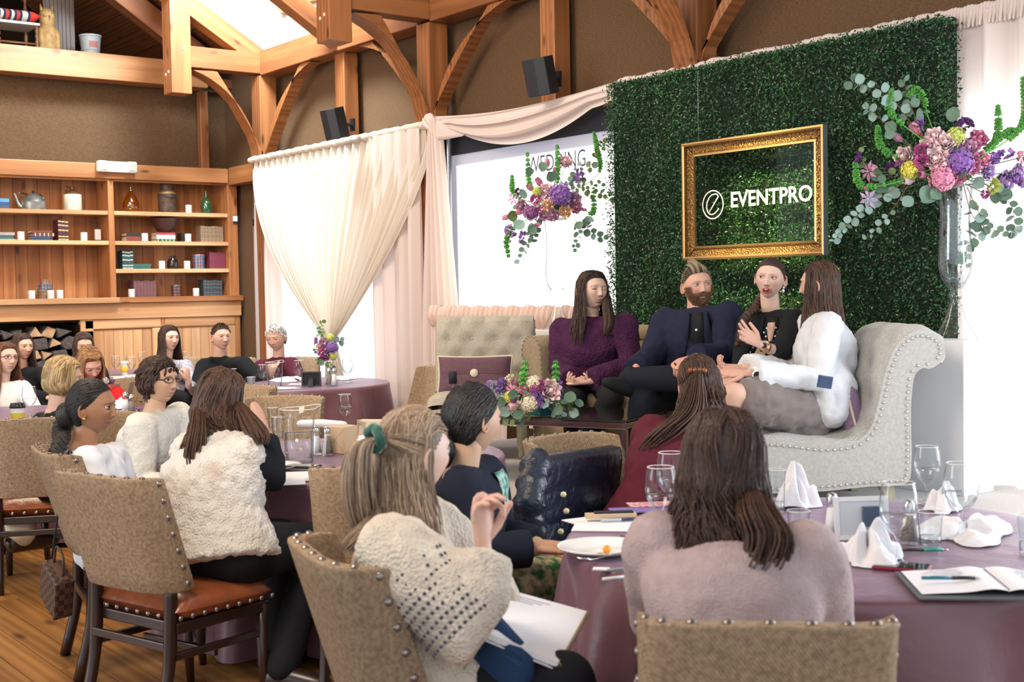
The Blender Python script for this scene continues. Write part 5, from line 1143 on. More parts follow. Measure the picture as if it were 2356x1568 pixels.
            if beard is not None:
                w = np.exp(-np.maximum(0,(Z+.040))/.006)*np.clip((np.abs(X)+.0*Z-.0)/.02+.3,0,1); side_ = np.clip((np.abs(X)-.050)/.010,0,1)*np.clip((.01-Z)/.02,0,1)
                w = np.maximum(np.where(Z < -.040, 1.0, w*.0), side_); w = np.maximum(w, np.exp(-(X/.026)**2-((Z+.050)/.0045)**2)); w *= np.clip((Y-.0)/.02,0,1); mixc(.85*w, beard)
            mw = np.exp(-np.abs(X/.0225)**3.2)*(np.exp(-((Z+.0582)/.0052)**2)+np.exp(-((Z+.0695)/.0062)**2)); mixc(.95*mw, lips)
            mixc(.75*np.exp(-np.abs(X/.022)**4)*np.exp(-((Z+.0640)/.0013)**2), (lips[0]*.3, lips[1]*.25, lips[2]*.25))
            for sx in (-1,1): mixc(.8*np.exp(-((X-sx*.0075)/.0032)**2-((Z+.0405)/.0022)**2), (s.skin[0]*.25, s.skin[1]*.15, s.skin[2]*.12))
            if age: mixc(.25*(np.exp(-((np.abs(X)-.028-.25*(-.04-Z))/.003)**2)*((Z<-.03)&(Z>-.075))), tuple(np.array(s.skin)*.6))
        gh = s.hands; ge = G()
        for sx in (-1,1):
            M = np.array(R @ Matrix.Rotation(sx*.35,3,'Z') @ Matrix.Rotation(-.15,3,'X')); c = H(sx*.0765*s.wide,-.010,-.006)
            ge.ell(v3(c), (.007*k,.017*k,.030*k), 0, 10, 9, M); cc = v3(c)
            ring = [(.011*math.cos(a)*.0, .016*math.cos(a), .028*math.sin(a)) for a in np.linspace(.3*math.pi,1.85*math.pi,12)]
            ge.tube([cc+M @ (np.array((sx*.006, p[1], p[2]))*k) for p in ring], .0042*k, 6)
        parts = [(V1,F1,col),(VH,HF,ch)]
        for gg in (gh, ge):
            if gg.n: v = gg.V(); parts.append((v, gg.f, np.tile(np.array((s.skin[0]*.98, s.skin[1]*.88, s.skin[2]*.86,1.0)), (len(v),1))))
        off = 0; VV, FF, CC = [], [], []
        for v, f, c in parts: VV.append(v-v3(s.o)); FF += [tuple(i+off for i in q) for q in f]; CC.append(c); off += len(v)
        me = bpy.data.meshes.new('body'); me.from_pydata(np.concatenate(VV).tolist(), [], FF); me.materials.append(M_SKIN)
        a = me.color_attributes.new('Col', 'FLOAT_COLOR', 'POINT'); a.data.foreach_set('color', np.concatenate(CC).astype(np.float32).ravel())
        me.polygons.foreach_set('use_smooth', [True]*len(me.polygons)); me.update(); b = bpy.data.objects.new('body', me); C.objects.link(b); b.parent = s.root
        if s.feat:
            lm = mat('eyelid_skin', tuple(np.array(s.skin)*(.80,.68,.64)), .5); im = mat('iris', eye, .15); lash = mat('eyelash', tuple(np.array(hairc)*.35), .6)
            for sx in (-1,1):
                g = G(); c = v3(H(sx*.0315*s.wide, .0735, .006)); r0 = .0135*k; gz = Matrix.Rotation(-math.radians(gaze[0]),3,'Z') @ Matrix.Rotation(math.radians(gaze[1]),3,'X'); M = np.array(R @ gz @ Matrix.Rotation(-math.pi/2,3,'X'))
                def ring(a0, a1, n_, mi, rr=r0, M=M): g.lathe([(rr*math.sin(a), rr*math.cos(a)) for a in np.linspace(a0, a1, n_)], 16, c, mi, M)
                ring(.01,.24,2,2,r0*1.01); ring(.24,.56,3,1,r0*1.005); ring(.56,1.7,6,0)
                # eyelids: spherical caps above and below
                up = 1.02 if closed == 0 else .30; up = {0:.34, .5:.04, 1:-.32}[closed] if closed in (0,.5,1) else closed; lo = -.38
                Mh = np.array(R)
                def lid(e0, e1, mi, rr):
                    nu_, nv_ = 13, 5
                    def fn(u, v): az = (u-.5)*2.5; el = e0+(e1-e0)*v; el2 = el*(1 if abs(e0) > .6 else 1); shape = math.cos(az*.62); E = el if v > .99 else el; E = e0*(shape if mi != 9 else 1)*(1-v)+e1*v if True else el; return tuple(c + Mh @ np.array((rr*math.sin(az)*math.cos(E)*1.22, rr*math.cos(az)*math.cos(E), rr*math.sin(E))))
                    g.grid(fn, nu_, nv_, mi)
                lid(up, 1.35, 3, r0*1.09); lid(lo, -1.35, 3, r0*1.07)
                def fl(u, v): az = (u-.5)*2.5; E = up*math.cos(az*.62)+(.03-.17*v); rr = r0*(1.10+.06*v); return tuple(c + Mh @ np.array((rr*math.sin(az)*math.cos(E)*1.22, rr*math.cos(az)*math.cos(E), rr*math.sin(E))))
                g.grid(fl, 13, 2, 4)
                obj('eye', shiftg(g, s.o), [M_EYEW, im, M_PUP, lm, lash], s.root)
                bg_ = G(); bp = [H(sx*x, y, z+browz) for x, y, z in ((.012,.0905,.024),(.022,.0895,.0275),(.034,.083,.0295),(.046,.071,.026))]; bg_.tube(bp, [(.0038,.0022),(.0050,.0026),(.0042,.0022),(.0016,.001)], 6, side=tuple(R @ Vector((0,0,1)))); obj('eyebrow', shiftg(bg_, s.o), fab('brow%d' % (len(FABS)), tuple(np.array(brow or hairc)*.8), .9), s.root)
            if mouth:
                g = G(); M = np.array(R); g.ell(v3(H(0,.0845,-.068)), (.0165*k,.010*k,.0125*k), 0, 16, 9, M); g.ell(v3(H(0,.0905,-.0605)), (.0115*k,.005*k,.0030*k), 1, 12, 6, M); g.ell(v3(H(0,.089,-.0755)), (.010*k,.005*k,.0035*k), 3, 12, 6, M)
                g.tube([H(.0185*math.cos(a), .0935-.006*abs(math.cos(a)), -.068+.0145*math.sin(a)) for a in np.linspace(0,2*math.pi,22)[:-1]], [.0036*k if math.sin(a) > -.3 else .0046*k for a in np.linspace(0,2*math.pi,22)[:-1]], 8, 2, closed=True)
                obj('mouth', shiftg(g, s.o), [mat('dark_mouth', (.05,.008,.008), .6), mat('teeth', (.75,.72,.66), .3), mat('red_lips', (.42,.06,.06), .35), mat('tongue', (.35,.10,.09), .5)], s.root)
        return s
    def surf(s, t, x, ex):
        T_ = (-.1,0,.18,.38,.58,.76,.90,1.0,1.06,1.12); A = (.165,.175,.160,.145,.158,.172,.168,.135,.10,.07); Cc = (.125,.135,.122,.112,.122,.122,.106,.088,.074,.060)
        a = np.interp(t, T_, A)*s.bw+ex; c = np.interp(t, T_, Cc)*s.bw+ex; return float(c*math.sqrt(max(.05, 1-(x/a)**2)) - .035*math.sin(math.pi*min(1,max(0,t))))
    def H(s, x, y, z): return s.head_c + s.R @ Vector((x*s.hs, y*s.hs, z*s.hs))
def shiftg(g, o):
    g2 = G(); g2.v = [v-v3(o) for v in g.v]; g2.f = g.f; g2.m = g.m; g2.n = g.n; return g2
HAIRM = {}
def hairmat(name, c1, c2, rough=.38):
    m = bpy.data.materials.new(name); m.use_nodes = True; nt = m.node_tree; N = nt.nodes; L = nt.links; b = N['Principled BSDF']; gi = N.new('ShaderNodeNewGeometry'); tc = N.new('ShaderNodeTexCoord'); nz = N.new('ShaderNodeTexNoise'); nz.inputs['Scale'].default_value = 14
    L.new(tc.outputs['Object'], nz.inputs[0]); a = N.new('ShaderNodeMath'); a.operation = 'ADD'; L.new(gi.outputs['Random Per Island'], a.inputs[0]); L.new(nz.outputs[0], a.inputs[1]); mr = N.new('ShaderNodeMapRange'); mr.inputs[1].default_value = .35; mr.inputs[2].default_value = 1.3; L.new(a.outputs[0], mr.inputs[0])
    mx = N.new('ShaderNodeMix'); mx.data_type = 'RGBA'; L.new(mr.outputs[0], mx.inputs[0]); mx.inputs[6].default_value = (*c1,1); mx.inputs[7].default_value = (*c2,1); L.new(mx.outputs[2], b.inputs[0]); b.inputs['Roughness'].default_value = rough+.08; b.inputs['Specular IOR Level'].default_value = .4
    w_ = N.new('ShaderNodeTexNoise'); w_.inputs['Scale'].default_value = 260; mp = N.new('ShaderNodeMapping'); mp.inputs['Scale'].default_value = (1,1,.06); L.new(tc.outputs['Object'], mp.inputs[0]); L.new(mp.outputs[0], w_.inputs[0]); bp = N.new('ShaderNodeBump'); bp.inputs['Distance'].default_value = .004; L.new(w_.outputs[0], bp.inputs['Height']); L.new(bp.outputs[0], b.inputs['Normal'])
    return m
def hairline(phi):     # latitude (deg) of the hairline at azimuth phi (deg from the front)
    a = abs(phi); return float(np.interp(a, [0,28,48,62,78,95,120,180], [37,35,28,16,2,-14,-38,-48]))
def hair_cap(P, m, vol=1.07, short=False, line=hairline, topv=0.0, name='hair', back=0.0):
    phis = np.linspace(-180,180,49)[:-1]; lats = np.linspace(-62,90,34); V = []; k = P.hs
    for la in lats:
        for ph in phis:
            l0 = line(ph); w_ = 1/(1+math.exp(-(la-l0)/2.2)); a, b = math.radians(ph), math.radians(la); x, y, z = math.sin(a)*math.cos(b), math.cos(a)*math.cos(b), math.sin(b)
            X, Y, Z = .0785*P.wide*x, .096*y, .113*z; t = max(0,-z); X *= 1-.30*t**1.4*.8
            if y < 0: Y *= (1-.42*t**.8)*(1+.05*max(0,z))
            sc_ = .90+(vol-.90)*w_ + (topv*max(0,z)**2+back*max(0,-y))*w_; V.append(v3(P.H(X*sc_, Y*sc_, Z*sc_)))
    nu = len(phis); F = [(j*nu+i, j*nu+(i+1)%nu, (j+1)*nu+(i+1)%nu, (j+1)*nu+i) for j in range(len(lats)-1) for i in range(nu)]
    g = G(); g.add(np.array(V), F); return obj(name, shiftg(g, P.o), m, P.root)
def sdir(ph, la): a, b = math.radians(ph), math.radians(la); return np.array((math.sin(a)*math.cos(b), math.cos(a)*math.cos(b), math.sin(b)))
def hp(P, d, sc_):    # point over the scalp in direction d
    x, y, z = d; X, Y, Z = .0785*P.wide*x, .096*y, .113*z; t = max(0,-z); X *= 1-.24*t**1.4
    if y < 0: Y *= (1-.42*t**.8)*(1+.05*max(0,z))
    return v3(P.H(X*sc_, Y*sc_, Z*sc_))
def slerp(a, b, t):
    o = math.acos(max(-1,min(1,float(np.dot(a,b))))); 
    if o < 1e-4: return a
    return (math.sin((1-t)*o)*a+math.sin(t*o)*b)/math.sin(o)
def lock(g, pts, r, n=4, k=10, flat=.55):
    q = cr(pts, k); rr = [r*min(1,.45+2.2*i/(k-1))*(1-.75*max(0,(i/(k-1)-.55)/.45)**1.5) for i in range(k)]
    g.tube(q, [(a, a*flat) for a in rr], n, 0, False)
def hair_long(P, m, L=.35, n=200, part=0, wave=.010, wf=3.0, r=.0075, vol=1.10, front=(-95,95), flare=.02, seed=1, inward=0.0, side_front=60, clump=0, phrange=None, topf=35, bodyr=.125, slim=.0, lenvar=.12, name='hair_locks', nwise=10):
    rd = random.Random(seed); g = G(); n = int(n*2.5); r = r*.52
    for i in range(n):
        ph = rd.uniform(-180,180) if not phrange else rd.uniform(*phrange)
        if abs(ph) < side_front: continue
        s_ = 1 if ph > 0 else -1; u = rd.random(); st = sdir(part+s_*rd.uniform(0,4), 90) if False else None
        py = rd.uniform(-1,1)  # along the parting from the front to crown
        la0 = topf+ (90-topf)*(.5+.5*py); st = sdir(part, la0) if py < .6 else sdir(180, rd.uniform(70,90))
        if abs(ph) > 140: st = sdir(180, rd.uniform(60,88)) if rd.random() < .7 else st
        vs = vol+rd.uniform(-.03,.05); mid = sdir(ph*.93, rd.uniform(28,45)); low = sdir(ph, -5); p0 = hp(P, st, vs-.02); p1 = hp(P, slerp(st, mid, .55), vs+.02); p2 = hp(P, mid, vs+.03); p3 = hp(P, low, vs+.03)
        out = Vector((p3[0]-P.head_c.x, p3[1]-P.head_c.y, 0)); out.normalize()
        L_ = L*(1-lenvar*rd.random()); ln = [v3(p3)]; a0 = rd.uniform(0,6.28); wv = wave*(.6+.8*rd.random()); rad0 = math.hypot(p3[0]-P.head_c.x, p3[1]-P.head_c.y)
        tang = Vector((-out.y, out.x, 0)); kk = 5
        for j in range(1, kk+1):
            t = j/kk; z = p3[2]-L_*t; dz = P.head_c.z-z; rad = rad0*(1-slim*min(1,dz/.12))-.0
            if dz > .10: rad = rad0*(1-slim)+(max(0,min(1,(dz-.12)/.15)))*(bodyr-rad0*(1-slim))*(1 if out.dot(P.f) < .3 else .75)+flare*t
            rad -= inward*t**3
            c = Vector((P.head_c.x, P.head_c.y, 0))+out*rad+tang*wv*math.sin(a0+wf*t*2)+out*wv*.5*math.cos(a0+wf*t*2.3); ln.append(np.array((c.x, c.y, z)))
        lock(g, [p0,p1,p2]+ln, r*rd.uniform(.7,1.25), k=nwise+2)
    return obj(name, shiftg(g, P.o), m, P.root)
def hair_back(P, m, tie, n=120, r=.006, vol=1.06, seed=2, line=hairline, name='swept_hair', minla=-60, phs=(-180,180), dip=.0):
    """locks drawn from the hairline back to the tie direction (ph, la)"""
    rd = random.Random(seed); g = G(); T_ = sdir(*tie); n = int(n*2.4); r = r*.55
    for i in range(n):
        ph = rd.uniform(*phs); la = line(ph)+rd.uniform(1,30); 
        if la < minla: continue
        st = sdir(ph, min(88,la)); vs = vol+rd.uniform(-.015,.03); pts = [hp(P, st, vs-.05)]+[hp(P, slerp(st, T_, t), vs+.03*math.sin(math.pi*t)-dip*t) for t in (.2,.45,.7,.9,1.0)]; lock(g, pts, r*rd.uniform(.7,1.2), k=9)
    return obj(name, shiftg(g, P.o), m, P.root)
def strands_path(P, m, path, spread, n=40, r=.006, seed=3, wave=.01, name='ponytail', taper=.3, fan=1.0):
    rd = random.Random(seed); g = G(); Q = [v3(p) for p in path]; n = int(n*2.5); r = r*.52
    for i in range(n):
        a, q = rd.uniform(0,6.28), rd.random()**.5; of = np.array((math.cos(a)*q, math.sin(a)*q, .2*math.sin(a*2))); a0 = rd.uniform(0,6.28); pts = []
        for j, p in enumerate(Q):
            t = j/(len(Q)-1); s_ = spread[j] if hasattr(spread,'__len__') else spread*(.35+.65*math.sin(math.pi*min(1,t*1.1))**.6); pts.append(p+of*s_+np.array((math.sin(a0+4*t),math.cos(a0+3.3*t),0))*wave*t)
        lock(g, pts, r*rd.uniform(.7,1.2), k=12)
    return obj(name, shiftg(g, P.o), m, P.root)
def braid(P, m, path, r=.02, turns=7, name='braid'):
    g = G(); Q = cr(path, 60)
    for k in range(3):
        pts = []
        for i, p in enumerate(Q):
            t = i/(len(Q)-1); a = 2*math.pi*(turns*t+k/3); rr = r*(1-.45*t); pts.append(p+np.array((math.cos(a)*rr*.8, math.sin(a)*rr*.35, math.sin(2*a)*rr*.25)))
        g.tube(pts, [r*.62*(1-.45*i/59) for i in range(60)], 7)
    return obj(name, shiftg(g, P.o), m, P.root)
def short_hair(P, m, n=260, L=.022, r=.005, line=None, seed=4, lift=1.0, dirv=(0,-1,.3), top=1.0, name='short_hair'):
    rd = random.Random(seed); g = G(); line = line or hairline
    for i in range(n):
        ph = rd.uniform(-180,180); la = math.degrees(math.asin(rd.uniform(-.75,1)))
        if la < line(ph)+1: continue
        d = sdir(ph, la); tl = max(0,d[2]); LL = L*(.45+tl*top); p = hp(P, d, 1.03); dv = P.R @ Vector(dirv); nrm_ = P.R @ Vector(d); v = (nrm_*lift*.5+dv*.8+Vector((rd.uniform(-.3,.3),rd.uniform(-.3,.3),rd.uniform(-.2,.2)))).normalized()
        lock(g, [p, p+v3(nrm_)*LL*.4, p+v3(nrm_)*LL*.35+v3(v)*LL*.6, p+v3(nrm_)*LL*.2+v3(v)*LL*1.15], r*rd.uniform(.7,1.2), k=5)
    return obj(name, shiftg(g, P.o), m, P.root)
def glasses(P, m):
    g = G()
    for sx in (-1,1):
        g.tube([P.H(sx*.033+.024*math.cos(a)*.95, .098-.02*abs(math.cos(a))*(1 if math.cos(a)*sx > 0 else 0), .003+.0145*math.sin(a)) for a in np.linspace(0,2*math.pi,22)[:-1]], .0018, 6, closed=True)
        g.tube([P.H(sx*.057,.085,.006), P.H(sx*.074,.05,.008), P.H(sx*.080,-.01,.004)], .0024, 6)
    g.tube([P.H(-.010,.104,.005), P.H(0,.107,.008), P.H(.010,.104,.005)], .0016, 6); o = obj('glasses', shiftg(g, P.o), m, P.root); return o
def earring(P, m, sx, s_=.006, drop=.0):
    g = G(); g.ell(v3(P.H(sx*.077,-.006,-.038-drop)), (s_,s_,s_*(1+drop*40))); return obj('earring', shiftg(g, P.o), m, P.root)
def flatpanel(P, pts, th, m, name, label=None, nrm=None):
    """curved strip from a list of left/right point pairs, thickness th"""
    V = []; n = len(pts)
    for a, b in pts: V += [v3(a), v3(b)]
    nn = v3(nrm) if nrm is not None else np.array((0,0,1)); V2 = [p+nn*th for p in V]; F = [(2*i,2*i+1,2*i+3,2*i+2) for i in range(n-1)]; g = G(); k = 2*n
    g.add(V+V2, [f[::-1] for f in F]+[tuple(j+k for j in f) for f in F]+[(2*i,2*i+2,2*i+2+k,2*i+k) for i in range(n-1)]+[(2*i+3,2*i+1,2*i+1+k,2*i+3+k) for i in range(n-1)]); o = obj(name, shiftg(g, P.o), m, P.root)
    if label: o['label'] = label
    return o
# ================= the cast =================
DK = hairmat('dark_brown_hair', (.018,.009,.007), (.060,.028,.018)); BLKH = hairmat('black_hair', (.006,.006,.007), (.022,.019,.018), .28); CHEST = hairmat('chestnut_hair', (.022,.010,.007), (.105,.050,.030)); BRN = hairmat('brown_hair', (.025,.013,.010), (.085,.045,.032))
BLND = hairmat('blonde_hair', (.20,.11,.04), (.58,.42,.22)); DBL = hairmat('dark_blonde_hair', (.13,.085,.055), (.44,.32,.22)); AUB = hairmat('auburn_hair', (.14,.055,.018), (.42,.22,.09)); GREY = hairmat('silver_hair', (.38,.36,.34), (.75,.73,.70), .5); RDB = hairmat('red_brown_hair', (.06,.022,.010), (.20,.085,.04)); ASHH = hairmat('ash_blond_hair', (.12,.085,.05), (.38,.30,.19)); SHRT = hairmat('short_brown_hair', (.035,.02,.012), (.11,.065,.04), .6)
def V(x, y, z): return RV*x + HV*y + ZV*z     # right, away, up
FAIR = (.62,.385,.29); PALE = (.68,.46,.37); TAN = (.34,.17,.095); ASIAN = (.60,.38,.255)
# 1 woman in purple sweater
p = Person('woman in a plum cowl-neck sweater with closed eyes on the sofa', (1362,669,8.36), -60, -92, pitch=6, roll=-4, skin=PALE, hs=1.09, floor=ZS, seat=.44, build=1.10, sh=((1440,748,8.2),(1292,758,8.5)), hip=(1357,893,8.42), wide=1.10, jaw=.8)
p.arm('R', (1287,848,8.42), (1316,874,8.10), V(.8,-.5,-.10), V(0,-.2,1), .9, thumb=.3, tside=-1); p.arm('L', (1448,838,8.15), (1356,878,8.02), V(-1,-.15,-.05), V(0,-.1,1), .75, thumb=.3, tside=1)
lg = p.legs((1312,920,7.98),(1296,914,8.1),(1340,1012,7.95),(1316,1020,8.05)); lg = [(p.hip+p.rt*.1*q, at(*k), at(*a)) for q, k, a in ((-1,(1408,915,7.78),(1345,1005,7.95)),(1,(1318,922,7.95),(1318,1010,8.05)))]
p.trousers('trousers', fab('black_leggings', (.012,.011,.013), .8), lg, rad=(.095,.082,.070,.050)); p.shoes(fab('brown_boot_leather', (.07,.022,.018), .4), lg, 'boot', [V(-.2,-1,0)]*2)
p.garment('sweater', fab('plum_cable_knit', (.060,.016,.052), .95, bump='voronoi', bscale=80, bdist=.006, var=.15, vscale=30), 1.0, ex=.024, hem=.10, hemw=.02, cuff=.022, sR=(.066,.062,.058,.045), disp=.008, bust=.02, collar=[(.075,.0,.036),(.088,-.028,.034),(.07,-.055,.03)])
p.finish((.02,.012,.01), (.1,.06,.04), closed=1, lips=(.52,.22,.20), blush=.12); hair_cap(p, DK, 1.085); hair_long(p, DK, .36, 210, part=6, wave=.008, r=.0075, vol=1.09, seed=4, bodyr=.135, side_front=58); strands_path(p, DK, [p.H(-.05,.0,.09), p.H(-.088,.02,-.02), at(1397,705,8.10), at(1402,740,8.0), at(1394,770,7.99)], [.01,.022,.03,.03,.018], 60, .0085, wave=.006, name='hair_over_shoulder'); earring(p, M_STUD, 1)
# 2 man in navy blazer
p = Person('bearded man in a navy blazer with swept blond quiff', (1604,658,7.62), -78, -98, pitch=4, roll=5, skin=(.62,.36,.27), hs=1.04, floor=ZS, seat=.44, build=1.18, sh=((1676,728,7.40),(1532,742,7.72)), hip=(1600,878,7.62), jaw=.65, wide=1.05, nose=1.1)
p.arm('R', (1503,818,7.58), (1462,850,7.32), V(-.35,-.25,-.9), V(.2,.9,-.2), .55, thumb=.4, tside=1); p.arm('L', (1672,818,7.28), (1598,822,7.05), V(-.9,-.2,-.35), V(.1,.6,-.7), .65, thumb=.5, tside=1)
lg = [(at(1630,890,7.55), at(1600,868,7.12), at(1450,872,7.20)), (at(1560,895,7.65), at(1478,925,7.20), at(1462,1035,7.25))]
p.trousers('jeans', fab('dark_denim', (.012,.014,.022), .85, bump='noise', bscale=260, bdist=.001), lg, rad=(.10,.085,.070,.058))
p.shoes(fab('black_suede_shoe', (.014,.015,.017), .8), lg, 'shoe', [V(-.75,-.45,.30), V(-.1,-1,0)])
lap = at(1560,800,7.32)
p.garment('shirt', fab('black_shirt', (.010,.011,.013), .7), 0, ex=.000, disp=.003, arms='')
g_ = lambda g: None
o = p.garment('blazer', fab('navy_wool', (.016,.018,.042), .9, bump='noise', bscale=260, bdist=.001), 1.0, ex=.022, hem=.02, cuff=.006, sR=(.072,.066,.062,.050), disp=.008)
fr_ = p.f; up = (p.nb-p.hip).normalized(); S_ = (p.shL+p.shR)/2
def front_pt(x, t, d): return p.hip + (S_-p.hip)*t + (p.shR-p.shL).normalized()*x + fr_*d
# black shirt front between the lapels, buttons, lapels
def strip(P, xs, name, m, th=.006, ex=.022, mg=.004, label=None):
    S0 = (P.shL+P.shR)/2; sd = (P.shR-P.shL).normalized(); pts = []; tt = np.array([q[0] for q in xs]); aa = [q[1] for q in xs]; bb = [q[2] for q in xs]
    for t in np.linspace(tt[0], tt[-1], 14):
        a, b = np.interp(t, tt, aa), np.interp(t, tt, bb); pts.append([P.hip+(S0-P.hip)*t+lerp(P.rt, sd, min(1,max(0,t)))*x+P.f*(P.surf(t, x, ex)+mg) for x in (a, (a+b)/2, b)])
    o = None; V, F = [], []; n = len(pts)
    for k in (0, 1):
        for q in pts: V += [v3(p)+v3(P.f)*th*k for p in q]
    N_ = 3*n
    for i in range(n-1):
        for c in (0, 1): a = 3*i+c; F += [(a, a+3, a+4, a+1), (N_+a, N_+a+1, N_+a+4, N_+a+3)]
        for c in (0, 2): a = 3*i+c; F.append((a, a+3, a+3+N_, a+N_) if c else (a+3, a, a+N_, a+3+N_))
    F += [(0,1,1+N_,N_),(1,2,2+N_,1+N_),(3*n-2,3*n-3,3*n-3+N_,3*n-2+N_),(3*n-1,3*n-2,3*n-2+N_,3*n-1+N_)]
    g = G(); g.add(V, F); o = obj(name, shiftg(g, P.o), m, P.root)
    if label: o['label'] = label
    return o
strip(p, [(.02,-.10,.10),(.4,-.085,.085),(.75,-.065,.065),(.95,-.055,.055),(1.12,-.05,.05)], 'shirt_front', fab('black_shirt', None), mg=.008)
for k, t in enumerate((.35,.6,.85)): g = G(); g.ell(v3(front_pt(.0, t, p.surf(t, 0, .022)+.016)), (.008,.008,.008)); obj('button', shiftg(g, p.o), M_WHITEP, p.root)
for s_ in (-1,1): strip(p, [(.10,s_*.085,s_*.115),(.4,s_*.070,s_*.130),(.70,s_*.055,s_*.145),(.78,s_*.052,s_*.105),(1.0,s_*.050,s_*.085),(1.13,s_*.048,s_*.075)], 'lapel', fab('navy_lapel', (.014,.016,.036), .9), .010, mg=.014)
p.finish((.16,.11,.07), (.16,.2,.24), gaze=(-12,4), lips=(.50,.24,.20), blush=.18, beard=(.13,.062,.032), brow=(.20,.11,.06), neckr=.060)
ml = lambda ph: float(np.interp(abs(ph), [0,28,48,62,78,95,120,180],[36,34,30,20,10,0,-26,-38])); hair_cap(p, SHRT, 1.02, line=ml); short_hair(p, ASHH, 600, .009, .0028, ml, lift=.5, dirv=(0,-.5,.3))
rd = random.Random(3); g = G()
for i in range(150):
    ph = rd.uniform(-46,46); la = rd.uniform(36,84); st = hp(p, sdir(ph, la), 1.02); u_ = p.R @ Vector((.15, .10, 1)); b_ = p.R @ Vector((.35, -.9, .35)); L_ = .045*(1.1-abs(ph)/80)*(1.25-(la-47)/60)
    lock(g, [st, st+v3(u_)*L_*.6, st+v3(u_)*L_*.9+v3(b_)*L_*.5, st+v3(u_)*L_*.8+v3(b_)*L_*1.3], .006, k=7)
obj('quiff', shiftg(g, p.o), ASHH, p.root)
HVv = HEADS[(p.feat, p.jaw, p.nose, p.wide)][0]; X_, Y_, Z_ = HVv[:,0], HVv[:,1], HVv[:,2]
sel = ((Z_ < -.052) & (Y_ > .012) & ~((np.abs(X_) < .021) & (Z_ > -.078))) | ((np.abs(X_) > .052) & (Z_ < .0) & (Z_ > -.06) & (Y_ > .012) & (Y_ < .06)) | ((np.abs(X_) < .026) & (Z_ < -.0475) & (Z_ > -.0545) & (Y_ > .05))
idx = np.nonzero(sel)[0]; rd = random.Random(8); g = G()
for i in rd.sample(list(idx), min(len(idx), 900)):
    a = HVv[i]*1.0; n_ = np.array((a[0]*1.2, a[1], (a[2]+.02)*.6)); n_ /= np.linalg.norm(n_); q0 = p.H(*a); q1 = p.H(*(a+n_*.004+np.array((rd.uniform(-.002,.002),0,-.004)))); q2 = p.H(*(a+n_*.006+np.array((rd.uniform(-.003,.003),0,-.010))))
    lock(g, [q0,q1,q2], .0024, k=4)
obj('beard', shiftg(g, p.o), hairmat('brown_beard', (.08,.035,.018), (.24,.12,.06), .6), p.root)
g = G(); w_ = p.J['wL']; d_ = V(-.9,-.2,-.35).normalized(); g.tube([w_+d_*.118+V(0,0,.006), w_+d_*.124+V(0,0,.006)], [.0125,.0125], 12); obj('ring', shiftg(g, p.o), M_BLK, p.root)
# 3 speaking woman
p = Person('woman with open mouth speaking in black cardigan and dotted blouse', (1772,641,7.05), -111, -100, pitch=2, roll=-6, skin=PALE, hs=.99, floor=ZS, seat=.46, build=.98, sh=((1828,735,6.95),(1722,742,7.2)), hip=(1765,868,7.15), jaw=1.15)
p.arm('L', (1796,812,6.72), (1752,794,6.62), V(-.75,-.1,.50), V(.25,-.9,.25), .18, spread=.75, thumb=.0, tside=1, fcurl=[.05,.22,.30,.35]); p.arm('R', (1705,845,7.0), (1730,868,6.8), hand_on=False)
lg = p.legs((1700,900,6.7),(1670,905,6.8),(1690,1030,6.75),(1660,1030,6.8)); p.trousers('trousers', fab('black_leggings', None), lg)
p.garment('blouse', fab('black_dotted_blouse', (.010,.010,.012), .7), 0, ex=.002, disp=.003, arms='')
p.garment('cardigan', fab('black_cardigan', (.012,.014,.016), .95, bump='noise', bscale=150, bdist=.002), .72, trap=.050, ex=.016, cuff=.012, disp=.006, sR=(.060,.054,.050,.046))
p2 = p
strip(p, [(.0,-.075,.075),(.55,-.065,.065),(.93,-.055,.055),(1.08,-.05,.05)], 'blouse_front', fab('black_dotted_blouse', None), ex=.016, mg=.006)
strip(p, [(.58,-.003,.003),(.74,-.016,.018),(.90,-.026,.030),(.99,-.022,.026)], 'neckline_opening', mat('chest_skin', (.64,.43,.34), .5), ex=.016, mg=.013)
dg_ = G(); rd = random.Random(2); S0 = (p.shL+p.shR)/2; sd = (p.shR-p.shL).normalized()
for i in range(13):
    for j in range(5):
        t = .03+i*.072; x = -.06+j*.03+(.015 if i % 2 else 0); q = p.hip+(S0-p.hip)*t+lerp(p.rt,sd,t)*x+p.f*(p.surf(t, x, .016)+.0125)
        if abs(x) < .03 and t > .62: continue
        dome(dg_, q, p.f, .0055, .002, 0, 8)
o = obj('polka_dots', shiftg(dg_, p.o), M_WHITEP, p.root); o['kind'] = 'stuff'
for s_ in (-1,1): strip(p, [(.0,s_*.070,s_*.10),(.7,s_*.058,s_*.095),(1.10,s_*.048,s_*.075)], 'cardigan_edge', fab('black_cardigan', None), .008, ex=.016, mg=.012)
p.finish((.05,.028,.018), (.06,.035,.02), gaze=(28,0), lips=(.48,.09,.09), blush=.08, mouth=True, brow=(.05,.028,.018))
lw = lambda ph: float(np.interp(abs(ph), [0,28,48,62,78,95,120,180],[35,33,28,18,4,-8,-36,-46])); hair_cap(p, BRN, 1.03, line=lw, back=.03); hair_back(p, BRN, (165,-30), 200, .0055, 1.03, 5, lw)
bp = [p.H(-.01,-.10,-.05), p.H(.050,-.085,-.10), p.H(.070,-.03,-.165), at(1716,728,6.9), at(1706,762,6.86), at(1698,795,6.86)]; braid(p, BRN, bp, .030, 6)
for q in (0,1): earring(p, mat('crystal_drop', (.75,.8,.85), .1, .9), -1, .008, .004+.018*q)
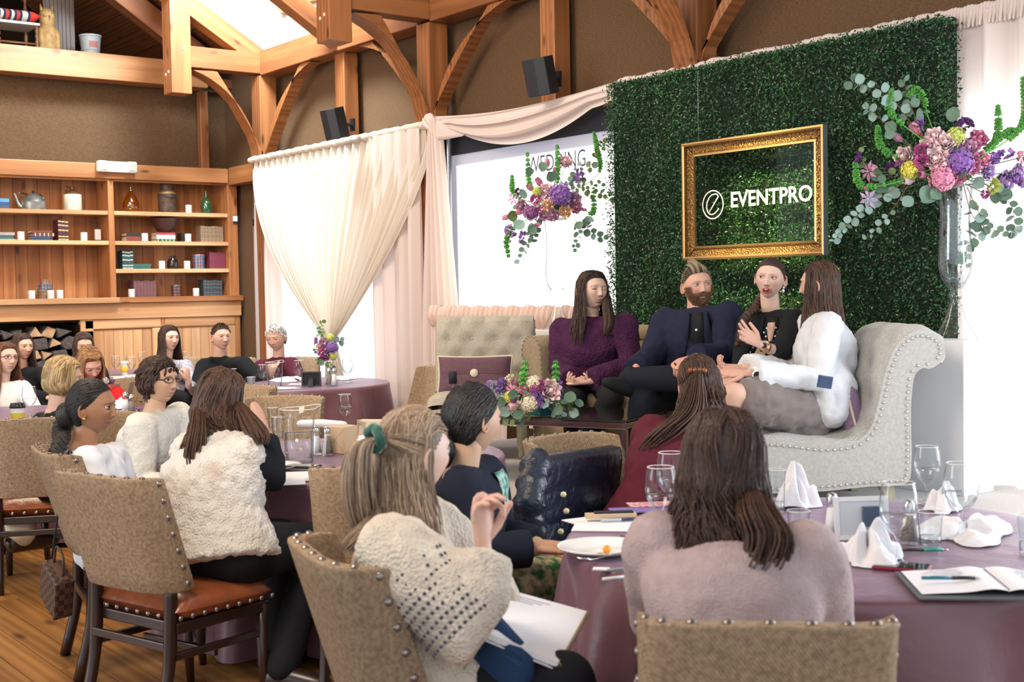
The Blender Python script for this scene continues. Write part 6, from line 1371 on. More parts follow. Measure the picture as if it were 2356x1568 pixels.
def band(P, c, d, r, m, name='watch', w_=.010, face=None, fm=None, face_r=.017):
    g = G(); d = Vector(d).normalized(); g.tube([c-d*w_, c+d*w_], [r,r], 20, caps=False); g.tube([c-d*w_, c+d*w_], [r*1.12,r*1.12], 20, caps=True); o = obj(name, shiftg(g, P.o), m, P.root)
    if face is not None:
        g = G(); n_ = Vector(face).normalized(); M = n_.to_track_quat('Z','Y').to_matrix(); g.lathe([(face_r,0),(face_r,.008),(face_r*.9,.010),(0,.010)], 20, c+n_*(r*1.05), 0, M); f_ = obj('watch_case', shiftg(g, P.o), m, P.root); g = G(); g.lathe([(face_r*.82,.0105),(0,.0105)], 20, c+n_*(r*1.05), 0, M); obj('watch_dial', shiftg(g, P.o), fm or M_BLK, P.root)
    return o
band(p, p.J['wL']+(p.J['eL']-p.J['wL']).normalized()*.03, p.J['eL']-p.J['wL'], .029, mat('gold_bracelet', (.75,.5,.28), .2, 1), face=V(-.3,-1,.2))
# 4 woman in the white blazer, seen from behind
p = Person('woman in a white blazer seen from behind on the chaise', (1886,656,6.72), 150, 168, pitch=2, skin=FAIR, hs=1.03, feat=True, floor=ZS, seat=.40, build=1.16, sh=((1905,752,6.46),(1868,744,6.86)), hip=(1880,940,6.62))
p.arm('L', (1880,872,6.30), (1722,858,6.20), V(-1,.10,.06), V(.1,.5,-1), .45, thumb=.5, tside=1); p.arm('R', (1830,848,6.85), (1712,846,6.45), V(-1,.0,.05), V(.1,-.3,1), .6, thumb=.4, tside=-1)
lg = [(at(1890,955,6.5), at(1686,905,6.12), at(1650,1075,6.3)), (at(1880,940,6.75), at(1672,888,6.4), at(1640,1065,6.5))]
sk = fab('taupe_chiffon', (.19,.155,.145), .6, sheen=.3)
def sxp(g): 
    g.cap([p.hip+V(.06,0,-.03), lerp(lg[0][0],lg[0][1],.35), lerp(lg[0][0],lg[0][1],.80)], [.15,.125,.118], 16); g.cap([lerp(lg[1][0],lg[1][1],.2), lerp(lg[1][0],lg[1][1],.72)], [.12,.105], 16); g.cap([at(1740,935,6.35), at(1780,985,6.35), at(1880,985,6.4)], [.05,.05,.06], 12)
o = p.garment('skirt', sk, 0, arms='', ex=-.02, hem=.06, disp=.012, extra=sxp, dscale=.05, vox=.014)
o.modifiers['wrinkle'].strength = .035
WB = fab('white_blazer_cloth', (.64,.655,.68), .8, bump='noise', bscale=400, bdist=.0008)
def bx_(g): g.cap([at(1900,890,6.45), at(1905,925,6.42)], [.16,.135], 16); g.cap([p.hip+V(.04,-.05,-.02), p.hip+V(.02,-.03,.10)], [(.14,.12),(.15,.13)], 18); g.cap([p.hip+V(.0,-.12,-.045), p.hip+V(.08,-.10,-.05)], [.06,.07], 14)
p.garment('blazer', WB, .98, ex=.020, hem=.03, hemw=.02, cuff=.016, sR=(.062,.056,.050,.046), disp=.011, extra=bx_)
q = at(1898,878,6.165); t = thing('smartphone', 'blue smartphone sticking out of the white blazer pocket', 'phone'); Mx = Matrix((RV, HV, ZV)).transposed().to_4x4() @ Matrix.Rotation(.18,4,'Y') @ Matrix.Rotation(.25,4,'Z'); Mx.translation = q; t.matrix_world = Mx
obj('case', G().box((0,0,0),(.078,.010,.060)), mat('blue_phone_case', (.02,.06,.14), .3), t, False, bev=.004); obj('back_glass', G().box((0,-.0055,.002),(.064,.002,.048)), mat('navy_glass', (.03,.05,.12), .1), t, False)
g = G(); [dome(g, at(1756+k*11,889-k*1.2,6.19), V(0,-1,0), .008, .003) for k in range(3)]; obj('cuff_buttons', shiftg(g, p.o), mat('pearl_button', (.65,.66,.68), .2), p.root)['kind'] = 'stuff'
g = G(); dome(g, at(1839,899,6.36), V(0,-1,0), .010, .004); obj('button', shiftg(g, p.o), mat('pearl_button', (.65,.66,.68), .2), p.root)
p.finish((.06,.03,.02), (.1,.06,.04), bare_legs=lg); hair_cap(p, CHEST, 1.07, topv=.02, back=.03); hair_long(p, CHEST, .30, 320, part=0, wave=.007, r=.007, vol=1.09, seed=8, bodyr=.12, side_front=60, flare=.015)
g = G(); g.tube([p.H(.03,-.055,.112), p.H(.005,-.085,.092), p.H(-.01,-.10,.08)], .0025, 5); obj('hair_pin', shiftg(g, p.o), mat('brass_pin', (.7,.45,.1), .3, .8), p.root)
wl = p.J['wL']; band(p, wl+(p.J['eL']-wl).normalized()*.035, p.J['eL']-wl, .030, M_WHITEP, 'watch', .012, V(.05,-1,-.1), M_BLK, .022)
# 5 woman in fur vest
p = Person('woman in a cream fur vest resting her cheek on her hand', (508,922,5.02), 48, 58, pitch=-6, roll=10, skin=FAIR, hs=1.02, feat=False, seat=.46, build=1.12, sh=((438,1040,5.10),(560,1045,4.84)), hip=(508,1268,4.86))
p.arm('R', (626,1100,4.92), (612,1000,5.0), V(-.35,.05,.9), V(-.8,.3,-.2), 1.25, thumb=.4, tside=1); p.arm('L', (455,1150,5.25), (520,1120,5.35))
lg = [(p.hip+p.rt*.1*q, p.hip+p.f*.45+p.rt*.1*q-ZV*.03, Vector((0,0,.1))+Vector(((p.hip+p.f*.43+p.rt*.1*q).x,(p.hip+p.f*.43+p.rt*.1*q).y,0))) for q in (-1,1)]
lg[1] = (lg[1][0], lg[1][1], at(650,1530,4.85))
p.trousers('trousers', fab('black_trousers', (.010,.011,.014), .8), lg, rad=(.11,.09,.07,.06)); p.shoes(M_EBO, lg, 'boot', [p.f, V(.9,-.2,0)])
p.garment('shirt', fab('black_jersey', (.010,.012,.016), .85), 1.0, ex=.004, sR=(.064,.058,.056,.040), disp=.004)
FUR = mat('cream_fur', (.78,.73,.65), .95, vcol=(.46,.25,.11), vscale=2.6, sheen=.6, bump='noise', bscale=110, bdist=.012)
n_ = FUR.node_tree.nodes; [setattr(x.inputs[1], 'default_value', .56) or setattr(x.inputs[2], 'default_value', .70) for x in n_ if x.type == 'MAP_RANGE']
o = p.garment('fur_vest', FUR, 0, ex=.048, hem=.0, hemw=.012, disp=.012, dscale=.025, arms='', smooth=3, extra=lambda g: g.cap([lerp(p.shL,p.shR,.08), lerp(p.shL,p.shR,.5)+ZV*.03, lerp(p.shL,p.shR,.88)], [.075,.09,.070], 12))
p.finish((.03,.02,.015)); hair_cap(p, CHEST, 1.09, topv=.03, back=.02); hair_long(p, CHEST, .40, 420, part=0, wave=.030, wf=4.2, r=.009, vol=1.12, seed=12, bodyr=.185, side_front=70, flare=.01, lenvar=.45, nwise=14)
rd = random.Random(6); strands_path(p, CHEST, [p.H(-.06,-.06,.0), at(455,985,4.85), at(448,1060,4.80), at(470,1120,4.80), at(452,1150,4.80)], .035, 60, .008, wave=.02, name='hair_curl')
strands_path(p, CHEST, [p.H(.07,.02,.02), at(590,990,4.84), at(606,1020,4.80)], .04, 50, .008, wave=.02, name='hair_curl')
band(p, p.J['wR']+(p.J['eR']-p.J['wR']).normalized()*.012, p.J['eR']-p.J['wR'], .027, mat('gold_beads', (.8,.55,.3), .15, 1, bump='voronoi', bscale=120, bdist=.01), 'bracelet', .009)
# 6 woman with ponytail, cream sweater
p = Person('woman in cream open-knit sweater with green velvet scrunchie', (952,1042,3.30), 38, 25, pitch=0, roll=3, skin=PALE, hs=1.0, feat=True, seat=.46, build=1.02, sh=((985,1215,3.42),(905,1268,3.05)), hip=(985,1560,3.22))
p.arm('R', (1075,1455,2.98), (1112,1262,3.08), V(-.02,.1,1), V(.6,-.5,.1), .85, thumb=.7, tside=1, fcurl=[1.2,.75,.75,.7]); p.arm('L', (1110,1370,3.45), (1130,1402,3.30), V(.8,-.3,-.3), V(0,.2,-1), .7, thumb=.3, tside=-1)
lg = [(p.hip+p.rt*.1*q, at(1250+q*50,1545+q*20,3.15-q*.08), at(1330+q*60,1900,3.3-q*.08)) for q in (-1,1)]
p.trousers('trousers', fab('black_trousers', None), lg, rad=(.10,.085,.075,.06))
g = G(); g.cap([at(1115,1480,3.12), at(1175,1530,3.05)], [(.085,.06),(.07,.05)], 14); obj('denim_shirt_tail', shiftg(g, p.o), fab('mid_denim', (.03,.07,.16), .85, bump='weave', bscale=120, bdist=.001), p.root)
p.garment('undershirt', fab('navy_lace_top', (.02,.022,.05), .8), 0, ex=.006, arms='', disp=.002)
CK = fab('cream_chunky_knit', (.66,.58,.48), .95, bump='voronoi', bscale=110, bdist=.005, var=.10, vscale=30)
o = p.garment('sweater', CK, .97, ex=.028, hem=.06, hemw=.05, cuff=.016, sR=(.080,.088,.082,.052), disp=.010, dscale=.09, extra=lambda g: g.cap([p.hip+V(.0,-.08,.04), p.hip+V(.10,-.08,.0), p.hip+V(.16,-.03,-.06)], [.13,.13,.11], 16))
g = G(); sh, e = p.shR, p.J['eR']; ax = (e-sh).normalized()
for i in range(9):
    for j in range(-7,8):
        if (i < 2 and j % 4 in (0,3)): continue
        t = .28+i*.085; a = j*.17+(.085 if i % 2 else 0); c0 = lerp(sh, e, t); u_ = (V(0,-1,.25)-ax*V(0,-1,.25).dot(ax)).normalized(); v_ = ax.cross(u_); n2 = u_*math.cos(a)+v_*math.sin(a); dome(g, c0+n2*(.098+.0*i), n2, .0050, .003, 0, 8)
o = obj('knit_holes', shiftg(g, p.o), mat('navy_knit_hole', (.05,.055,.09), .9), p.root); o['kind'] = 'stuff'
p.finish((.2,.13,.09), (.1,.08,.06)); lp_ = lambda ph: float(np.interp(abs(ph), [0,28,48,62,78,95,120,180],[38,36,30,20,10,-4,-34,-46])); hair_cap(p, DBL, 1.04, line=lp_, back=.06); hair_back(p, DBL, (-178,22), 230, .0065, 1.05, 7, lp_, minla=-4, dip=-.02)
hair_long(p, DBL, .25, 240, part=0, wave=.008, r=.0075, vol=1.06, seed=21, bodyr=.115, side_front=88, topf=10, flare=.02, lenvar=.35)
tp = p.H(0,-.118,.048); g = G()
pts = [tp+(p.R @ Vector((.026*math.cos(a), -.004*math.sin(3*a), .026*math.sin(a)))) for a in np.linspace(0,2*math.pi,24)[:-1]]; g.tube(pts, [.0135+.0025*math.sin(i*2.1) for i in range(23)], 8, closed=True); obj('scrunchie', shiftg(g, p.o), mat('green_velvet', (.005,.085,.055), .7, sheen=1), p.root)
strands_path(p, DBL, [tp, p.H(0,-.160,.03), p.H(.0,-.168,-.06), p.H(0,-.150,-.15), p.H(.01,-.130,-.21)], [.012,.030,.040,.036,.020], 90, .008, name='ponytail')
strands_path(p, DBL, [p.H(-.04,-.09,-.10), at(862,1190,3.2), at(822,1235,3.12), at(800,1262,3.1)], [.03,.035,.03,.015], 60, .008, name='hair_over_shoulder')
# 7 woman with low bun, navy blazer
p = Person('dark haired woman with low bun and navy blazer', (1088,966,4.42), 38, 22, pitch=-3, roll=0, skin=ASIAN, hs=1.04, feat=True, seat=.46, build=1.0, sh=((1118,1090,4.60),(1062,1120,4.30)), hip=(1085,1340,4.42), nose=.8)
p.arm('R', (1085,1268,4.22), (1236,1262,4.28), V(1,.15,-.1), V(0,0,-1), .35, thumb=.3, tside=1); p.arm('L', (1150,1225,4.6), (1240,1250,4.5), V(1,-.1,-.1), V(0,0,-1), .35, tside=-1)
lg = [(p.hip+p.rt*.09*q, p.hip+p.f*.44+p.rt*.09*q-ZV*.02, p.hip+p.f*.40+p.rt*.09*q-ZV*.45) for q in (-1,1)]
LF = mat('leaf_print_cotton', (.52,.45,.26), .85, vcol=(.02,.10,.035), vscale=26); p.trousers('skirt', LF, lg, rad=(.11,.10,.095,.06), label='green and gold leaf print skirt')
p.garment('blouse', mat('teal_leaf_blouse', (.40,.60,.52), .7, vcol=(.02,.17,.12), vscale=45), 0, ex=.004, arms='', disp=.002)
p.garment('blazer', fab('navy_crepe', (.011,.014,.028), .85), .97, ex=.022, hem=.14, hemw=.01, cuff=.01, sR=(.066,.060,.056,.046), disp=.006, collar=[(.082,-.05,.022)])
strip(p, [(.25,-.05,.03),(.6,-.07,.05),(.9,-.07,.06),(1.08,-.05,.05)], 'blouse_front', mat('teal_leaf_blouse', (.40,.60,.52), .7, vcol=(.02,.17,.12), vscale=45))
p.finish((.01,.01,.01), (.03,.02,.015), blush=.1); hair_cap(p, BLKH, 1.08, line=lp_, topv=.06, back=.08); hair_back(p, BLKH, (178,-38), 320, .006, 1.10, 9, lp_, dip=-.03)
g = G(); rd = random.Random(3)
for i in range(70):
    a = rd.uniform(0,6.28); b = rd.uniform(-1,1); c = np.array((0,-.118,-.098)); pts = []
    for j in range(7): t = a+j*.55; r_ = .048*math.sqrt(max(.05,1-b*b)); pts.append(v3(p.H(c[0]+r_*math.cos(t), c[1]+.028*b+.004*math.sin(3*t), c[2]+r_*math.sin(t)*1.05)))
    lock(g, pts, .008, k=9)
obj('bun', shiftg(g, p.o), BLKH, p.root); g = G(); g.ell(v3(p.H(0,-.118,-.098)), (.046,.036,.048)); obj('bun_core', shiftg(g, p.o), BLKH, p.root)
g = G(); [g.ell(v3(p.H(-.03+k*.014,-.135,-.030-k*.004)), (.007,.006,.010)) for k in range(4)]; obj('hair_clip', shiftg(g, p.o), mat('crystal_clip', (.7,.75,.9), .08, .9), p.root)
# 8 woman in burgundy with hair clip
p = Person('woman in burgundy with half-up brown hair and tortoiseshell clip', (1612,886,5.42), 82, 95, pitch=-6, roll=-12, skin=FAIR, hs=1.05, feat=False, seat=.46, build=1.12, sh=((1500,1000,5.42),(1640,1008,5.22)), hip=(1505,1215,5.20))
p.arm('L', (1478,1120,5.5), (1500,1150,5.7)); p.arm('R', (1670,1120,5.25), (1640,1150,5.5)); lg = p.legs(); p.trousers('trousers', fab('black_trousers', None), lg)
p.garment('jacket', fab('burgundy_ponte', (.105,.016,.030), .85), 1.0, ex=.024, hem=.06, hemw=.02, sR=(.072,.066,.06,.05), disp=.008)
p.finish((.03,.02,.015)); hair_cap(p, DK, 1.06, line=lp_, topv=.03, back=.05); hair_back(p, DK, (175,30), 170, .0065, 1.08, 11, lp_, minla=0)
hair_long(p, CHEST, .28, 260, part=0, wave=.020, wf=4, r=.0085, vol=1.08, seed=31, bodyr=.14, side_front=84, topf=10, flare=.03, lenvar=.35, nwise=13)
strands_path(p, CHEST, [p.H(.0,-.118,.055), at(1590,940,5.25), at(1545,990,5.22), at(1500,1030,5.2)], [.02,.06,.085,.05], 130, .0085, wave=.02, name='hair_over_shoulder')
g = G(); [g.ell(v3(p.H(-.028+k*.018,-.122,.062-.004*k)), (.011,.010,.012)) for k in range(4)]; obj('hair_clip', shiftg(g, p.o), mat('tortoiseshell', (.22,.07,.02), .15), p.root)
# 9 woman in mauve sweater, back view
p = Person('woman in a pale mauve sweater seen from behind at nearest table', (1664,1072,3.02), 84, 86, pitch=-2, roll=4, skin=FAIR, hs=1.02, feat=False, seat=.46, build=1.12, sh=((1518,1262,3.02),(1858,1290,2.90)), hip=(1690,1560,2.88))
p.arm('L', (1522,1425,3.12), (1575,1400,3.35)); p.arm('R', (1888,1450,2.98), (1850,1420,3.25)); lg = p.legs(); p.trousers('trousers', fab('black_trousers', None), lg)
p.garment('sweater', fab('pale_mauve_knit', (.45,.35,.35), .95, bump='noise', bscale=160, bdist=.004, var=.08, vscale=40), 1.0, ex=.026, hem=.10, hemw=.02, sR=(.074,.068,.062,.055), disp=.008, dscale=.10)
p.finish((.03,.02,.015)); hair_cap(p, BRN, 1.16, topv=.04, back=.05); hair_long(p, BRN, .245, 460, part=0, wave=.018, wf=3, r=.0085, vol=1.22, seed=41, bodyr=.15, side_front=55, flare=.035, lenvar=.4, nwise=13)
strands_path(p, CHEST, [p.H(.06,-.07,-.04), at(1742,1170,2.84), at(1770,1230,2.82), at(1752,1300,2.82), at(1722,1345,2.84)], [.03,.045,.05,.045,.02], 90, .009, wave=.018, name='hair_curl')
# 10 woman with glasses, white textured sweater
p = Person('woman with dark short hair and glasses in white textured sweater', (366,877,6.70), -24, -14, pitch=4, roll=-2, skin=ASIAN, hs=1.04, feat=True, seat=.46, build=1.12, sh=((412,960,6.85),(322,985,6.52)), hip=(318,1160,6.62), nose=.85, wide=1.05, jaw=.7)
p.arm('R', (330,1110,6.40), (405,1125,6.3), hand_on=False); p.arm('L', (440,1080,6.8), (480,1120,6.6), hand_on=False); lg = p.legs(); p.trousers('trousers', fab('black_trousers', None), lg)
p.garment('sweater', fab('ivory_basket_knit', (.66,.66,.60), .9, bump='noise', bscale=48, bdist=.010), .92, ex=.018, hem=.05, sR=(.070,.062,.056,.045), disp=.007)
p.finish((.015,.01,.01), (.03,.02,.015), gaze=(8,4), lips=(.52,.24,.20), blush=.10, lidm=None); hair_cap(p, DK, 1.12, topv=.06, back=.06, line=lambda ph: hairline(ph)+(-14 if abs(ph) > 70 else 0)); short_hair(p, DK, 380, .05, .0075, lambda ph: hairline(ph)-12, 5, lift=.5, dirv=(0,-.4,-.8), top=.6, name='bob_locks')
hair_long(p, DK, .055, 160, part=20, wave=.006, r=.009, vol=1.15, seed=51, inward=.03, side_front=72, bodyr=.09); glasses(p, mat('dark_spectacle_frame', (.03,.012,.012), .25)); earring(p, mat('pearl', (.8,.78,.72), .15), 1, .008)
# 11 young woman in white blouse with braid
p = Person('young woman in white blouse with black hair in a braid', (212,938,5.55), -3, 14, pitch=0, roll=0, skin=TAN, hs=1.03, feat=True, seat=.44, build=.92, sh=((262,1050,5.72),(200,1062,5.34)), hip=(248,1255,5.56), nose=.85)
p.arm('R', (235,1180,5.30), (300,1210,5.3), hand_on=False); p.arm('L', (300,1170,5.8), (350,1200,5.7), hand_on=False); lg = p.legs(); p.trousers('trousers', fab('black_trousers', None), lg)
p.garment('blouse', fab('white_chiffon', (.78,.80,.84), .75, sheen=.2), .9, ex=.022, hem=.05, sR=(.066,.066,.062,.05), disp=.010, collar=[(.062,.0,.020),(.062,-.022,.022)])
p.finish((.01,.01,.01), (.025,.015,.01), gaze=(10,0), lips=(.34,.13,.11), blush=.08); lb = lambda ph: float(np.interp(abs(ph), [0,28,48,62,78,95,120,180],[39,37,31,20,8,-4,-38,-50])); hair_cap(p, BLKH, 1.06, line=lb, back=.08); hair_back(p, BLKH, (172,-25), 300, .0055, 1.08, 13, lb, dip=-.03)
bp = [p.H(0,-.115,-.04), p.H(0,-.135,-.10), at(142,1010,5.4), at(128,1050,5.28), at(150,1075,5.22), at(178,1088,5.18)]; braid(p, BLKH, bp, .034, 6); g = G(); g.ell(v3(p.H(0,-.11,-.03)), (.05,.04,.06)); obj('hair_gather', shiftg(g, p.o), BLKH, p.root); earring(p, mat('gold_earring', (.8,.5,.15), .2, 1), 1, .008)
# 12 blonde bob, black velvet
p = Person('woman with blonde bob and black velvet top turned away', (146,872,7.2), 12, 55, pitch=-4, skin=FAIR, hs=1.03, feat=True, seat=.46, build=1.1, sh=((100,975,7.25),(185,985,7.0)), hip=(128,1140,7.0))
p.arm('R', (210,1060,6.9), (230,1075,7.2), hand_on=False); p.arm('L', (80,1070,7.3), (110,1080,7.5), hand_on=False); lg = p.legs(); p.trousers('trousers', fab('black_trousers', None), lg)
p.garment('velvet_top', fab('black_velvet', (.006,.006,.008), .8, sheen=.2), 1.0, ex=.022, hem=.05, disp=.006); p.finish((.3,.2,.1), (.1,.1,.1)); hair_cap(p, BLND, 1.12, topv=.06, back=.08); hair_long(p, BLND, .075, 340, part=10, wave=.005, r=.0085, vol=1.15, seed=61, inward=.035, side_front=52, bodyr=.10)
# 13 auburn, red
p = Person('auburn haired woman in a red jacket looking down', (207,838,9.42), -50, -60, pitch=-26, roll=8, skin=FAIR, hs=1.05, lod=.7, seat=.46, sh=((262,905,9.3),(182,905,9.5)), hip=(225,985,9.5))
p.arm('R', (190,950,9.3), (240,960,9.1), hand_on=False); p.arm('L', (285,945,9.1), (262,955,8.9), hand_on=False); lg = p.legs(); p.trousers('trousers', fab('black_trousers', None), lg)
p.garment('jacket', fab('scarlet_wool', (.62,.012,.014), .8), 1.0, ex=.026, disp=.006, collar=[(.075,-.01,.022)]); p.finish((.12,.06,.03), closed=.5, lips=(.45,.15,.13), blush=.12); hair_cap(p, AUB, 1.12, topv=.05, back=.06); hair_long(p, AUB, .17, 200, part=-15, wave=.006, r=.010, vol=1.15, seed=71, side_front=52, bodyr=.11)
g = G(); g.ell(v3(at(243,877,9.12)), (.028,.01,.030)); obj('brooch', shiftg(g, p.o), mat('silver_brooch', (.5,.5,.5), .25, .9, bump='voronoi', bscale=80, bdist=.01), p.root)
# 14 glasses girl, far left
p = Person('young woman in black glasses and white top with long red brown hair', (12,826,9.75), -36, -25, pitch=8, roll=-6, skin=PALE, hs=1.05, lod=.7, seat=.46, sh=((52,893,9.8),(-30,900,9.7)), hip=(10,985,9.8))
p.arm('R', (-20,950,9.5), (30,960,9.3), hand_on=False); p.arm('L', (80,940,9.6), (60,955,9.3), hand_on=False); lg = p.legs(); p.trousers('trousers', fab('black_trousers', None), lg)
p.garment('top', fab('white_ribbed_top', (.80,.80,.80), .85), 1.0, ex=.022, disp=.006); p.finish((.06,.03,.02), lips=(.5,.22,.2), blush=.1); hair_cap(p, RDB, 1.08); hair_long(p, RDB, .34, 220, part=8, wave=.012, r=.010, vol=1.10, seed=81, side_front=60, bodyr=.14); glasses(p, M_BLK)
# 15 brunette with dark blazer
p = Person('brunette in a dark blazer in front of the firewood', (52,798,11.9), -38, -30, pitch=2, skin=FAIR, hs=1.06, lod=.6, seat=.46, hip=(60,905,12.0), sh=((98,858,11.9),(35,862,12.0)))
p.arm('R', hand_on=False); p.arm('L', (118,900,11.8), (110,915,11.6), hand_on=False); lg = p.legs(); p.trousers('trousers', fab('black_trousers', None), lg); p.garment('blazer', fab('charcoal_blazer', (.014,.014,.017), .85), 1.0, ex=.022, disp=.005); strip(p, [(.6,-.02,.02),(.8,-.045,.045),(1.08,-.06,.06)], 'neckline', mat('chest_skin', (.60,.40,.31), .5))
p.finish((.05,.03,.02), lips=(.5,.22,.2)); hair_cap(p, BRN, 1.08); hair_long(p, BRN, .26, 160, part=0, wave=.012, r=.011, vol=1.10, seed=91, side_front=60, bodyr=.13)
# 16 woman mostly hidden behind auburn hair
p = Person('brown haired woman mostly hidden behind the auburn haired woman', (192,795,12.15), -60, -60, pitch=-6, skin=FAIR, hs=1.06, lod=.5, seat=.46)
p.arm('R', hand_on=False); p.arm('L', hand_on=False); lg = p.legs(); p.trousers('trousers', fab('black_trousers', None), lg); p.garment('top', fab('charcoal_blazer', None), 1.0, ex=.02, disp=.005); p.finish((.05,.03,.02)); hair_cap(p, BRN, 1.10); hair_long(p, BRN, .20, 120, part=0, r=.011, vol=1.10, seed=93, side_front=56, bodyr=.12)
# 17 dark long hair woman
p = Person('woman with very long dark hair and raised hand by the cabinets', (389,779,12.25), -42, -40, pitch=5, roll=-2, skin=PALE, hs=1.06, lod=.6, seat=.46, sh=((428,842,12.2),(358,846,12.4)), hip=(395,905,12.35))
p.arm('L', (450,900,11.9), (434,880,11.6), V(-.1,0,1), V(-.8,.3,0), .8, thumb=.6, tside=1); p.arm('R', (350,895,12.2), (380,905,12.0), hand_on=False); lg = p.legs(); p.trousers('trousers', fab('black_trousers', None), lg)
p.garment('blouse', mat('grey_floral_chiffon', (.55,.53,.56), .8, vcol=(.25,.22,.30), vscale=40), .95, ex=.022, disp=.008); p.finish((.02,.012,.01), (.06,.04,.02), gaze=(10,4), lips=(.5,.2,.18)); hair_cap(p, DK, 1.09); hair_long(p, DK, .36, 200, part=-4, wave=.004, r=.010, vol=1.11, seed=95, side_front=60, bodyr=.125); earring(p, mat('pearl', (.8,.78,.72), .15), 1, .009)
# 18 young man in black fleece
p = Person('young man with cropped hair in a black zip fleece', (508,776,11.95), -52, -62, pitch=4, skin=(.64,.40,.31), hs=1.06, lod=.75, seat=.46, build=1.18, sh=((560,838,11.8),(470,842,12.1)), hip=(520,915,12.15), jaw=.7, nose=1.1)
p.arm('R', (452,888,11.85), (520,895,11.5), V(1,-.2,0), V(0,0,-1), .5, tside=1); p.arm('L', (600,872,11.55), (560,885,11.35), V(-1,-.2,0), V(0,0,-1), .5, tside=-1); lg = p.legs(); p.trousers('trousers', fab('dark_denim', None), lg)
p.garment('fleece', fab('black_fleece', (.010,.011,.013), .95), 1.0, ex=.024, disp=.006, collar=[(.080,-.0,.022)]); strip(p, [(.62,-.004,.004),(.8,-.025,.025),(1.10,-.055,.055)], 'tee_shirt', mat('grey_blue_tee', (.25,.32,.42), .9))
g = G(); g.box((0,0,0),(.05,.002,.006), M=Matrix((RV,HV,ZV)).transposed()); g.v[0] = g.v[0]+v3(at(538,848,11.62)); obj('chest_logo', shiftg(g, p.o), M_WHITEP, p.root)
p.finish((.06,.035,.02), (.10,.14,.2), gaze=(14,6), lips=(.52,.25,.2), blush=.15, brow=(.10,.05,.03), neckr=.060); hair_cap(p, SHRT, 1.03, line=ml); short_hair(p, SHRT, 620, .013, .0040, ml, 9, lift=.5, dirv=(0,.6,.1))
# 19 grey haired woman
p = Person('silver haired woman in burgundy sweater looking down', (635,777,11.75), -104, -100, pitch=-10, roll=4, skin=(.60,.37,.28), hs=1.04, lod=.7, seat=.46, build=1.2, sh=((672,840,11.7),(602,846,11.8)), hip=(640,925,11.9), wide=1.05)
p.arm('R', (598,885,11.6), (640,895,11.4), hand_on=False); p.arm('L', (690,880,11.5), (665,893,11.3), hand_on=False); lg = p.legs(); p.trousers('trousers', fab('black_trousers', None), lg)
p.garment('sweater', fab('wine_knit', (.085,.014,.026), .9), 1.0, ex=.026, disp=.006); strip(p, [(.66,-.004,.004),(.85,-.035,.035),(1.10,-.07,.07)], 'v_neckline', mat('chest_skin', (.58,.37,.28), .5))
p.finish((.4,.38,.36), closed=.5, lips=(.45,.2,.17), blush=.15, brow=(.3,.26,.22), age=1); hair_cap(p, GREY, 1.06, topv=.05, line=lambda ph: hairline(ph)+2); short_hair(p, GREY, 620, .026, .0050, hairline, 15, lift=.35, dirv=(-.5,.5,-.5)); earring(p, M_BLK, 1, .008, .01); earring(p, M_BLK, -1, .008, .01)
# 20 person at the left photo edge, only cream trousers in view
p = Person('person at left photo edge, only the cream trousers in view', (-95,850,7.45), 45, 45, skin=FAIR, feat=False, lod=.6, seat=.46, hip=(-60,1090,7.35))
p.arm('R', hand_on=False); p.arm('L', hand_on=False); lg = [(p.hip+p.rt*.1*q, at(20+q*18,1095,7.0-q*.1), at(28+q*22,1225,7.0-q*.1)) for q in (-1,1)]; p.trousers('trousers', fab('cream_trousers', (.62,.54,.40), .85), lg, rad=(.10,.09,.085,.085)); p.shoes(M_EBO, lg); p.garment('top', fab('white_ribbed_top', None), 1.0, ex=.02); p.finish((.1,.05,.03)); hair_cap(p, BRN, 1.09)
# ================= things on the tables =================
M_CLR = glassy('clear_glass', (.97,.985,.99), .05); M_WAT = mat('water_surface', (.75,.80,.82), .03, spec=.8, trans=.7); M_SLV = mat('steel', (.6,.6,.6), .2, .95)
M_NAP = mat('white_linen_napkin', (.80,.79,.82), .85, bump='noise', bscale=60, bdist=.002); M_PAP = mat('white_paper', (.84,.84,.87), .8); M_CHN = mat('white_china', (.82,.82,.82), .12, spec=.7)
TT = TZ+.006
def ont(px, py, z=TT): return onz(px, py, z)
def wine0(lab, water=.0):
    t = thing('wine_glass', lab, 'glass'); pf = [(0,.002),(.036,.002),(.037,.005),(.012,.010),(.005,.022),(.0045,.055),(.010,.066),(.026,.080),(.036,.100),(.040,.125),(.038,.155),(.033,.178)]
    obj('bowl', G().lathe(pf, 28), M_CLR, t); obj('rim', G().tube([(.033*math.cos(a),.033*math.sin(a),.178) for a in np.linspace(0,2*math.pi,26)[:-1]], .0011, 5, closed=True), M_CHN, t)
    if water: obj('water', G().lathe([(0,.073),(.018,.078),(.034,.100),(.037,.112),(0,.112)], 24), M_CLR, t)
    return t
wg = wine0('x', 1)
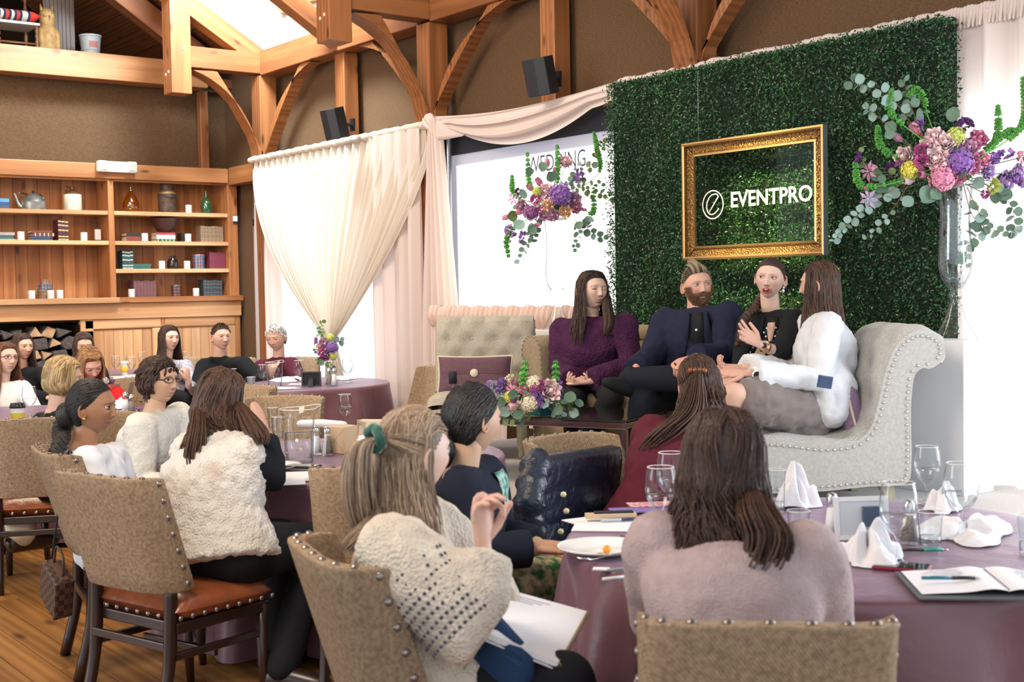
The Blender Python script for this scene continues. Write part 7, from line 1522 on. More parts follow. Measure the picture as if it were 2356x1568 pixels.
WGS = [ # px, py of the foot, scale, label
 (1522,1238,1.25,'water goblet nearest the dinner plate'),(1545,1192,1.25,'water goblet behind the tilted plate-side glass'),
 (2068,1302,1.30,'goblet standing on the smartphone side of the crumpled napkin'),(2212,1240,1.30,'goblet with dark stem before the folded white napkin'),(2133,1160,1.15,'small goblet at the far edge of the nearest table'),
 (795,985,1.1,'empty goblet behind the kraft paper bag'),(606,893,1.1,'goblet in front of the clear pitcher'),(688,884,1.15,'goblet before the silver haired woman'),(765,886,1.15,'goblet behind the salt and pepper pair'),(800,880,1.15,'goblet at the right end of the lavender table'),
 (69,962,1.15,'water goblet beside the black-lidded paper cup'),(267,862,1.05,'goblet left of the paper cup with green straw'),(303,865,1.05,'goblet right of the paper cup with green straw'),(327,850,1.05,'goblet on the far side of the cabinet table'),(421,850,1.05,'goblet beside the dark haired woman')]
for i, (x, y, s_, lab) in enumerate(WGS):
    p_ = ont(x, y)
    if i == 0: wg.location = p_; wg.scale = (s_,)*3; wg['label'] = lab; wg['group'] = 'stemmed water goblets'
    else: dup(wg, p_, 0, lab, None, s_)
def tumbler(x, y, lab, r_=.034, h_=.10, m=M_CLR, water=.04, plastic=False):
    t = thing('tumbler', lab, 'glass', ont(x, y)); obj('wall', G().lathe([(0,.006),(r_*.78,.006),(r_*.80,0),(r_,h_),(r_*.96,h_),(r_*.76,.010)],28), m, t, True, auto=40)
    if water: obj('water', G().lathe([(0,.010),(r_*.76,.011),(r_*.84,water),(0,water)],24), M_CLR, t)
    obj('rim', G().tube([(r_*math.cos(a),r_*math.sin(a),h_) for a in np.linspace(0,2*math.pi,26)[:-1]], .0012, 5, closed=True), M_CHN, t); return t
M_FROST = glassy('frosted_plastic', (.80,.84,.88), .35, .4)
tumbler(1838,1250,'straight tumbler right of the woman in mauve'); tumbler(2140,1262,'square-based tumbler beside the dark pen', .036,.11); tumbler(2372,1275,'tumbler at the right photo edge', .038,.11)
tumbler(578,890,'frosted plastic cup before the young man', .036,.085,M_FROST,.0); tumbler(651,868,'frosted plastic cup before the silver haired woman', .036,.10,M_FROST,.0); tumbler(640,1010,'clear tumbler beside the big pitcher', .034,.12); tumbler(628,985,'clear tumbler behind the bracelet', .03,.12)
tumbler(1788,1180,'tall glass behind the woman in mauve', .03,.15)
def pitcher(x, y, s_, lab, wl=.13):
    t = thing('water_pitcher', lab, 'pitcher', ont(x, y), 0); t.scale = (s_,)*3
    def body(u, v):
        a = 2*math.pi*u; z = .235*v; r_ = .058+.012*v+.002*math.cos(16*a)*(v < .8)+ (.012*max(0,v-.85)/.15 if True else 0); lip = max(0, math.cos(a))**6*max(0,v-.8)/.2*.022; return ((r_+lip)*math.cos(a), r_*math.sin(a), z+.012*max(0,math.cos(a))**4*max(0,v-.9)/.1)
    obj('wall', G().grid(body, 48, 14, wrap=True), M_CLR, t); obj('base', G().lathe([(0,.0),(.058,.0),(.059,.012),(0,.014)],32), M_CLR, t)
    obj('water', G().lathe([(0,.016),(.055,.016),(.055+.012*wl/.235,wl),(0,wl)],32), M_CLR, t); obj('water_surface', G().lathe([(.060,wl),(0,wl)],32), M_WAT, t)
    obj('handle', G().tube(cr([(-.064,0,.20),(-.105,0,.205),(-.115,0,.14),(-.10,0,.06),(-.062,0,.035)],20), [(.011,.006)]*20, 8), M_CLR, t)
    obj('rim', G().tube([body(u, 1) for u in np.linspace(0,1,49)[:-1]], .002, 5, closed=True), M_CHN, t); return t
pt = pitcher(689,1062,1.05,'large clear water pitcher in the middle of the near left table'); pt.rotation_euler = (0,0,wrot(0)+2.2)
p2_ = pitcher(633,893,.92,'clear ribbed pitcher before the silver haired woman'); p2_.rotation_euler = (0,0,wrot(0)+2.6)
def shaker(x, y, lab, fill, z=TT, s_=1.0):
    t = thing('shaker', lab, 'shaker', ont(x, y, z)); t.scale = (s_,)*3
    obj('glass', G().lathe([(.0,.001),(.024,.001),(.024,.008),(.013,.075),(.012,.085)],8), M_CLR, t, False); obj('contents', G().lathe([(0,.006),(.021,.008),(.0125,.072),(0,.072)],12), fill, t); obj('cap', G().lathe([(.013,.084),(.014,.098),(.010,.108),(0,.112)],16), M_SLV, t); return t
M_SALT = mat('salt', (.82,.82,.84), .9); M_PEPR = mat('ground_pepper', (.24,.20,.17), .9, var=.6, vscale=300)
shaker(728,1045,'salt shaker beside the big pitcher', M_SALT, s_=1.25); shaker(754,1047,'pepper shaker beside the big pitcher', M_PEPR, s_=1.25)
shaker(757,887,'pepper shaker behind the small picture frame', M_PEPR, s_=1.35); shaker(769,887,'salt shaker behind the small picture frame', M_SALT, s_=1.35)
shaker(303,952,'pepper shaker before the woman with glasses', M_PEPR, s_=1.2); shaker(289,950,'tall salt shaker leaning by the menu stand', M_SALT, s_=1.3)
shaker(1915,1235,'tall shaker left of the white framed menu', M_SALT, s_=1.25); shaker(1865,1020+1,'x', M_SALT) if False else None; shaker(864,1048,'shaker behind the ponytail', M_SALT, s_=1.1); shaker(878,1040,'second shaker behind the ponytail', M_PEPR, s_=1.1); shaker(2092,1250,'shaker behind the nearest goblet', M_PEPR, s_=1.2)
def cup(x, y, lab, lid, sleeve, s_=1.0, straw=False):
    t = thing('paper_cup', lab, 'cup', ont(x, y)); t.scale = (s_,)*3; obj('wall', G().lathe([(0,.0),(.028,.0),(.040,.118),(.0,.118)],32), M_PAP, t, True, auto=40)
    obj('lid', G().lathe([(.0415,.112),(.0425,.118),(.0415,.124),(.038,.126),(.036,.138),(.0,.139)],32), lid, t, True, auto=40); obj('sleeve', G().lathe([(.0318,.028),(.0378,.086),(.0382,.086),(.0322,.028)],32), sleeve, t)
    g = G(); g.grid(lambda u, v: (.0376*math.cos(-1.57+(u-.5)*.7), .0376*math.sin(-1.57+(u-.5)*.7), .055+.022*v), 8, 3); 
    if straw: obj('straw', G().tube([(.01,0,.13),(.03,0,.20)], .003, 6), mat('green_straw', (.02,.2,.05), .4), t)
    return t
M_YEL = mat('mustard_sleeve', (.75,.42,.015), .7); M_BLID = mat('black_lid', (.012,.010,.010), .3)
cup(848,1083,'tall white paper cup with mustard sleeve by the empty chair', M_CHN, M_YEL, 1.12); c_ = cup(42,985,'paper cup with black lid and yellow sleeve at the left table', M_BLID, mat('olive_yellow_sleeve', (.45,.36,.03), .7), 1.1); cup(287,862,'white paper cup with yellow sleeve and green straw by the cabinets', M_CHN, M_YEL, 1.0, True)
t = None
# framed menu cards
def pframe(x, y, w_, h_, col, lab, rz, back=False, inner=(.75,.78,.80), tilt=12, z=TT):
    t = thing('picture_frame', lab, 'picture frame', ont(x, y, z), rz); m = mat('small_frame', col, .35); g = G(); bwd = .014
    R = Matrix.Rotation(math.radians(-tilt), 3, 'X'); 
    for c, d in (((0,0,bwd/2),(w_,.012,bwd)),((0,0,h_-bwd/2),(w_,.012,bwd)),((-w_/2+bwd/2,0,h_/2),(bwd,.012,h_-2*bwd)),((w_/2-bwd/2,0,h_/2),(bwd,.012,h_-2*bwd))): g.box(tuple(R @ Vector(c)), d, 0, R)
    obj('frame_border', g, m, t, False); obj('card', G().box(tuple(R @ Vector((0,.003,h_/2))), (w_-2*bwd,.003,h_-2*bwd), 0, R), mat('card_face', inner, .5) if not back else M_BLK, t, False)
    st_ = G(); p0 = R @ Vector((0,-.006,h_*.62)); st_.tube([tuple(p0), (0, p0.y-.075, .003)], [(.018,.002),(.024,.002)], 6, side=(1,0,0)); obj('easel_back', st_, M_BLK if back else m, t, False); return t
pf_ = pframe(717,888,.165,.125,(.055,.05,.055),'small black easel-backed frame seen from behind on lavender table', wrot(90), True, tilt=-6)
q_ = pframe(828,1050,.13,.17,(.45,.36,.24),'gilt framed menu card standing beside the paper bag', wrot(0)+.35, False, (.60,.50,.38), 4)
w_ = pframe(1985,1240,.17,.13,(.75,.76,.78),'white framed picture card behind the crumpled napkin', wrot(-90)+.1, False, (.55,.60,.64), -8)
obj('photo_print', G().box((-.025,.001,.07),(.05,.012,.06)), mat('slate_print', (.06,.10,.16), .4), w_, False)
for x, y, lab, rz in ((262,930,'clear acrylic menu stand left of the salt shaker', .5),(300,925,'tilted clear acrylic menu stand by the red jacket', .9)):
    t = thing('menu_stand', lab, 'menu stand', ont(x, y), rz); obj('sheet', G().box((0,0,.075),(.11,.004,.15), M=Matrix.Rotation(.2,3,'X')), M_FROST, t, False); obj('base', G().box((0,0,.004),(.11,.06,.006)), M_CLR, t, False)
# kraft boxes on the near left table
M_KR = mat('kraft_card', (.62,.45,.29), .8); M_KRL = mat('pale_kraft_card', (.72,.60,.45), .8)
def paperbox(x, y, w_, d_, h_, rz, m, lab, z=TT, fold=True):
    t = thing('paper_box', lab, 'box', ont(x, y, z), rz); obj('box', G().box((0,0,h_/2),(w_,d_,h_)), m, t, False, bev=.002)
    if fold: g = G(); g.tube([(-w_/2,-d_/2-.001,0),(w_/2,-d_/2-.001,h_)], .0008, 4); g.tube([(w_/2,-d_/2-.001,0),(-w_/2,-d_/2-.001,h_)], .0008, 4); obj('fold_crease', g, M_KR, t)['kind'] = 'stuff'
    return t
paperbox(785,1040,.13,.10,.13,wrot(60),M_KR,'kraft paper gift bag left of the menu card'); paperbox(858,1035,.13,.06,.15,wrot(75),M_KRL,'pale kraft gift bag right of the menu card'); paperbox(655,965,.20,.12,.04,wrot(80),M_KRL,'flat kraft box lid behind the pitcher', fold=False); paperbox(640,975,.05,.04,.05,0,M_NAP,'x') if False else None
t = thing('rolled_napkin', 'rolled ivory napkin behind the salt shaker', 'napkin', ont(742,985), wrot(80)); obj('roll', G().cap([(-.13,0,.025),(0,0,.027),(.13,0,.022)], [.024,.026,.02], 14), M_NAP, t); obj('tail', G().tube([(.13,0,.022),(.19,.01,.016)], .003, 6), M_NAP, t)
def napkin(x, y, s_, h_, lab, seed, z=TT, flat=False, rz=0):
    t = thing('napkin', lab, 'napkin', ont(x, y, z), rz); r_ = random.Random(seed); ph = [r_.uniform(0,6.28) for _ in range(8)]
    def fn(u, v):
        a = 2*math.pi*u; q = v; rr = s_*q*(1+.28*math.sin(3*a+ph[0])+.16*math.sin(5*a+ph[1])); z_ = h_*(1-q**2.2)*(.75+.25*math.sin(4*a+ph[2])) + h_*.35*math.sin(7*a+ph[3])*q*(1-q)*2; 
        x_, y_ = rr*math.cos(a), rr*math.sin(a); nv_ = noise.noise(Vector((x_*28, y_*28, seed*3.1))); nw_ = abs(noise.noise(Vector((x_*14+5, y_*14, seed*1.7)))); z_ += h_*(.30*nv_+.55*nw_-.15)*min(1, 3*(1-q)+.25); return ((x_+.008*nv_)*(1.5 if flat else 1), y_+.008*nw_, max(.002, z_+.003))
    obj('cloth', G().grid(fn, 72, 26, wrap=True), M_NAP, t, True); return t
napkin(1995,1290,.095,.090,'crumpled white napkin beside the smartphone', 3); napkin(1830,1165,.07,.13,'upright white napkin behind the woman in mauve', 5); napkin(2225,1228,.13,.045,'spread white napkin behind the right goblet', 8, flat=True); napkin(2170,1175,.06,.09,'folded napkin peak behind the right goblet', 9)
napkin(617,896,.13,.02,'long folded white napkin at the front of the lavender table', 12, flat=True); napkin(668,876,.12,.035,'white napkin beside the small black frame', 13, flat=True); napkin(790,872,.09,.03,'pink tinged napkin at the right of the lavender table', 14, flat=True); napkin(275,940,.05,.06,'white crumpled napkin by the menu stand', 15); napkin(300,868,.11,.025,'rolled white napkin on the cabinet table', 16, flat=True)
napkin(650,1100,.001,.001,'x',1) if False else None
# plates
def plate(x, y, r_, lab, z=TT, tilt=0):
    t = thing('plate', lab, 'plate', ont(x, y, z)); obj('dish', G().lathe([(0,.004),(r_*.55,.004),(r_*.62,.008),(r_*.95,.020),(r_,.022),(r_*.985,.019),(r_*.60,.001),(0,.001)],48), M_CHN, t); return t
plate(1387,1270,.135,'white dinner plate with food scraps and fork')
t = thing('fork', 'steel fork resting on the dinner plate', 'fork', ont(1395,1275,TT+.022), wrot(15)); g = G(); g.tube(cr([(0,.10,.004),(0,.03,.0),(0,-.02,-.008),(0,-.045,-.010)],12), [(.006,.0015)]*6+[(.003,.0015)]*3+[(.009,.0015)]*3, 6, side=(1,0,0)); obj('handle', g, M_SLV, t)
for k in range(4): obj('tine', G().tube([(-.009+k*.006,-.044,-.010),(-.008+k*.0055,-.085,-.004)], .0012, 5), M_SLV, t)
t = thing('food_scrap', 'orange fruit wedge left on the dinner plate', 'food', ont(1396,1270,TT+.010)); obj('wedge', G().ell((0,0,.008),(.014,.010,.014)), mat('orange_fruit', (.80,.33,.03), .5), t); t = thing('food_scrap', 'brown crumbs beside the fruit wedge', 'food', ont(1380,1275,TT+.008)); obj('crumbs', G().ell((0,0,0),(.014,.008,.006)), mat('bread_crumb', (.45,.28,.12), .9), t)
plate(615,1080,.15,'large white plate under the elbow of the fur vest woman') ; plate(810,1092,.13,'white plate edge behind the empty chair')
# papers, pens, phones
def sheet(x, y, w_, d_, rz, lab, m=M_PAP, z=TT, h_=.003, name='paper', cat='paper'):
    t = thing(name, lab, cat, ont(x, y, z), rz); obj('sheet', G().box((0,0,h_/2),(w_,d_,h_)), m, t, False); return t
def pen(x, y, rz, c1, c2, lab, z=TT+.002, L=.14):
    t = thing('pen', lab, 'pen', ont(x, y, z)+ZV*.005, rz); obj('barrel', G().tube([(-L/2,0,0),(0,0,0)],.0048,8), mat('pen_barrel', c1, .3), t); obj('grip', G().tube([(0,0,0),(L*.38,0,0)],.0050,8), mat('pen_grip', c2, .4), t); obj('tip', G().tube([(L*.38,0,0),(L/2,0,0)],[.0042,.001],8), M_SLV, t); return t
aR = math.atan2(RV.y, RV.x)
sheet(1420,1208,.28,.22,aR-.15,'white handout sheet with a pen on it'); sheet(1345,1198,.12,.10,aR+.5,'corner of a loose white sheet', z=TT+.001); sheet(1490,1172,.26,.10,aR+.15,'purple patterned leaflet behind the handout', mat('purple_leaflet', (.22,.16,.42), .6), z=TT+.008); sheet(1510,1160,.20,.09,aR+.1,'colourful dotted leaflet on the purple one', mat('dotted_leaflet', (.70,.60,.58), .6, vcol=(.6,.10,.16), vscale=60), z=TT+.012)
t = thing('wooden_box', 'slim wooden pen box with dark top on the handouts', 'box', ont(1405,1190,TT+.014), aR+.06); obj('case', G().box((0,0,.008),(.17,.035,.016)), M_KR, t, False, bev=.002); obj('lid', G().box((.01,0,.0185),(.13,.032,.005)), M_BLK, t, False)
pen(1430,1198,aR+.12,(.45,.50,.58),(.03,.04,.12),'silver and navy pen on the handout', z=TT+.006); pen(1478,1236,aR+.12,(.02,.02,.03),(.03,.25,.50),'black and blue pen beside the dinner plate'); pen(1452,1310,aR+.35,(.28,.32,.38),(.2,.23,.28),'grey pen below the dinner plate'); pen(1440,1330,aR+.4,(.75,.77,.76),(.6,.65,.62),'white marker beside the grey pen')
sheet(1383,1309,.045,.03,aR-.2,'small white tag beside the dinner plate'); pen(2125,1268,aR-.1,(.02,.025,.03),(.02,.30,.22),'dark pencil with green end by the square tumbler'); pen(2190,1333,aR-.08,(.02,.17,.26),(.012,.012,.016),'teal and black pen lying on the open notebook', z=TT+.022, L=.15)
# open notebook on the near table
t = thing('notebook', 'open spiral notebook with grey cover at the right table edge', 'notebook', ont(2290,1345,TT+.003), aR-.10); obj('cover', G().box((-.005,-.015,.002),(.44,.30,.004)), mat('slate_cover', (.10,.11,.12), .6), t, False)
def pg(u, v, s): x = .21*u; return (s*x, -.13+.26*v, .006+.012*math.exp(-((x-.03)/.05)**2)+.004*math.sin(math.pi*u))
g = G(); g.grid(lambda u, v: pg(1-u, v, -1), 16, 4); g.grid(lambda u, v: pg(u, v, 1), 16, 4); obj('pages', g, M_PAP, t); g = G()
for i in range(9): g.box((.02,.11-.0125*i,.0205),(.001,.001,.001)); 
g = G()
for i in range(8):
    for s in (-1,1): g.box((s*(.11), .105-.013*i, .0165+.002*(abs(1)>2)), (.13-.02*((i*3)%4), .0012, .0006))
obj('handwriting', g, mat('grey_ink', (.25,.27,.35), .8), t, False)['kind'] = 'stuff'
g = G(); [g.tube([(0, -.12+.0135*k, .004),(0.0, -.12+.0135*k, .020),(.006,-.12+.0135*k,.012)], .0015, 5) for k in range(18)]; obj('spiral_binding', g, M_SLV, t)['kind'] = 'stuff'
def phone(x, y, z, rz, lab, body=(.01,.01,.012), tilt=0, scr=(.02,.02,.025)):
    t = thing('smartphone', lab, 'phone', ont(x, y, z), rz); obj('case', G().box((0,0,.005),(.075,.15,.010)), mat('phone_case', body, .35), t, False, bev=.003); obj('screen', G().box((0,0,.0105),(.068,.138,.0015)), mat('phone_glass', scr, .04, spec=1), t, False); return t
phone(2075,1308,TT,aR+1.15,'smartphone with red-edged case beneath the crumpled napkin',(.25,.02,.05)); phone(697,1075,TT+.012,aR+1.25,'black smartphone resting on the planner'); 
sheet(690,1098,.34,.20,aR+.1,'open planner under the black smartphone', M_PAP, h_=.012, name='planner', cat='planner'); sheet(640,1112,.22,.12,aR+.2,'thin dark edged folder under the elbow', mat('grey_folder', (.55,.57,.65), .6), name='folder', cat='folder')
pen(572,884,aR,(.02,.02,.03),(.03,.25,.55),'blue and black pen on the lavender table'); sheet(693,884,.20,.12,aR,'dark-edged white folder on the lavender table', h_=.006)
sheet(318,938,.16,.11,aR+.2,'purple bordered notepad on the left table', mat('violet_pad', (.22,.05,.40), .6)); sheet(280,866,.22,.10,aR,'papers on the cabinet table', mat('cream_paper', (.7,.68,.5), .8)); sheet(12,972,.16,.10,aR,'white sheet on the left table at the photo edge')
t = thing('remote', 'small dark device on the cabinet table', 'device', ont(436,858)); obj('body', G().box((0,0,.04),(.06,.04,.08)), M_BLK, t, False, bev=.005); obj('face', G().box((0,-.021,.045),(.045,.003,.05)), mat('grey_face', (.2,.22,.25), .3), t, False)
# held notebook of the ponytail woman
t = thing('notebook', 'white notebook held on the lap of the ponytail woman', 'notebook'); cs = [at(1172,1356,3.42), at(1350,1405,3.38), at(1285,1522,3.02), at(1122,1455,3.02)]; nn = (cs[1]-cs[0]).cross(cs[3]-cs[0]).normalized(); nn = nn if nn.z > 0 else -nn
g = G(); g.add([tuple(c) for c in cs]+[tuple(c-nn*.014) for c in cs], [(3,2,1,0),(4,5,6,7)]+[(i,(i+1)%4,4+(i+1)%4,4+i) for i in range(4)]); obj('page_block', g, M_PAP, t, False)
g = G(); cb = [c-nn*.018+(c-sum(cs,Vector())/4)*.02 for c in cs]; g.add([tuple(c) for c in cb]+[tuple(c-nn*.002) for c in cb], [(3,2,1,0),(4,5,6,7)]+[(i,(i+1)%4,4+(i+1)%4,4+i) for i in range(4)]); obj('cover', g, M_PAP, t, False)
g = G(); [g.tube([tuple(lerp(cs[1],cs[2],k/26)+nn*.002), tuple(lerp(cs[1],cs[2],k/26)+(cs[1]-cs[0]).normalized()*.008-nn*.006), tuple(lerp(cs[1],cs[2],k/26)-nn*.015)], .0012, 4) for k in range(27)]; obj('spiral_binding', g, mat('brass_spiral', (.6,.45,.2), .3, .8), t)['kind'] = 'stuff'
g = G(); [g.tube([tuple(cs[0]+(cs[1]-cs[0])*.12+(cs[3]-cs[0])*(.10+.05*k)+nn*.0012), tuple(cs[0]+(cs[1]-cs[0])*(.55-.1*k)+(cs[3]-cs[0])*(.10+.05*k)+nn*.0012)], .0007, 4) for k in range(3)]; obj('handwriting', g, mat('grey_ink', (.25,.27,.35), .8), t)['kind'] = 'stuff'
# puffer jacket on the chair back
t = thing('puffer_jacket', 'navy quilted puffer jacket hung over a burlap chair back', 'jacket'); cp0, cp1 = at(1224,1068,5.02), at(1425,1035,5.62)
def pj(u, v):
    top = lerp(cp0, cp1, u)+ZV*(.005); inn = HV*-1; a = (v-.22)*1.0
    if v < .22: q = top + (HV*.10)*(1-v/.22)-ZV*.05*(1-v/.22)**2
    else:
        w_ = (v-.22)/.78; q = top - HV*(.05+.05*w_) - ZV*(.46*w_) + (cp1-cp0).normalized()*(u-.5)*.10*w_ - RV*.03*w_
    quilt = .012*abs(math.sin(v*15))**.6 + .010*math.sin(u*9+v*4)
    return tuple(q-HV*quilt)
g = G(); g.grid(pj, 40, 60); o = obj('shell', g, mat('navy_nylon', (.010,.018,.038), .35, spec=.6, bump='noise', bscale=18, bdist=.015), t); o.modifiers.new('thick', 'SOLIDIFY').thickness = .025
g = G(); sl_ = cr([tuple(at(1235,1065,4.95)), tuple(at(1222,1130,4.85)), tuple(at(1215,1190,4.85)), tuple(at(1228,1235,4.9))], 16); g.cap(sl_, [.06+.008*math.sin(i*2) for i in range(16)], 12); obj('sleeve', g, o.data.materials[0], t)
g = G(); [dome(g, at(x_, y_, 4.80 if y_ > 1150 else 4.86), -HV, .012, .005) for x_, y_ in ((1296,1137),(1303,1175),(1290,1222))]; obj('snap', g, mat('cream_snap', (.75,.70,.45), .3), t)['kind'] = 'stuff'
# handbag on the second chair
t = thing('handbag', 'brown checked handbag hanging beside the second chair', 'handbag', at(132,1352,5.25), wrot(35)); t.rotation_euler = (0, .30, wrot(35)); t.scale = (.92,.92,.92); CHK = bpy.data.materials.new('checked_leather'); CHK.use_nodes = True; nt = CHK.node_tree; ck = nt.nodes.new('ShaderNodeTexChecker'); ck.inputs['Scale'].default_value = 38; ck.inputs[1].default_value = (.10,.055,.035,1); ck.inputs[2].default_value = (.035,.018,.013,1); tc = nt.nodes.new('ShaderNodeTexCoord'); nt.links.new(tc.outputs['Object'], ck.inputs[0]); nt.links.new(ck.outputs[0], nt.nodes['Principled BSDF'].inputs[0])
obj('body', G().prism([(-.12,-.045),(.12,-.045),(.10,.045),(-.10,.045)], -.095, .085, 0, None), CHK, t, False, bev=.008); obj('zip_top', G().box((0,0,.088),(.20,.03,.012)), mat('tan_trim', (.12,.06,.04), .5), t, False); obj('handle', G().tube(cr([(-.07,0,.09),(-.05,0,.18),(.05,0,.18),(.07,0,.09)],16), .006, 7), mat('tan_trim', (.06,.03,.02), .5), t)
obj('clasp', G().tube([(-.12+.012*math.cos(a),-.02,.06+.02*math.sin(a)) for a in np.linspace(0,6.28,14)[:-1]], .003, 6, closed=True), mat('brass', (.8,.5,.2), .2, 1), t)
obj('strap', G().tube(cr([(-.11,0,.09),(-.10,.02,.40),(-.06,.03,.62),(.02,.02,.66)],18), .005, 6), M_BLK, t)
# candlestick on the coffee table
t = thing('candlestick', 'black candle on a crystal stem at the end of the coffee table', 'candlestick', onz(1043,930,ZS+.39)); obj('stem', G().lathe([(.0,.0),(.028,.0),(.03,.006),(.012,.03),(.016,.05),(.008,.07),(.014,.09),(.008,.105),(.018,.13),(.0,.132)],20), M_VGL, t); obj('candle', G().lathe([(0,.13),(.026,.13),(.026,.205),(0,.208)],24), M_BLK, t)
# ================= flowers =================
def petal(g, base, up, out, L, Wd, curl, cup, mi=0, nu=5, nv=4):
    sd = np.cross(up, out); sd /= np.linalg.norm(sd)+1e-9
    def fn(u, v):
        x = (2*u-1); w_ = Wd*math.sin(math.pi*(.12+.80*v))**.8*x; a = curl*v; return base + up*(L*(math.sin(1.3*v)/1.3*math.cos(a*.4))) + out*(L*v*math.sin(a)*.6 + .0) + sd*w_ - out*(cup*x*x*Wd)
    g.grid(fn, nu, nv, mi)
def f_rose(rd):
    g = G(); Z = np.array((0,0,1.))
    for ly, (n_, r_, L, W_, c) in enumerate(((3,.10,.95,.42,.1),(4,.26,.95,.55,.3),(5,.46,.88,.62,.75),(6,.62,.75,.66,1.25),(6,.72,.55,.66,1.75))):
        for k in range(n_):
            a = 2*math.pi*(k+.37*ly)/n_+rd.uniform(-.15,.15); o_ = np.array((math.cos(a), math.sin(a), 0)); petal(g, o_*r_*.8-Z*.45, Z, o_, L, W_, c, .35)
    g.ell((0,0,-.1),(.22,.22,.45),0,8,6); return g
def f_tulip(rd):
    g = G(); Z = np.array((0,0,1.))
    for k in range(6):
        a = math.pi/3*k; o_ = np.array((math.cos(a), math.sin(a), 0)); r_ = .42 if k % 2 else .36
        def fn(u, v, o_=o_, r_=r_): x = 2*u-1; sd = np.array((-o_[1], o_[0], 0)); w_ = .46*math.sin(math.pi*(.1+.78*v))**.7*x; b = r_*math.sin(math.pi*min(.62,.12+.5*v))**.8; return o_*(b-.18*x*x) + sd*w_ + Z*(-.6+1.5*v)
        g.grid(fn, 5, 6)
    return g
def f_hydr(rd, n_=70):
    g = G()
    for i in range(n_):
        t = i/n_; z = 1-1.25*t; r_ = math.sqrt(max(0,1-z*z)); a = i*2.39996; c = np.array((r_*math.cos(a), r_*math.sin(a), z))*rd.uniform(.74,.98); nn = c/np.linalg.norm(c); M = Vector(nn).to_track_quat('Z','Y').to_matrix(); M = np.array(M); rot = rd.uniform(0,1.5)
        for k in range(4):
            b = rot+k*math.pi/2; d = M @ np.array((math.cos(b), math.sin(b), .25)); e = M @ np.array((-math.sin(b), math.cos(b), 0)); s = .19
            g.add([c, c+(d*.6+e*.5)*s, c+d*s*1.15, c+(d*.6-e*.5)*s], [(0,1,2,3)])
    g.ell((0,0,0),(.78,.78,.78),0,10,8); return g
def f_carn(rd):
    g = G()
    for i in range(34):
        z = rd.uniform(-.2,1); r_ = math.sqrt(max(0,1-z*z)); a = rd.uniform(0,6.28); c = np.array((r_*math.cos(a), r_*math.sin(a), z)); sd = np.cross(c, (0,0,1.)); sd /= np.linalg.norm(sd)+1e-6; up = np.cross(sd, c)
        def fn(u, v): x = 2*u-1; return c*(.3+.7*v) + sd*x*.32*v + up*(.13*math.sin(u*14)*v)
        g.grid(fn, 7, 3)
    return g
def f_star(rd):
    g = G(); Z = np.array((0,0,1.))
    for k in range(7):
        a = 2*math.pi*k/7; d = np.array((math.cos(a), math.sin(a), 0)); e = np.array((-math.sin(a), math.cos(a), 0)); g.add([d*.1, d*.6+e*.2+Z*.12, d*1.15+Z*.0, d*.6-e*.2+Z*.12], [(0,1,2,3)])
    g.ell((0,0,.1),(.14,.14,.16),0,8,5); return g
FT = dict(rose=f_rose, tulip=f_tulip, hydrangea=f_hydr, carnation=f_carn, clematis=f_star); FM = {}
COL = dict(pale=(.78,.52,.55), blush=(.82,.60,.60), mauve=(.48,.24,.38), lilac=(.50,.34,.62), magenta=(.52,.09,.30), pink=(.70,.25,.38), peach=(.80,.48,.26), cream=(.80,.70,.48), purple=(.24,.10,.38), dark=(.10,.01,.14), plum=(.26,.08,.24), lime=(.52,.58,.12), yellow=(.70,.62,.08), rosy=(.55,.17,.30))
def fmesh(ty, c, k=0):
    key = (ty, c, k)
    if key not in FM:
        rd = random.Random(hash(ty) % 100+k if False else len(FM)); m = mat(c+'_petal', COL[c], .55, var=.25, vscale=3, sheen=.2, island=.22); FM[key] = mesh(ty, FT[ty](rd), m)
    return FM[key]
M_STEM = mat('green_stem', (.09,.16,.03), .6); M_TWIG = mat('brown_twig', (.22,.10,.05), .7)
M_EUC = [mat('eucalyptus_leaf', (.13,.22,.15), .55, var=.2, vscale=5, spec=.3), mat('silvery_eucalyptus_leaf', (.24,.36,.31), .55, spec=.3), mat('olive_leaf', (.12,.18,.05), .5)]; M_BELL = mat('bells_green', (.10,.36,.06), .5, island=.3); M_GLF = mat('glossy_leaf', (.05,.16,.035), .4)
LFM = [mesh('leaf', (lambda g: (g.grid(lambda u, v: ((2*u-1)*.5*math.sin(math.pi*min(.98,max(.02,v)))**.55, v, .10*(2*u-1)**2-.12*v*v), 5, 7), g)[1])(G()), m) for m in M_EUC]
def flower(parent, o_, ty, c, p, r_, dirn, k=0):
    o = bpy.data.objects.new(ty, fmesh(ty, c, k % 2)); C.objects.link(o); o.parent = parent; o.location = p-o_; o.scale = (r_,)*3; q = Vector(dirn).normalized().to_track_quat('Z','Y'); o.rotation_mode = 'QUATERNION'; o.rotation_quaternion = q @ Matrix.Rotation(k*1.3,3,'Z').to_quaternion(); return o
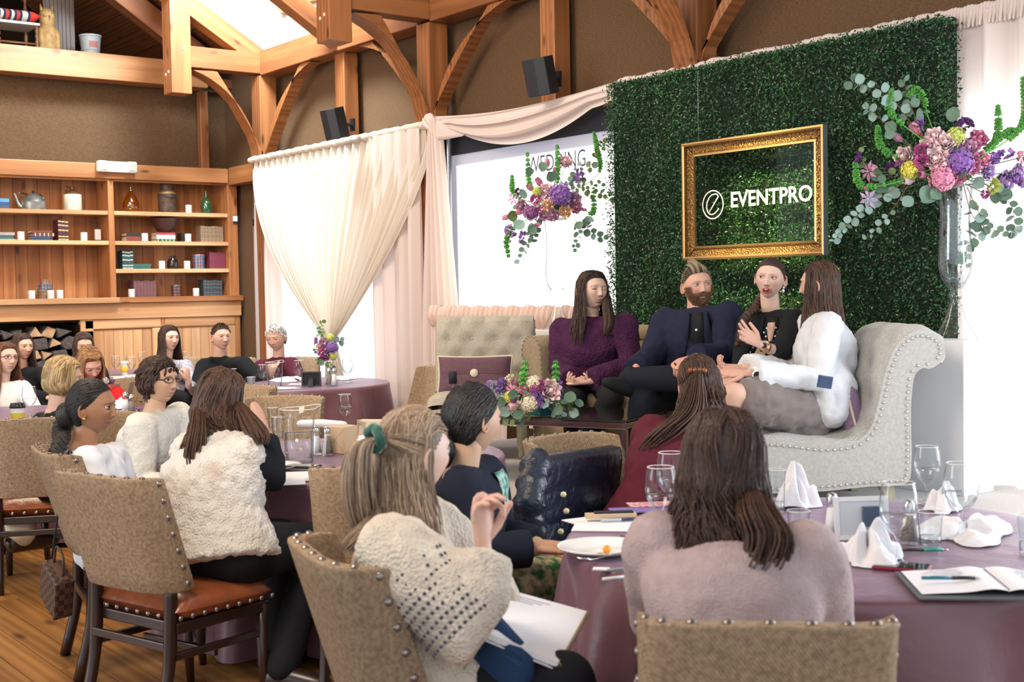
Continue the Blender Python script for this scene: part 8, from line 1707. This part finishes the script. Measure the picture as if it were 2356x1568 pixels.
def stem_eu(parent, o_, pts, ls, seed, kind=0, n_=None, name='eucalyptus_stem', start=.2):
    rd = random.Random(seed); Q = cr([tuple(Vector(p)-o_) for p in pts], 24); s = obj(name, G().tube(Q, [.0022*(1-.6*i/23) for i in range(24)], 5), M_TWIG if kind < 2 else M_STEM, parent); n_ = n_ or 12
    for i in range(n_):
        t = start+(1-start)*(i+.5)/n_; j = min(22, int(t*23)); p = Vector(Q[j]); tg = (Vector(Q[j+1])-p).normalized(); cam_ = (CAMP-o_-p).normalized(); sd = tg.cross(cam_).normalized()*(1 if i % 2 else -1); d = (sd*.9+tg*.5+Vector((rd.uniform(-.4,.4),)*3)).normalized(); L = ls*rd.uniform(.75,1.2)*(1-.35*t)
        o = bpy.data.objects.new('leaf', LFM[kind if rd.random() < .8 else (1 if kind == 0 else 0)]); C.objects.link(o); o.parent = s; nrm_ = (cam_+Vector((rd.uniform(-.8,.8),rd.uniform(-.8,.8),rd.uniform(-.8,.8)))); M = rotm(d, nrm_); o.rotation_mode = 'QUATERNION'; o.rotation_quaternion = M.to_quaternion(); o.location = p; o.scale = (L*1.0, L, L)
    return s
def bells(parent, o_, pts, r_, seed, n_=None):
    rd = random.Random(seed); Q = cr([tuple(Vector(p)-o_) for p in pts], 30); g = G(); g.tube(Q, .003, 5); L = sum(np.linalg.norm(Q[i+1]-Q[i]) for i in range(29)); rows = n_ or max(5, int(L/(r_*.85)))
    for i in range(int(rows*.36), rows):
        t = i/max(1,rows-1); j = min(28, int(t*29)); p = Q[j]; tg = Q[j+1]-Q[j]; tg /= np.linalg.norm(tg)+1e-9; a0 = rd.uniform(0,6.28); u_ = np.cross(tg, (.3,.5,.2)); u_ /= np.linalg.norm(u_); w_ = np.cross(tg, u_); rr = r_*(.55+.45*math.sin(math.pi*min(1,(t-.3)*1.3)))*(1-.25*t)
        for k in range(4):
            a = a0+k*math.pi/2; d = u_*math.cos(a)+w_*math.sin(a); M = Vector(d*.9+tg*.55).normalized().to_track_quat('Z','Y').to_matrix(); g.lathe([(.1*rr,0),(.42*rr,.5*rr),(.62*rr,.95*rr),(.35*rr,.7*rr)], 7, p, 0, M)
    return obj('bells_of_ireland', g, M_BELL, parent)
def stock(parent, o_, p, L, r_, c, dirn, seed):
    rd = random.Random(seed); g = G(); d = v3(Vector(dirn).normalized()); P0 = v3(p-o_)
    for i in range(26):
        t = rd.random(); a = rd.uniform(0,6.28); q = P0+d*L*(t-.5); u_ = np.cross(d,(.2,.1,1.)); u_ /= np.linalg.norm(u_); w_ = np.cross(d,u_); n_ = u_*math.cos(a)+w_*math.sin(a); cc = q+n_*r_*.7*(1-.4*t); M = np.array(Vector(n_+d*.3).normalized().to_track_quat('Z','Y').to_matrix())
        for k in range(4):
            b = k*math.pi/2+a; dd = M @ np.array((math.cos(b),math.sin(b),.3)); e = M @ np.array((-math.sin(b),math.cos(b),0)); s = r_*.55; g.add([cc, cc+(dd*.6+e*.5)*s, cc+dd*s*1.1, cc+(dd*.6-e*.5)*s], [(0,1,2,3)])
    return obj('stock_flower', g, mat(c+'_stock', COL[c], .6, island=.4), parent)
def arrangement(lab, base, D, depth, cpx, fl, bl, st, eu, leafs, seed, lsz, bsz, foam=.07, grp=None):
    t = thing('flower_arrangement', lab, 'flowers', base); o_ = Vector(base); cc = at(*cpx, D); k = 0
    def P(x, y, dz=0.0):
        q = at(x, y, D); r_ = math.hypot(x-cpx[0], y-cpx[1]); f = max(0, 1-(r_/ (depth[1]))**2); return at(x, y, D-depth[0]*f+dz)
    g = G(); g.ell(v3(cc-o_-ZV*foam*.3), (foam,foam,foam*.7)); obj('greenery_core', g, M_GLF, t)
    for ty, c, x, y, s in fl:
        p = P(x, y); r_ = s/2*D/2966; d = (p-cc)/max(.05,(p-cc).length)*.8 + (CAMP-p).normalized()*.75; flower(t, o_, ty, c, p, r_*dict(rose=1.5, tulip=1.2, hydrangea=1.08).get(ty, 1.25), d if ty != 'tulip' else (p-cc)+(CAMP-p).normalized()*.02+ZV*.03, k); k += 1
        sg = obj('flower_stem', G().tube([v3(p-o_), v3(lerp(p, cc, .5)-o_)-np.array((0,0,.01)), v3(cc-o_)], .0025, 5), M_STEM, t)
    for j, (pts) in enumerate(bl): bells(t, o_, [P(*q) for q in pts], bsz, seed+j)
    for j, (c, x, y, L, r_, dx, dy) in enumerate(st): stock(t, o_, P(x, y), L*D/2966, r_*D/2966, c, RV*dx-ZV*dy, seed+50+j)
    for j, e in enumerate(eu): stem_eu(t, o_, [P(*q) for q in e[0]], (e[1]*D/2966), seed+90+j, e[2], e[3])
    rd = random.Random(seed)
    for j, (x, y, s) in enumerate(leafs):
        q = P(x, y, -.01); o = bpy.data.objects.new('leaf', LFM[rd.choice((0,1,2,0))]); C.objects.link(o); o.parent = t; d = (q-cc).normalized()+Vector((rd.uniform(-.4,.4),rd.uniform(-.4,.4),rd.uniform(-.3,.3))); o.rotation_mode = 'QUATERNION'; o.rotation_quaternion = rotm(d, (CAMP-q).normalized()+Vector((rd.uniform(-.5,.5),)*3)).to_quaternion(); o.location = q-o_; L = s*D/2966; o.scale = (L,L,L)
    # filler greenery near the heart
    g = G(); N_ = 150; PP = []; NN = []
    for i in range(N_):
        a = rd.uniform(0,6.28); b = rd.uniform(-.5,.9); v = Vector((math.cos(a)*math.sqrt(1-b*b), math.sin(a)*math.sqrt(1-b*b), b*.8)); PP.append(v3(cc-o_)+v3(v)*foam*rd.uniform(1.0,2.0)); NN.append(v3(v))
    Vv, Ff = leaves(np.array(PP), np.array(NN)*1.5, lsz*.55, np.random.default_rng(seed)); g.add(Vv, Ff); o = obj('filler_foliage', g, M_GLF, t, False); o['kind'] = 'stuff'; return t
a1 = arrangement('tall pink and purple flower arrangement in the right trumpet vase', VB1+ZV*.80, 6.77, (.20,130), (2185,395),
 [('rose','blush',2149,312,36),('rose','pale',2134,334,34),('rose','blush',2176,326,36),('rose','blush',2078,360,40),('rose','blush',2152,364,42),('rose','pale',2174,378,44),('rose','mauve',2229,339,34),('rose','rosy',2254,316,36),('rose','rosy',2238,370,30),('rose','pink',2262,366,30),('rose','lilac',2275,394,30),('rose','pink',2203,406,30),('rose','pink',2240,386,26),('rose','rosy',2240,330,30),
  ('tulip','pink',2107,299,36),('tulip','mauve',2067,318,30),('tulip','blush',2093,415,34),('tulip','pink',2124,402,30),('tulip','rosy',2005,425,18),('tulip','rosy',1995,432,16),('hydrangea','purple',2208,372,62),('hydrangea','pink',2168,410,58),('hydrangea','lime',2199,314,42),('hydrangea','yellow',2095,392,44),
  ('carnation','dark',2221,290,32),('carnation','dark',2053,389,26),('carnation','magenta',2122,347,30),('carnation','magenta',2121,372,30),('carnation','lime',2281,428,32),('rose','lilac',2314,421,48),('rose','lilac',2345,398,36),('carnation','pink',2349,362,24),('clematis','mauve',1998,394,38),('clematis','lilac',1999,457,40),('carnation','magenta',2266,446,18),('tulip','pink',2010,385,24)],
 [[(2185,395),(2040,350),(2018,288)],[(2160,350),(2052,262),(2052,205)],[(2170,350),(2137,274),(2124,225),(2105,205),(2088,222)],[(2200,370),(2288,328),(2297,240)],[(2230,380),(2350,290),(2354,175)],[(2140,400),(1990,430),(1966,372)],[(2240,380),(2310,310),(2335,300)],[(2160,395),(2060,420),(2030,440)]],
 [('purple',2115,280,36,12,.1,-1),('purple',2303,357,50,15,.9,-.3),('purple',2342,412,40,15,.5,.4),('dark',1975,360,24,8,.2,-1),('plum',2075,376,30,10,1,.2)],
 [([(2150,350),(2080,262),(2040,215),(1985,195),(1955,188)],30,1,13),([(2110,400),(2010,465),(1950,515),(1914,558)],22,1,18),([(2100,410),(2040,500),(1990,552)],17,1,10),([(2215,420),(2240,500),(2290,530),(2352,530)],27,0,13),([(2225,430),(2262,520),(2228,560),(2222,615)],28,0,13),([(2130,330),(2095,240),(2078,180)],28,0,10),([(2250,410),(2325,470),(2335,545)],25,0,12),([(2100,340),(2010,260),(1990,250)],24,1,8),([(2150,390),(2010,400),(1975,345)],20,2,10)],
 [(2160,440,30),(2070,440,34),(2040,430,36),(2210,400,24),(2243,412,30),(2100,455,28),(2020,450,28),(2190,280,34),(2060,300,28),(2300,440,30),(2145,430,44),(2030,400,30)], 11, .030, .026, .09)
a2 = arrangement('tall pink and purple flower arrangement in front of the projection screen', VB2+ZV*.80, 9.50, (.20,110), (1278,470),
 [('rose','pale',1255,440,30),('rose','blush',1246,469,26),('rose','peach',1260,472,22),('rose','mauve',1271,494,24),('rose','peach',1301,486,24),('rose','mauve',1320,461,32),('rose','rosy',1326,476,24),('rose','mauve',1199,475,26),('rose','pale',1301,370,28),('rose','mauve',1252,496,20),('tulip','pink',1242,421,26),('tulip','pink',1221,433,22),('tulip','pink',1260,376,20),('tulip','rosy',1276,394,16),('tulip','pink',1167,499,22),('tulip','pink',1196,488,20),('tulip','pink',1240,515,18),
  ('hydrangea','purple',1291,448,54),('hydrangea','plum',1223,488,38),('carnation','magenta',1232,458,20),('carnation','magenta',1239,486,18),('carnation','lilac',1176,530,26),('clematis','mauve',1182,455,28),('carnation','dark',1193,440,14),('hydrangea','lime',1235,442,24),('tulip','rosy',1342,482,14)],
 [[(1240,450),(1218,420),(1213,349)],[(1280,450),(1283,400),(1282,332)],[(1310,450),(1378,397),(1374,345),(1366,302)],[(1230,470),(1183,445),(1178,403)],[(1230,490),(1169,541),(1170,592)],[(1330,470),(1364,490),(1365,430)]],
 [('purple',1323,400,30,8,.3,-1),('purple',1334,408,26,8,.5,-1),('purple',1200,545,30,8,-.3,1)],
 [([(1310,450),(1345,400),(1380,350),(1388,322)],17,2,14),([(1330,460),(1380,445),(1432,463)],17,2,10),([(1330,490),(1355,528),(1396,552)],19,0,9),([(1320,490),(1332,540),(1318,578)],16,0,9),([(1240,490),(1215,550),(1194,605)],17,1,12),([(1235,490),(1232,530),(1222,560)],18,0,8),([(1300,440),(1340,430),(1390,420)],14,2,10),([(1290,440),(1320,410),(1340,375)],16,0,9),([(1240,470),(1190,480),(1175,560)],15,2,10)],
 [(1205,510,28),(1230,520,24),(1330,510,22),(1346,500,22),(1222,402,20),(1255,392,22),(1275,415,26),(1190,495,26),(1212,450,24)], 21, .030, .026, .09)
a3 = arrangement('low flower arrangement spilling over the coffee table', onz(1240,950,ZS+.39), 7.10, (.12,80), (1232,912),
 [('rose','blush',1266,898,44),('rose','pink',1209,893,26),('tulip','rosy',1187,881,20),('rose','cream',1172,874,24),('hydrangea','cream',1229,881,34),('tulip','pale',1184,934,34),('hydrangea','cream',1219,926,40),('carnation','purple',1160,884,28),('hydrangea','yellow',1174,913,28),('clematis','rosy',1177,898,30),('carnation','magenta',1243,885,22),('rose','lilac',1146,893,22),('carnation','lilac',1128,885,18),('hydrangea','plum',1181,918,20)],
 [[(1215,905),(1204,880),(1208,832)],[(1262,895),(1278,872),(1278,832)]],
 [('purple',1236,912,40,14,.3,1),('magenta',1228,900,34,12,-.2,1),('purple',1289,888,20,8,.1,-1)],
 [([(1240,925),(1285,930),(1322,930)],20,2,9),([(1235,935),(1190,962),(1158,962)],22,2,8),([(1195,915),(1150,905),(1128,875)],18,1,7),([(1250,930),(1280,950),(1300,962)],20,0,6),([(1215,935),(1205,960),(1195,972)],18,0,5),([(1180,920),(1158,930),(1155,945)],18,0,6)],
 [(1190,905,24),(1216,902,22),(1163,922,24),(1298,910,30),(1276,938,26),(1310,945,24),(1322,925,22),(1200,950,24),(1254,925,26),(1172,940,26),(1288,925,22)], 31, .035, .030, .05)
tv = thing('glass_block_vase', 'small square teal glass vase under the low flowers', 'vase', onz(1244,955,ZS+.391)); obj('block', G().box((0,0,.035),(.09,.09,.07)), mat('teal_glass', (.02,.16,.17), .08, spec=.9, trans=.4), tv, False, bev=.006)
a4 = arrangement('bouquet of roses tied to the knot of the sheer drape', KN+Vector((-.12,0,-.02)), 11.95, (.10,50), (757,800),
 [('rose','mauve',748,791,26),('hydrangea','purple',764,798,28),('hydrangea','lime',760,777,20),('carnation','magenta',741,810,18),('hydrangea','lime',767,819,18),('rose','plum',748,820,18),('rose','peach',737,797,16),('tulip','lilac',755,810,14)],
 [], [('plum',727,785,16,5,0,-1)], [([(757,790),(738,762),(742,735)],12,2,8),([(750,790),(735,770),(733,752)],10,2,7),([(765,790),(780,785),(790,785)],16,1,4),([(750,815),(738,828),(730,832)],12,2,7),([(760,815),(765,840),(760,862)],10,2,6),([(745,795),(730,800),(724,808)],9,2,5)], [(745,828,16),(755,832,16),(770,785,16)], 41, .03, .02, .045)
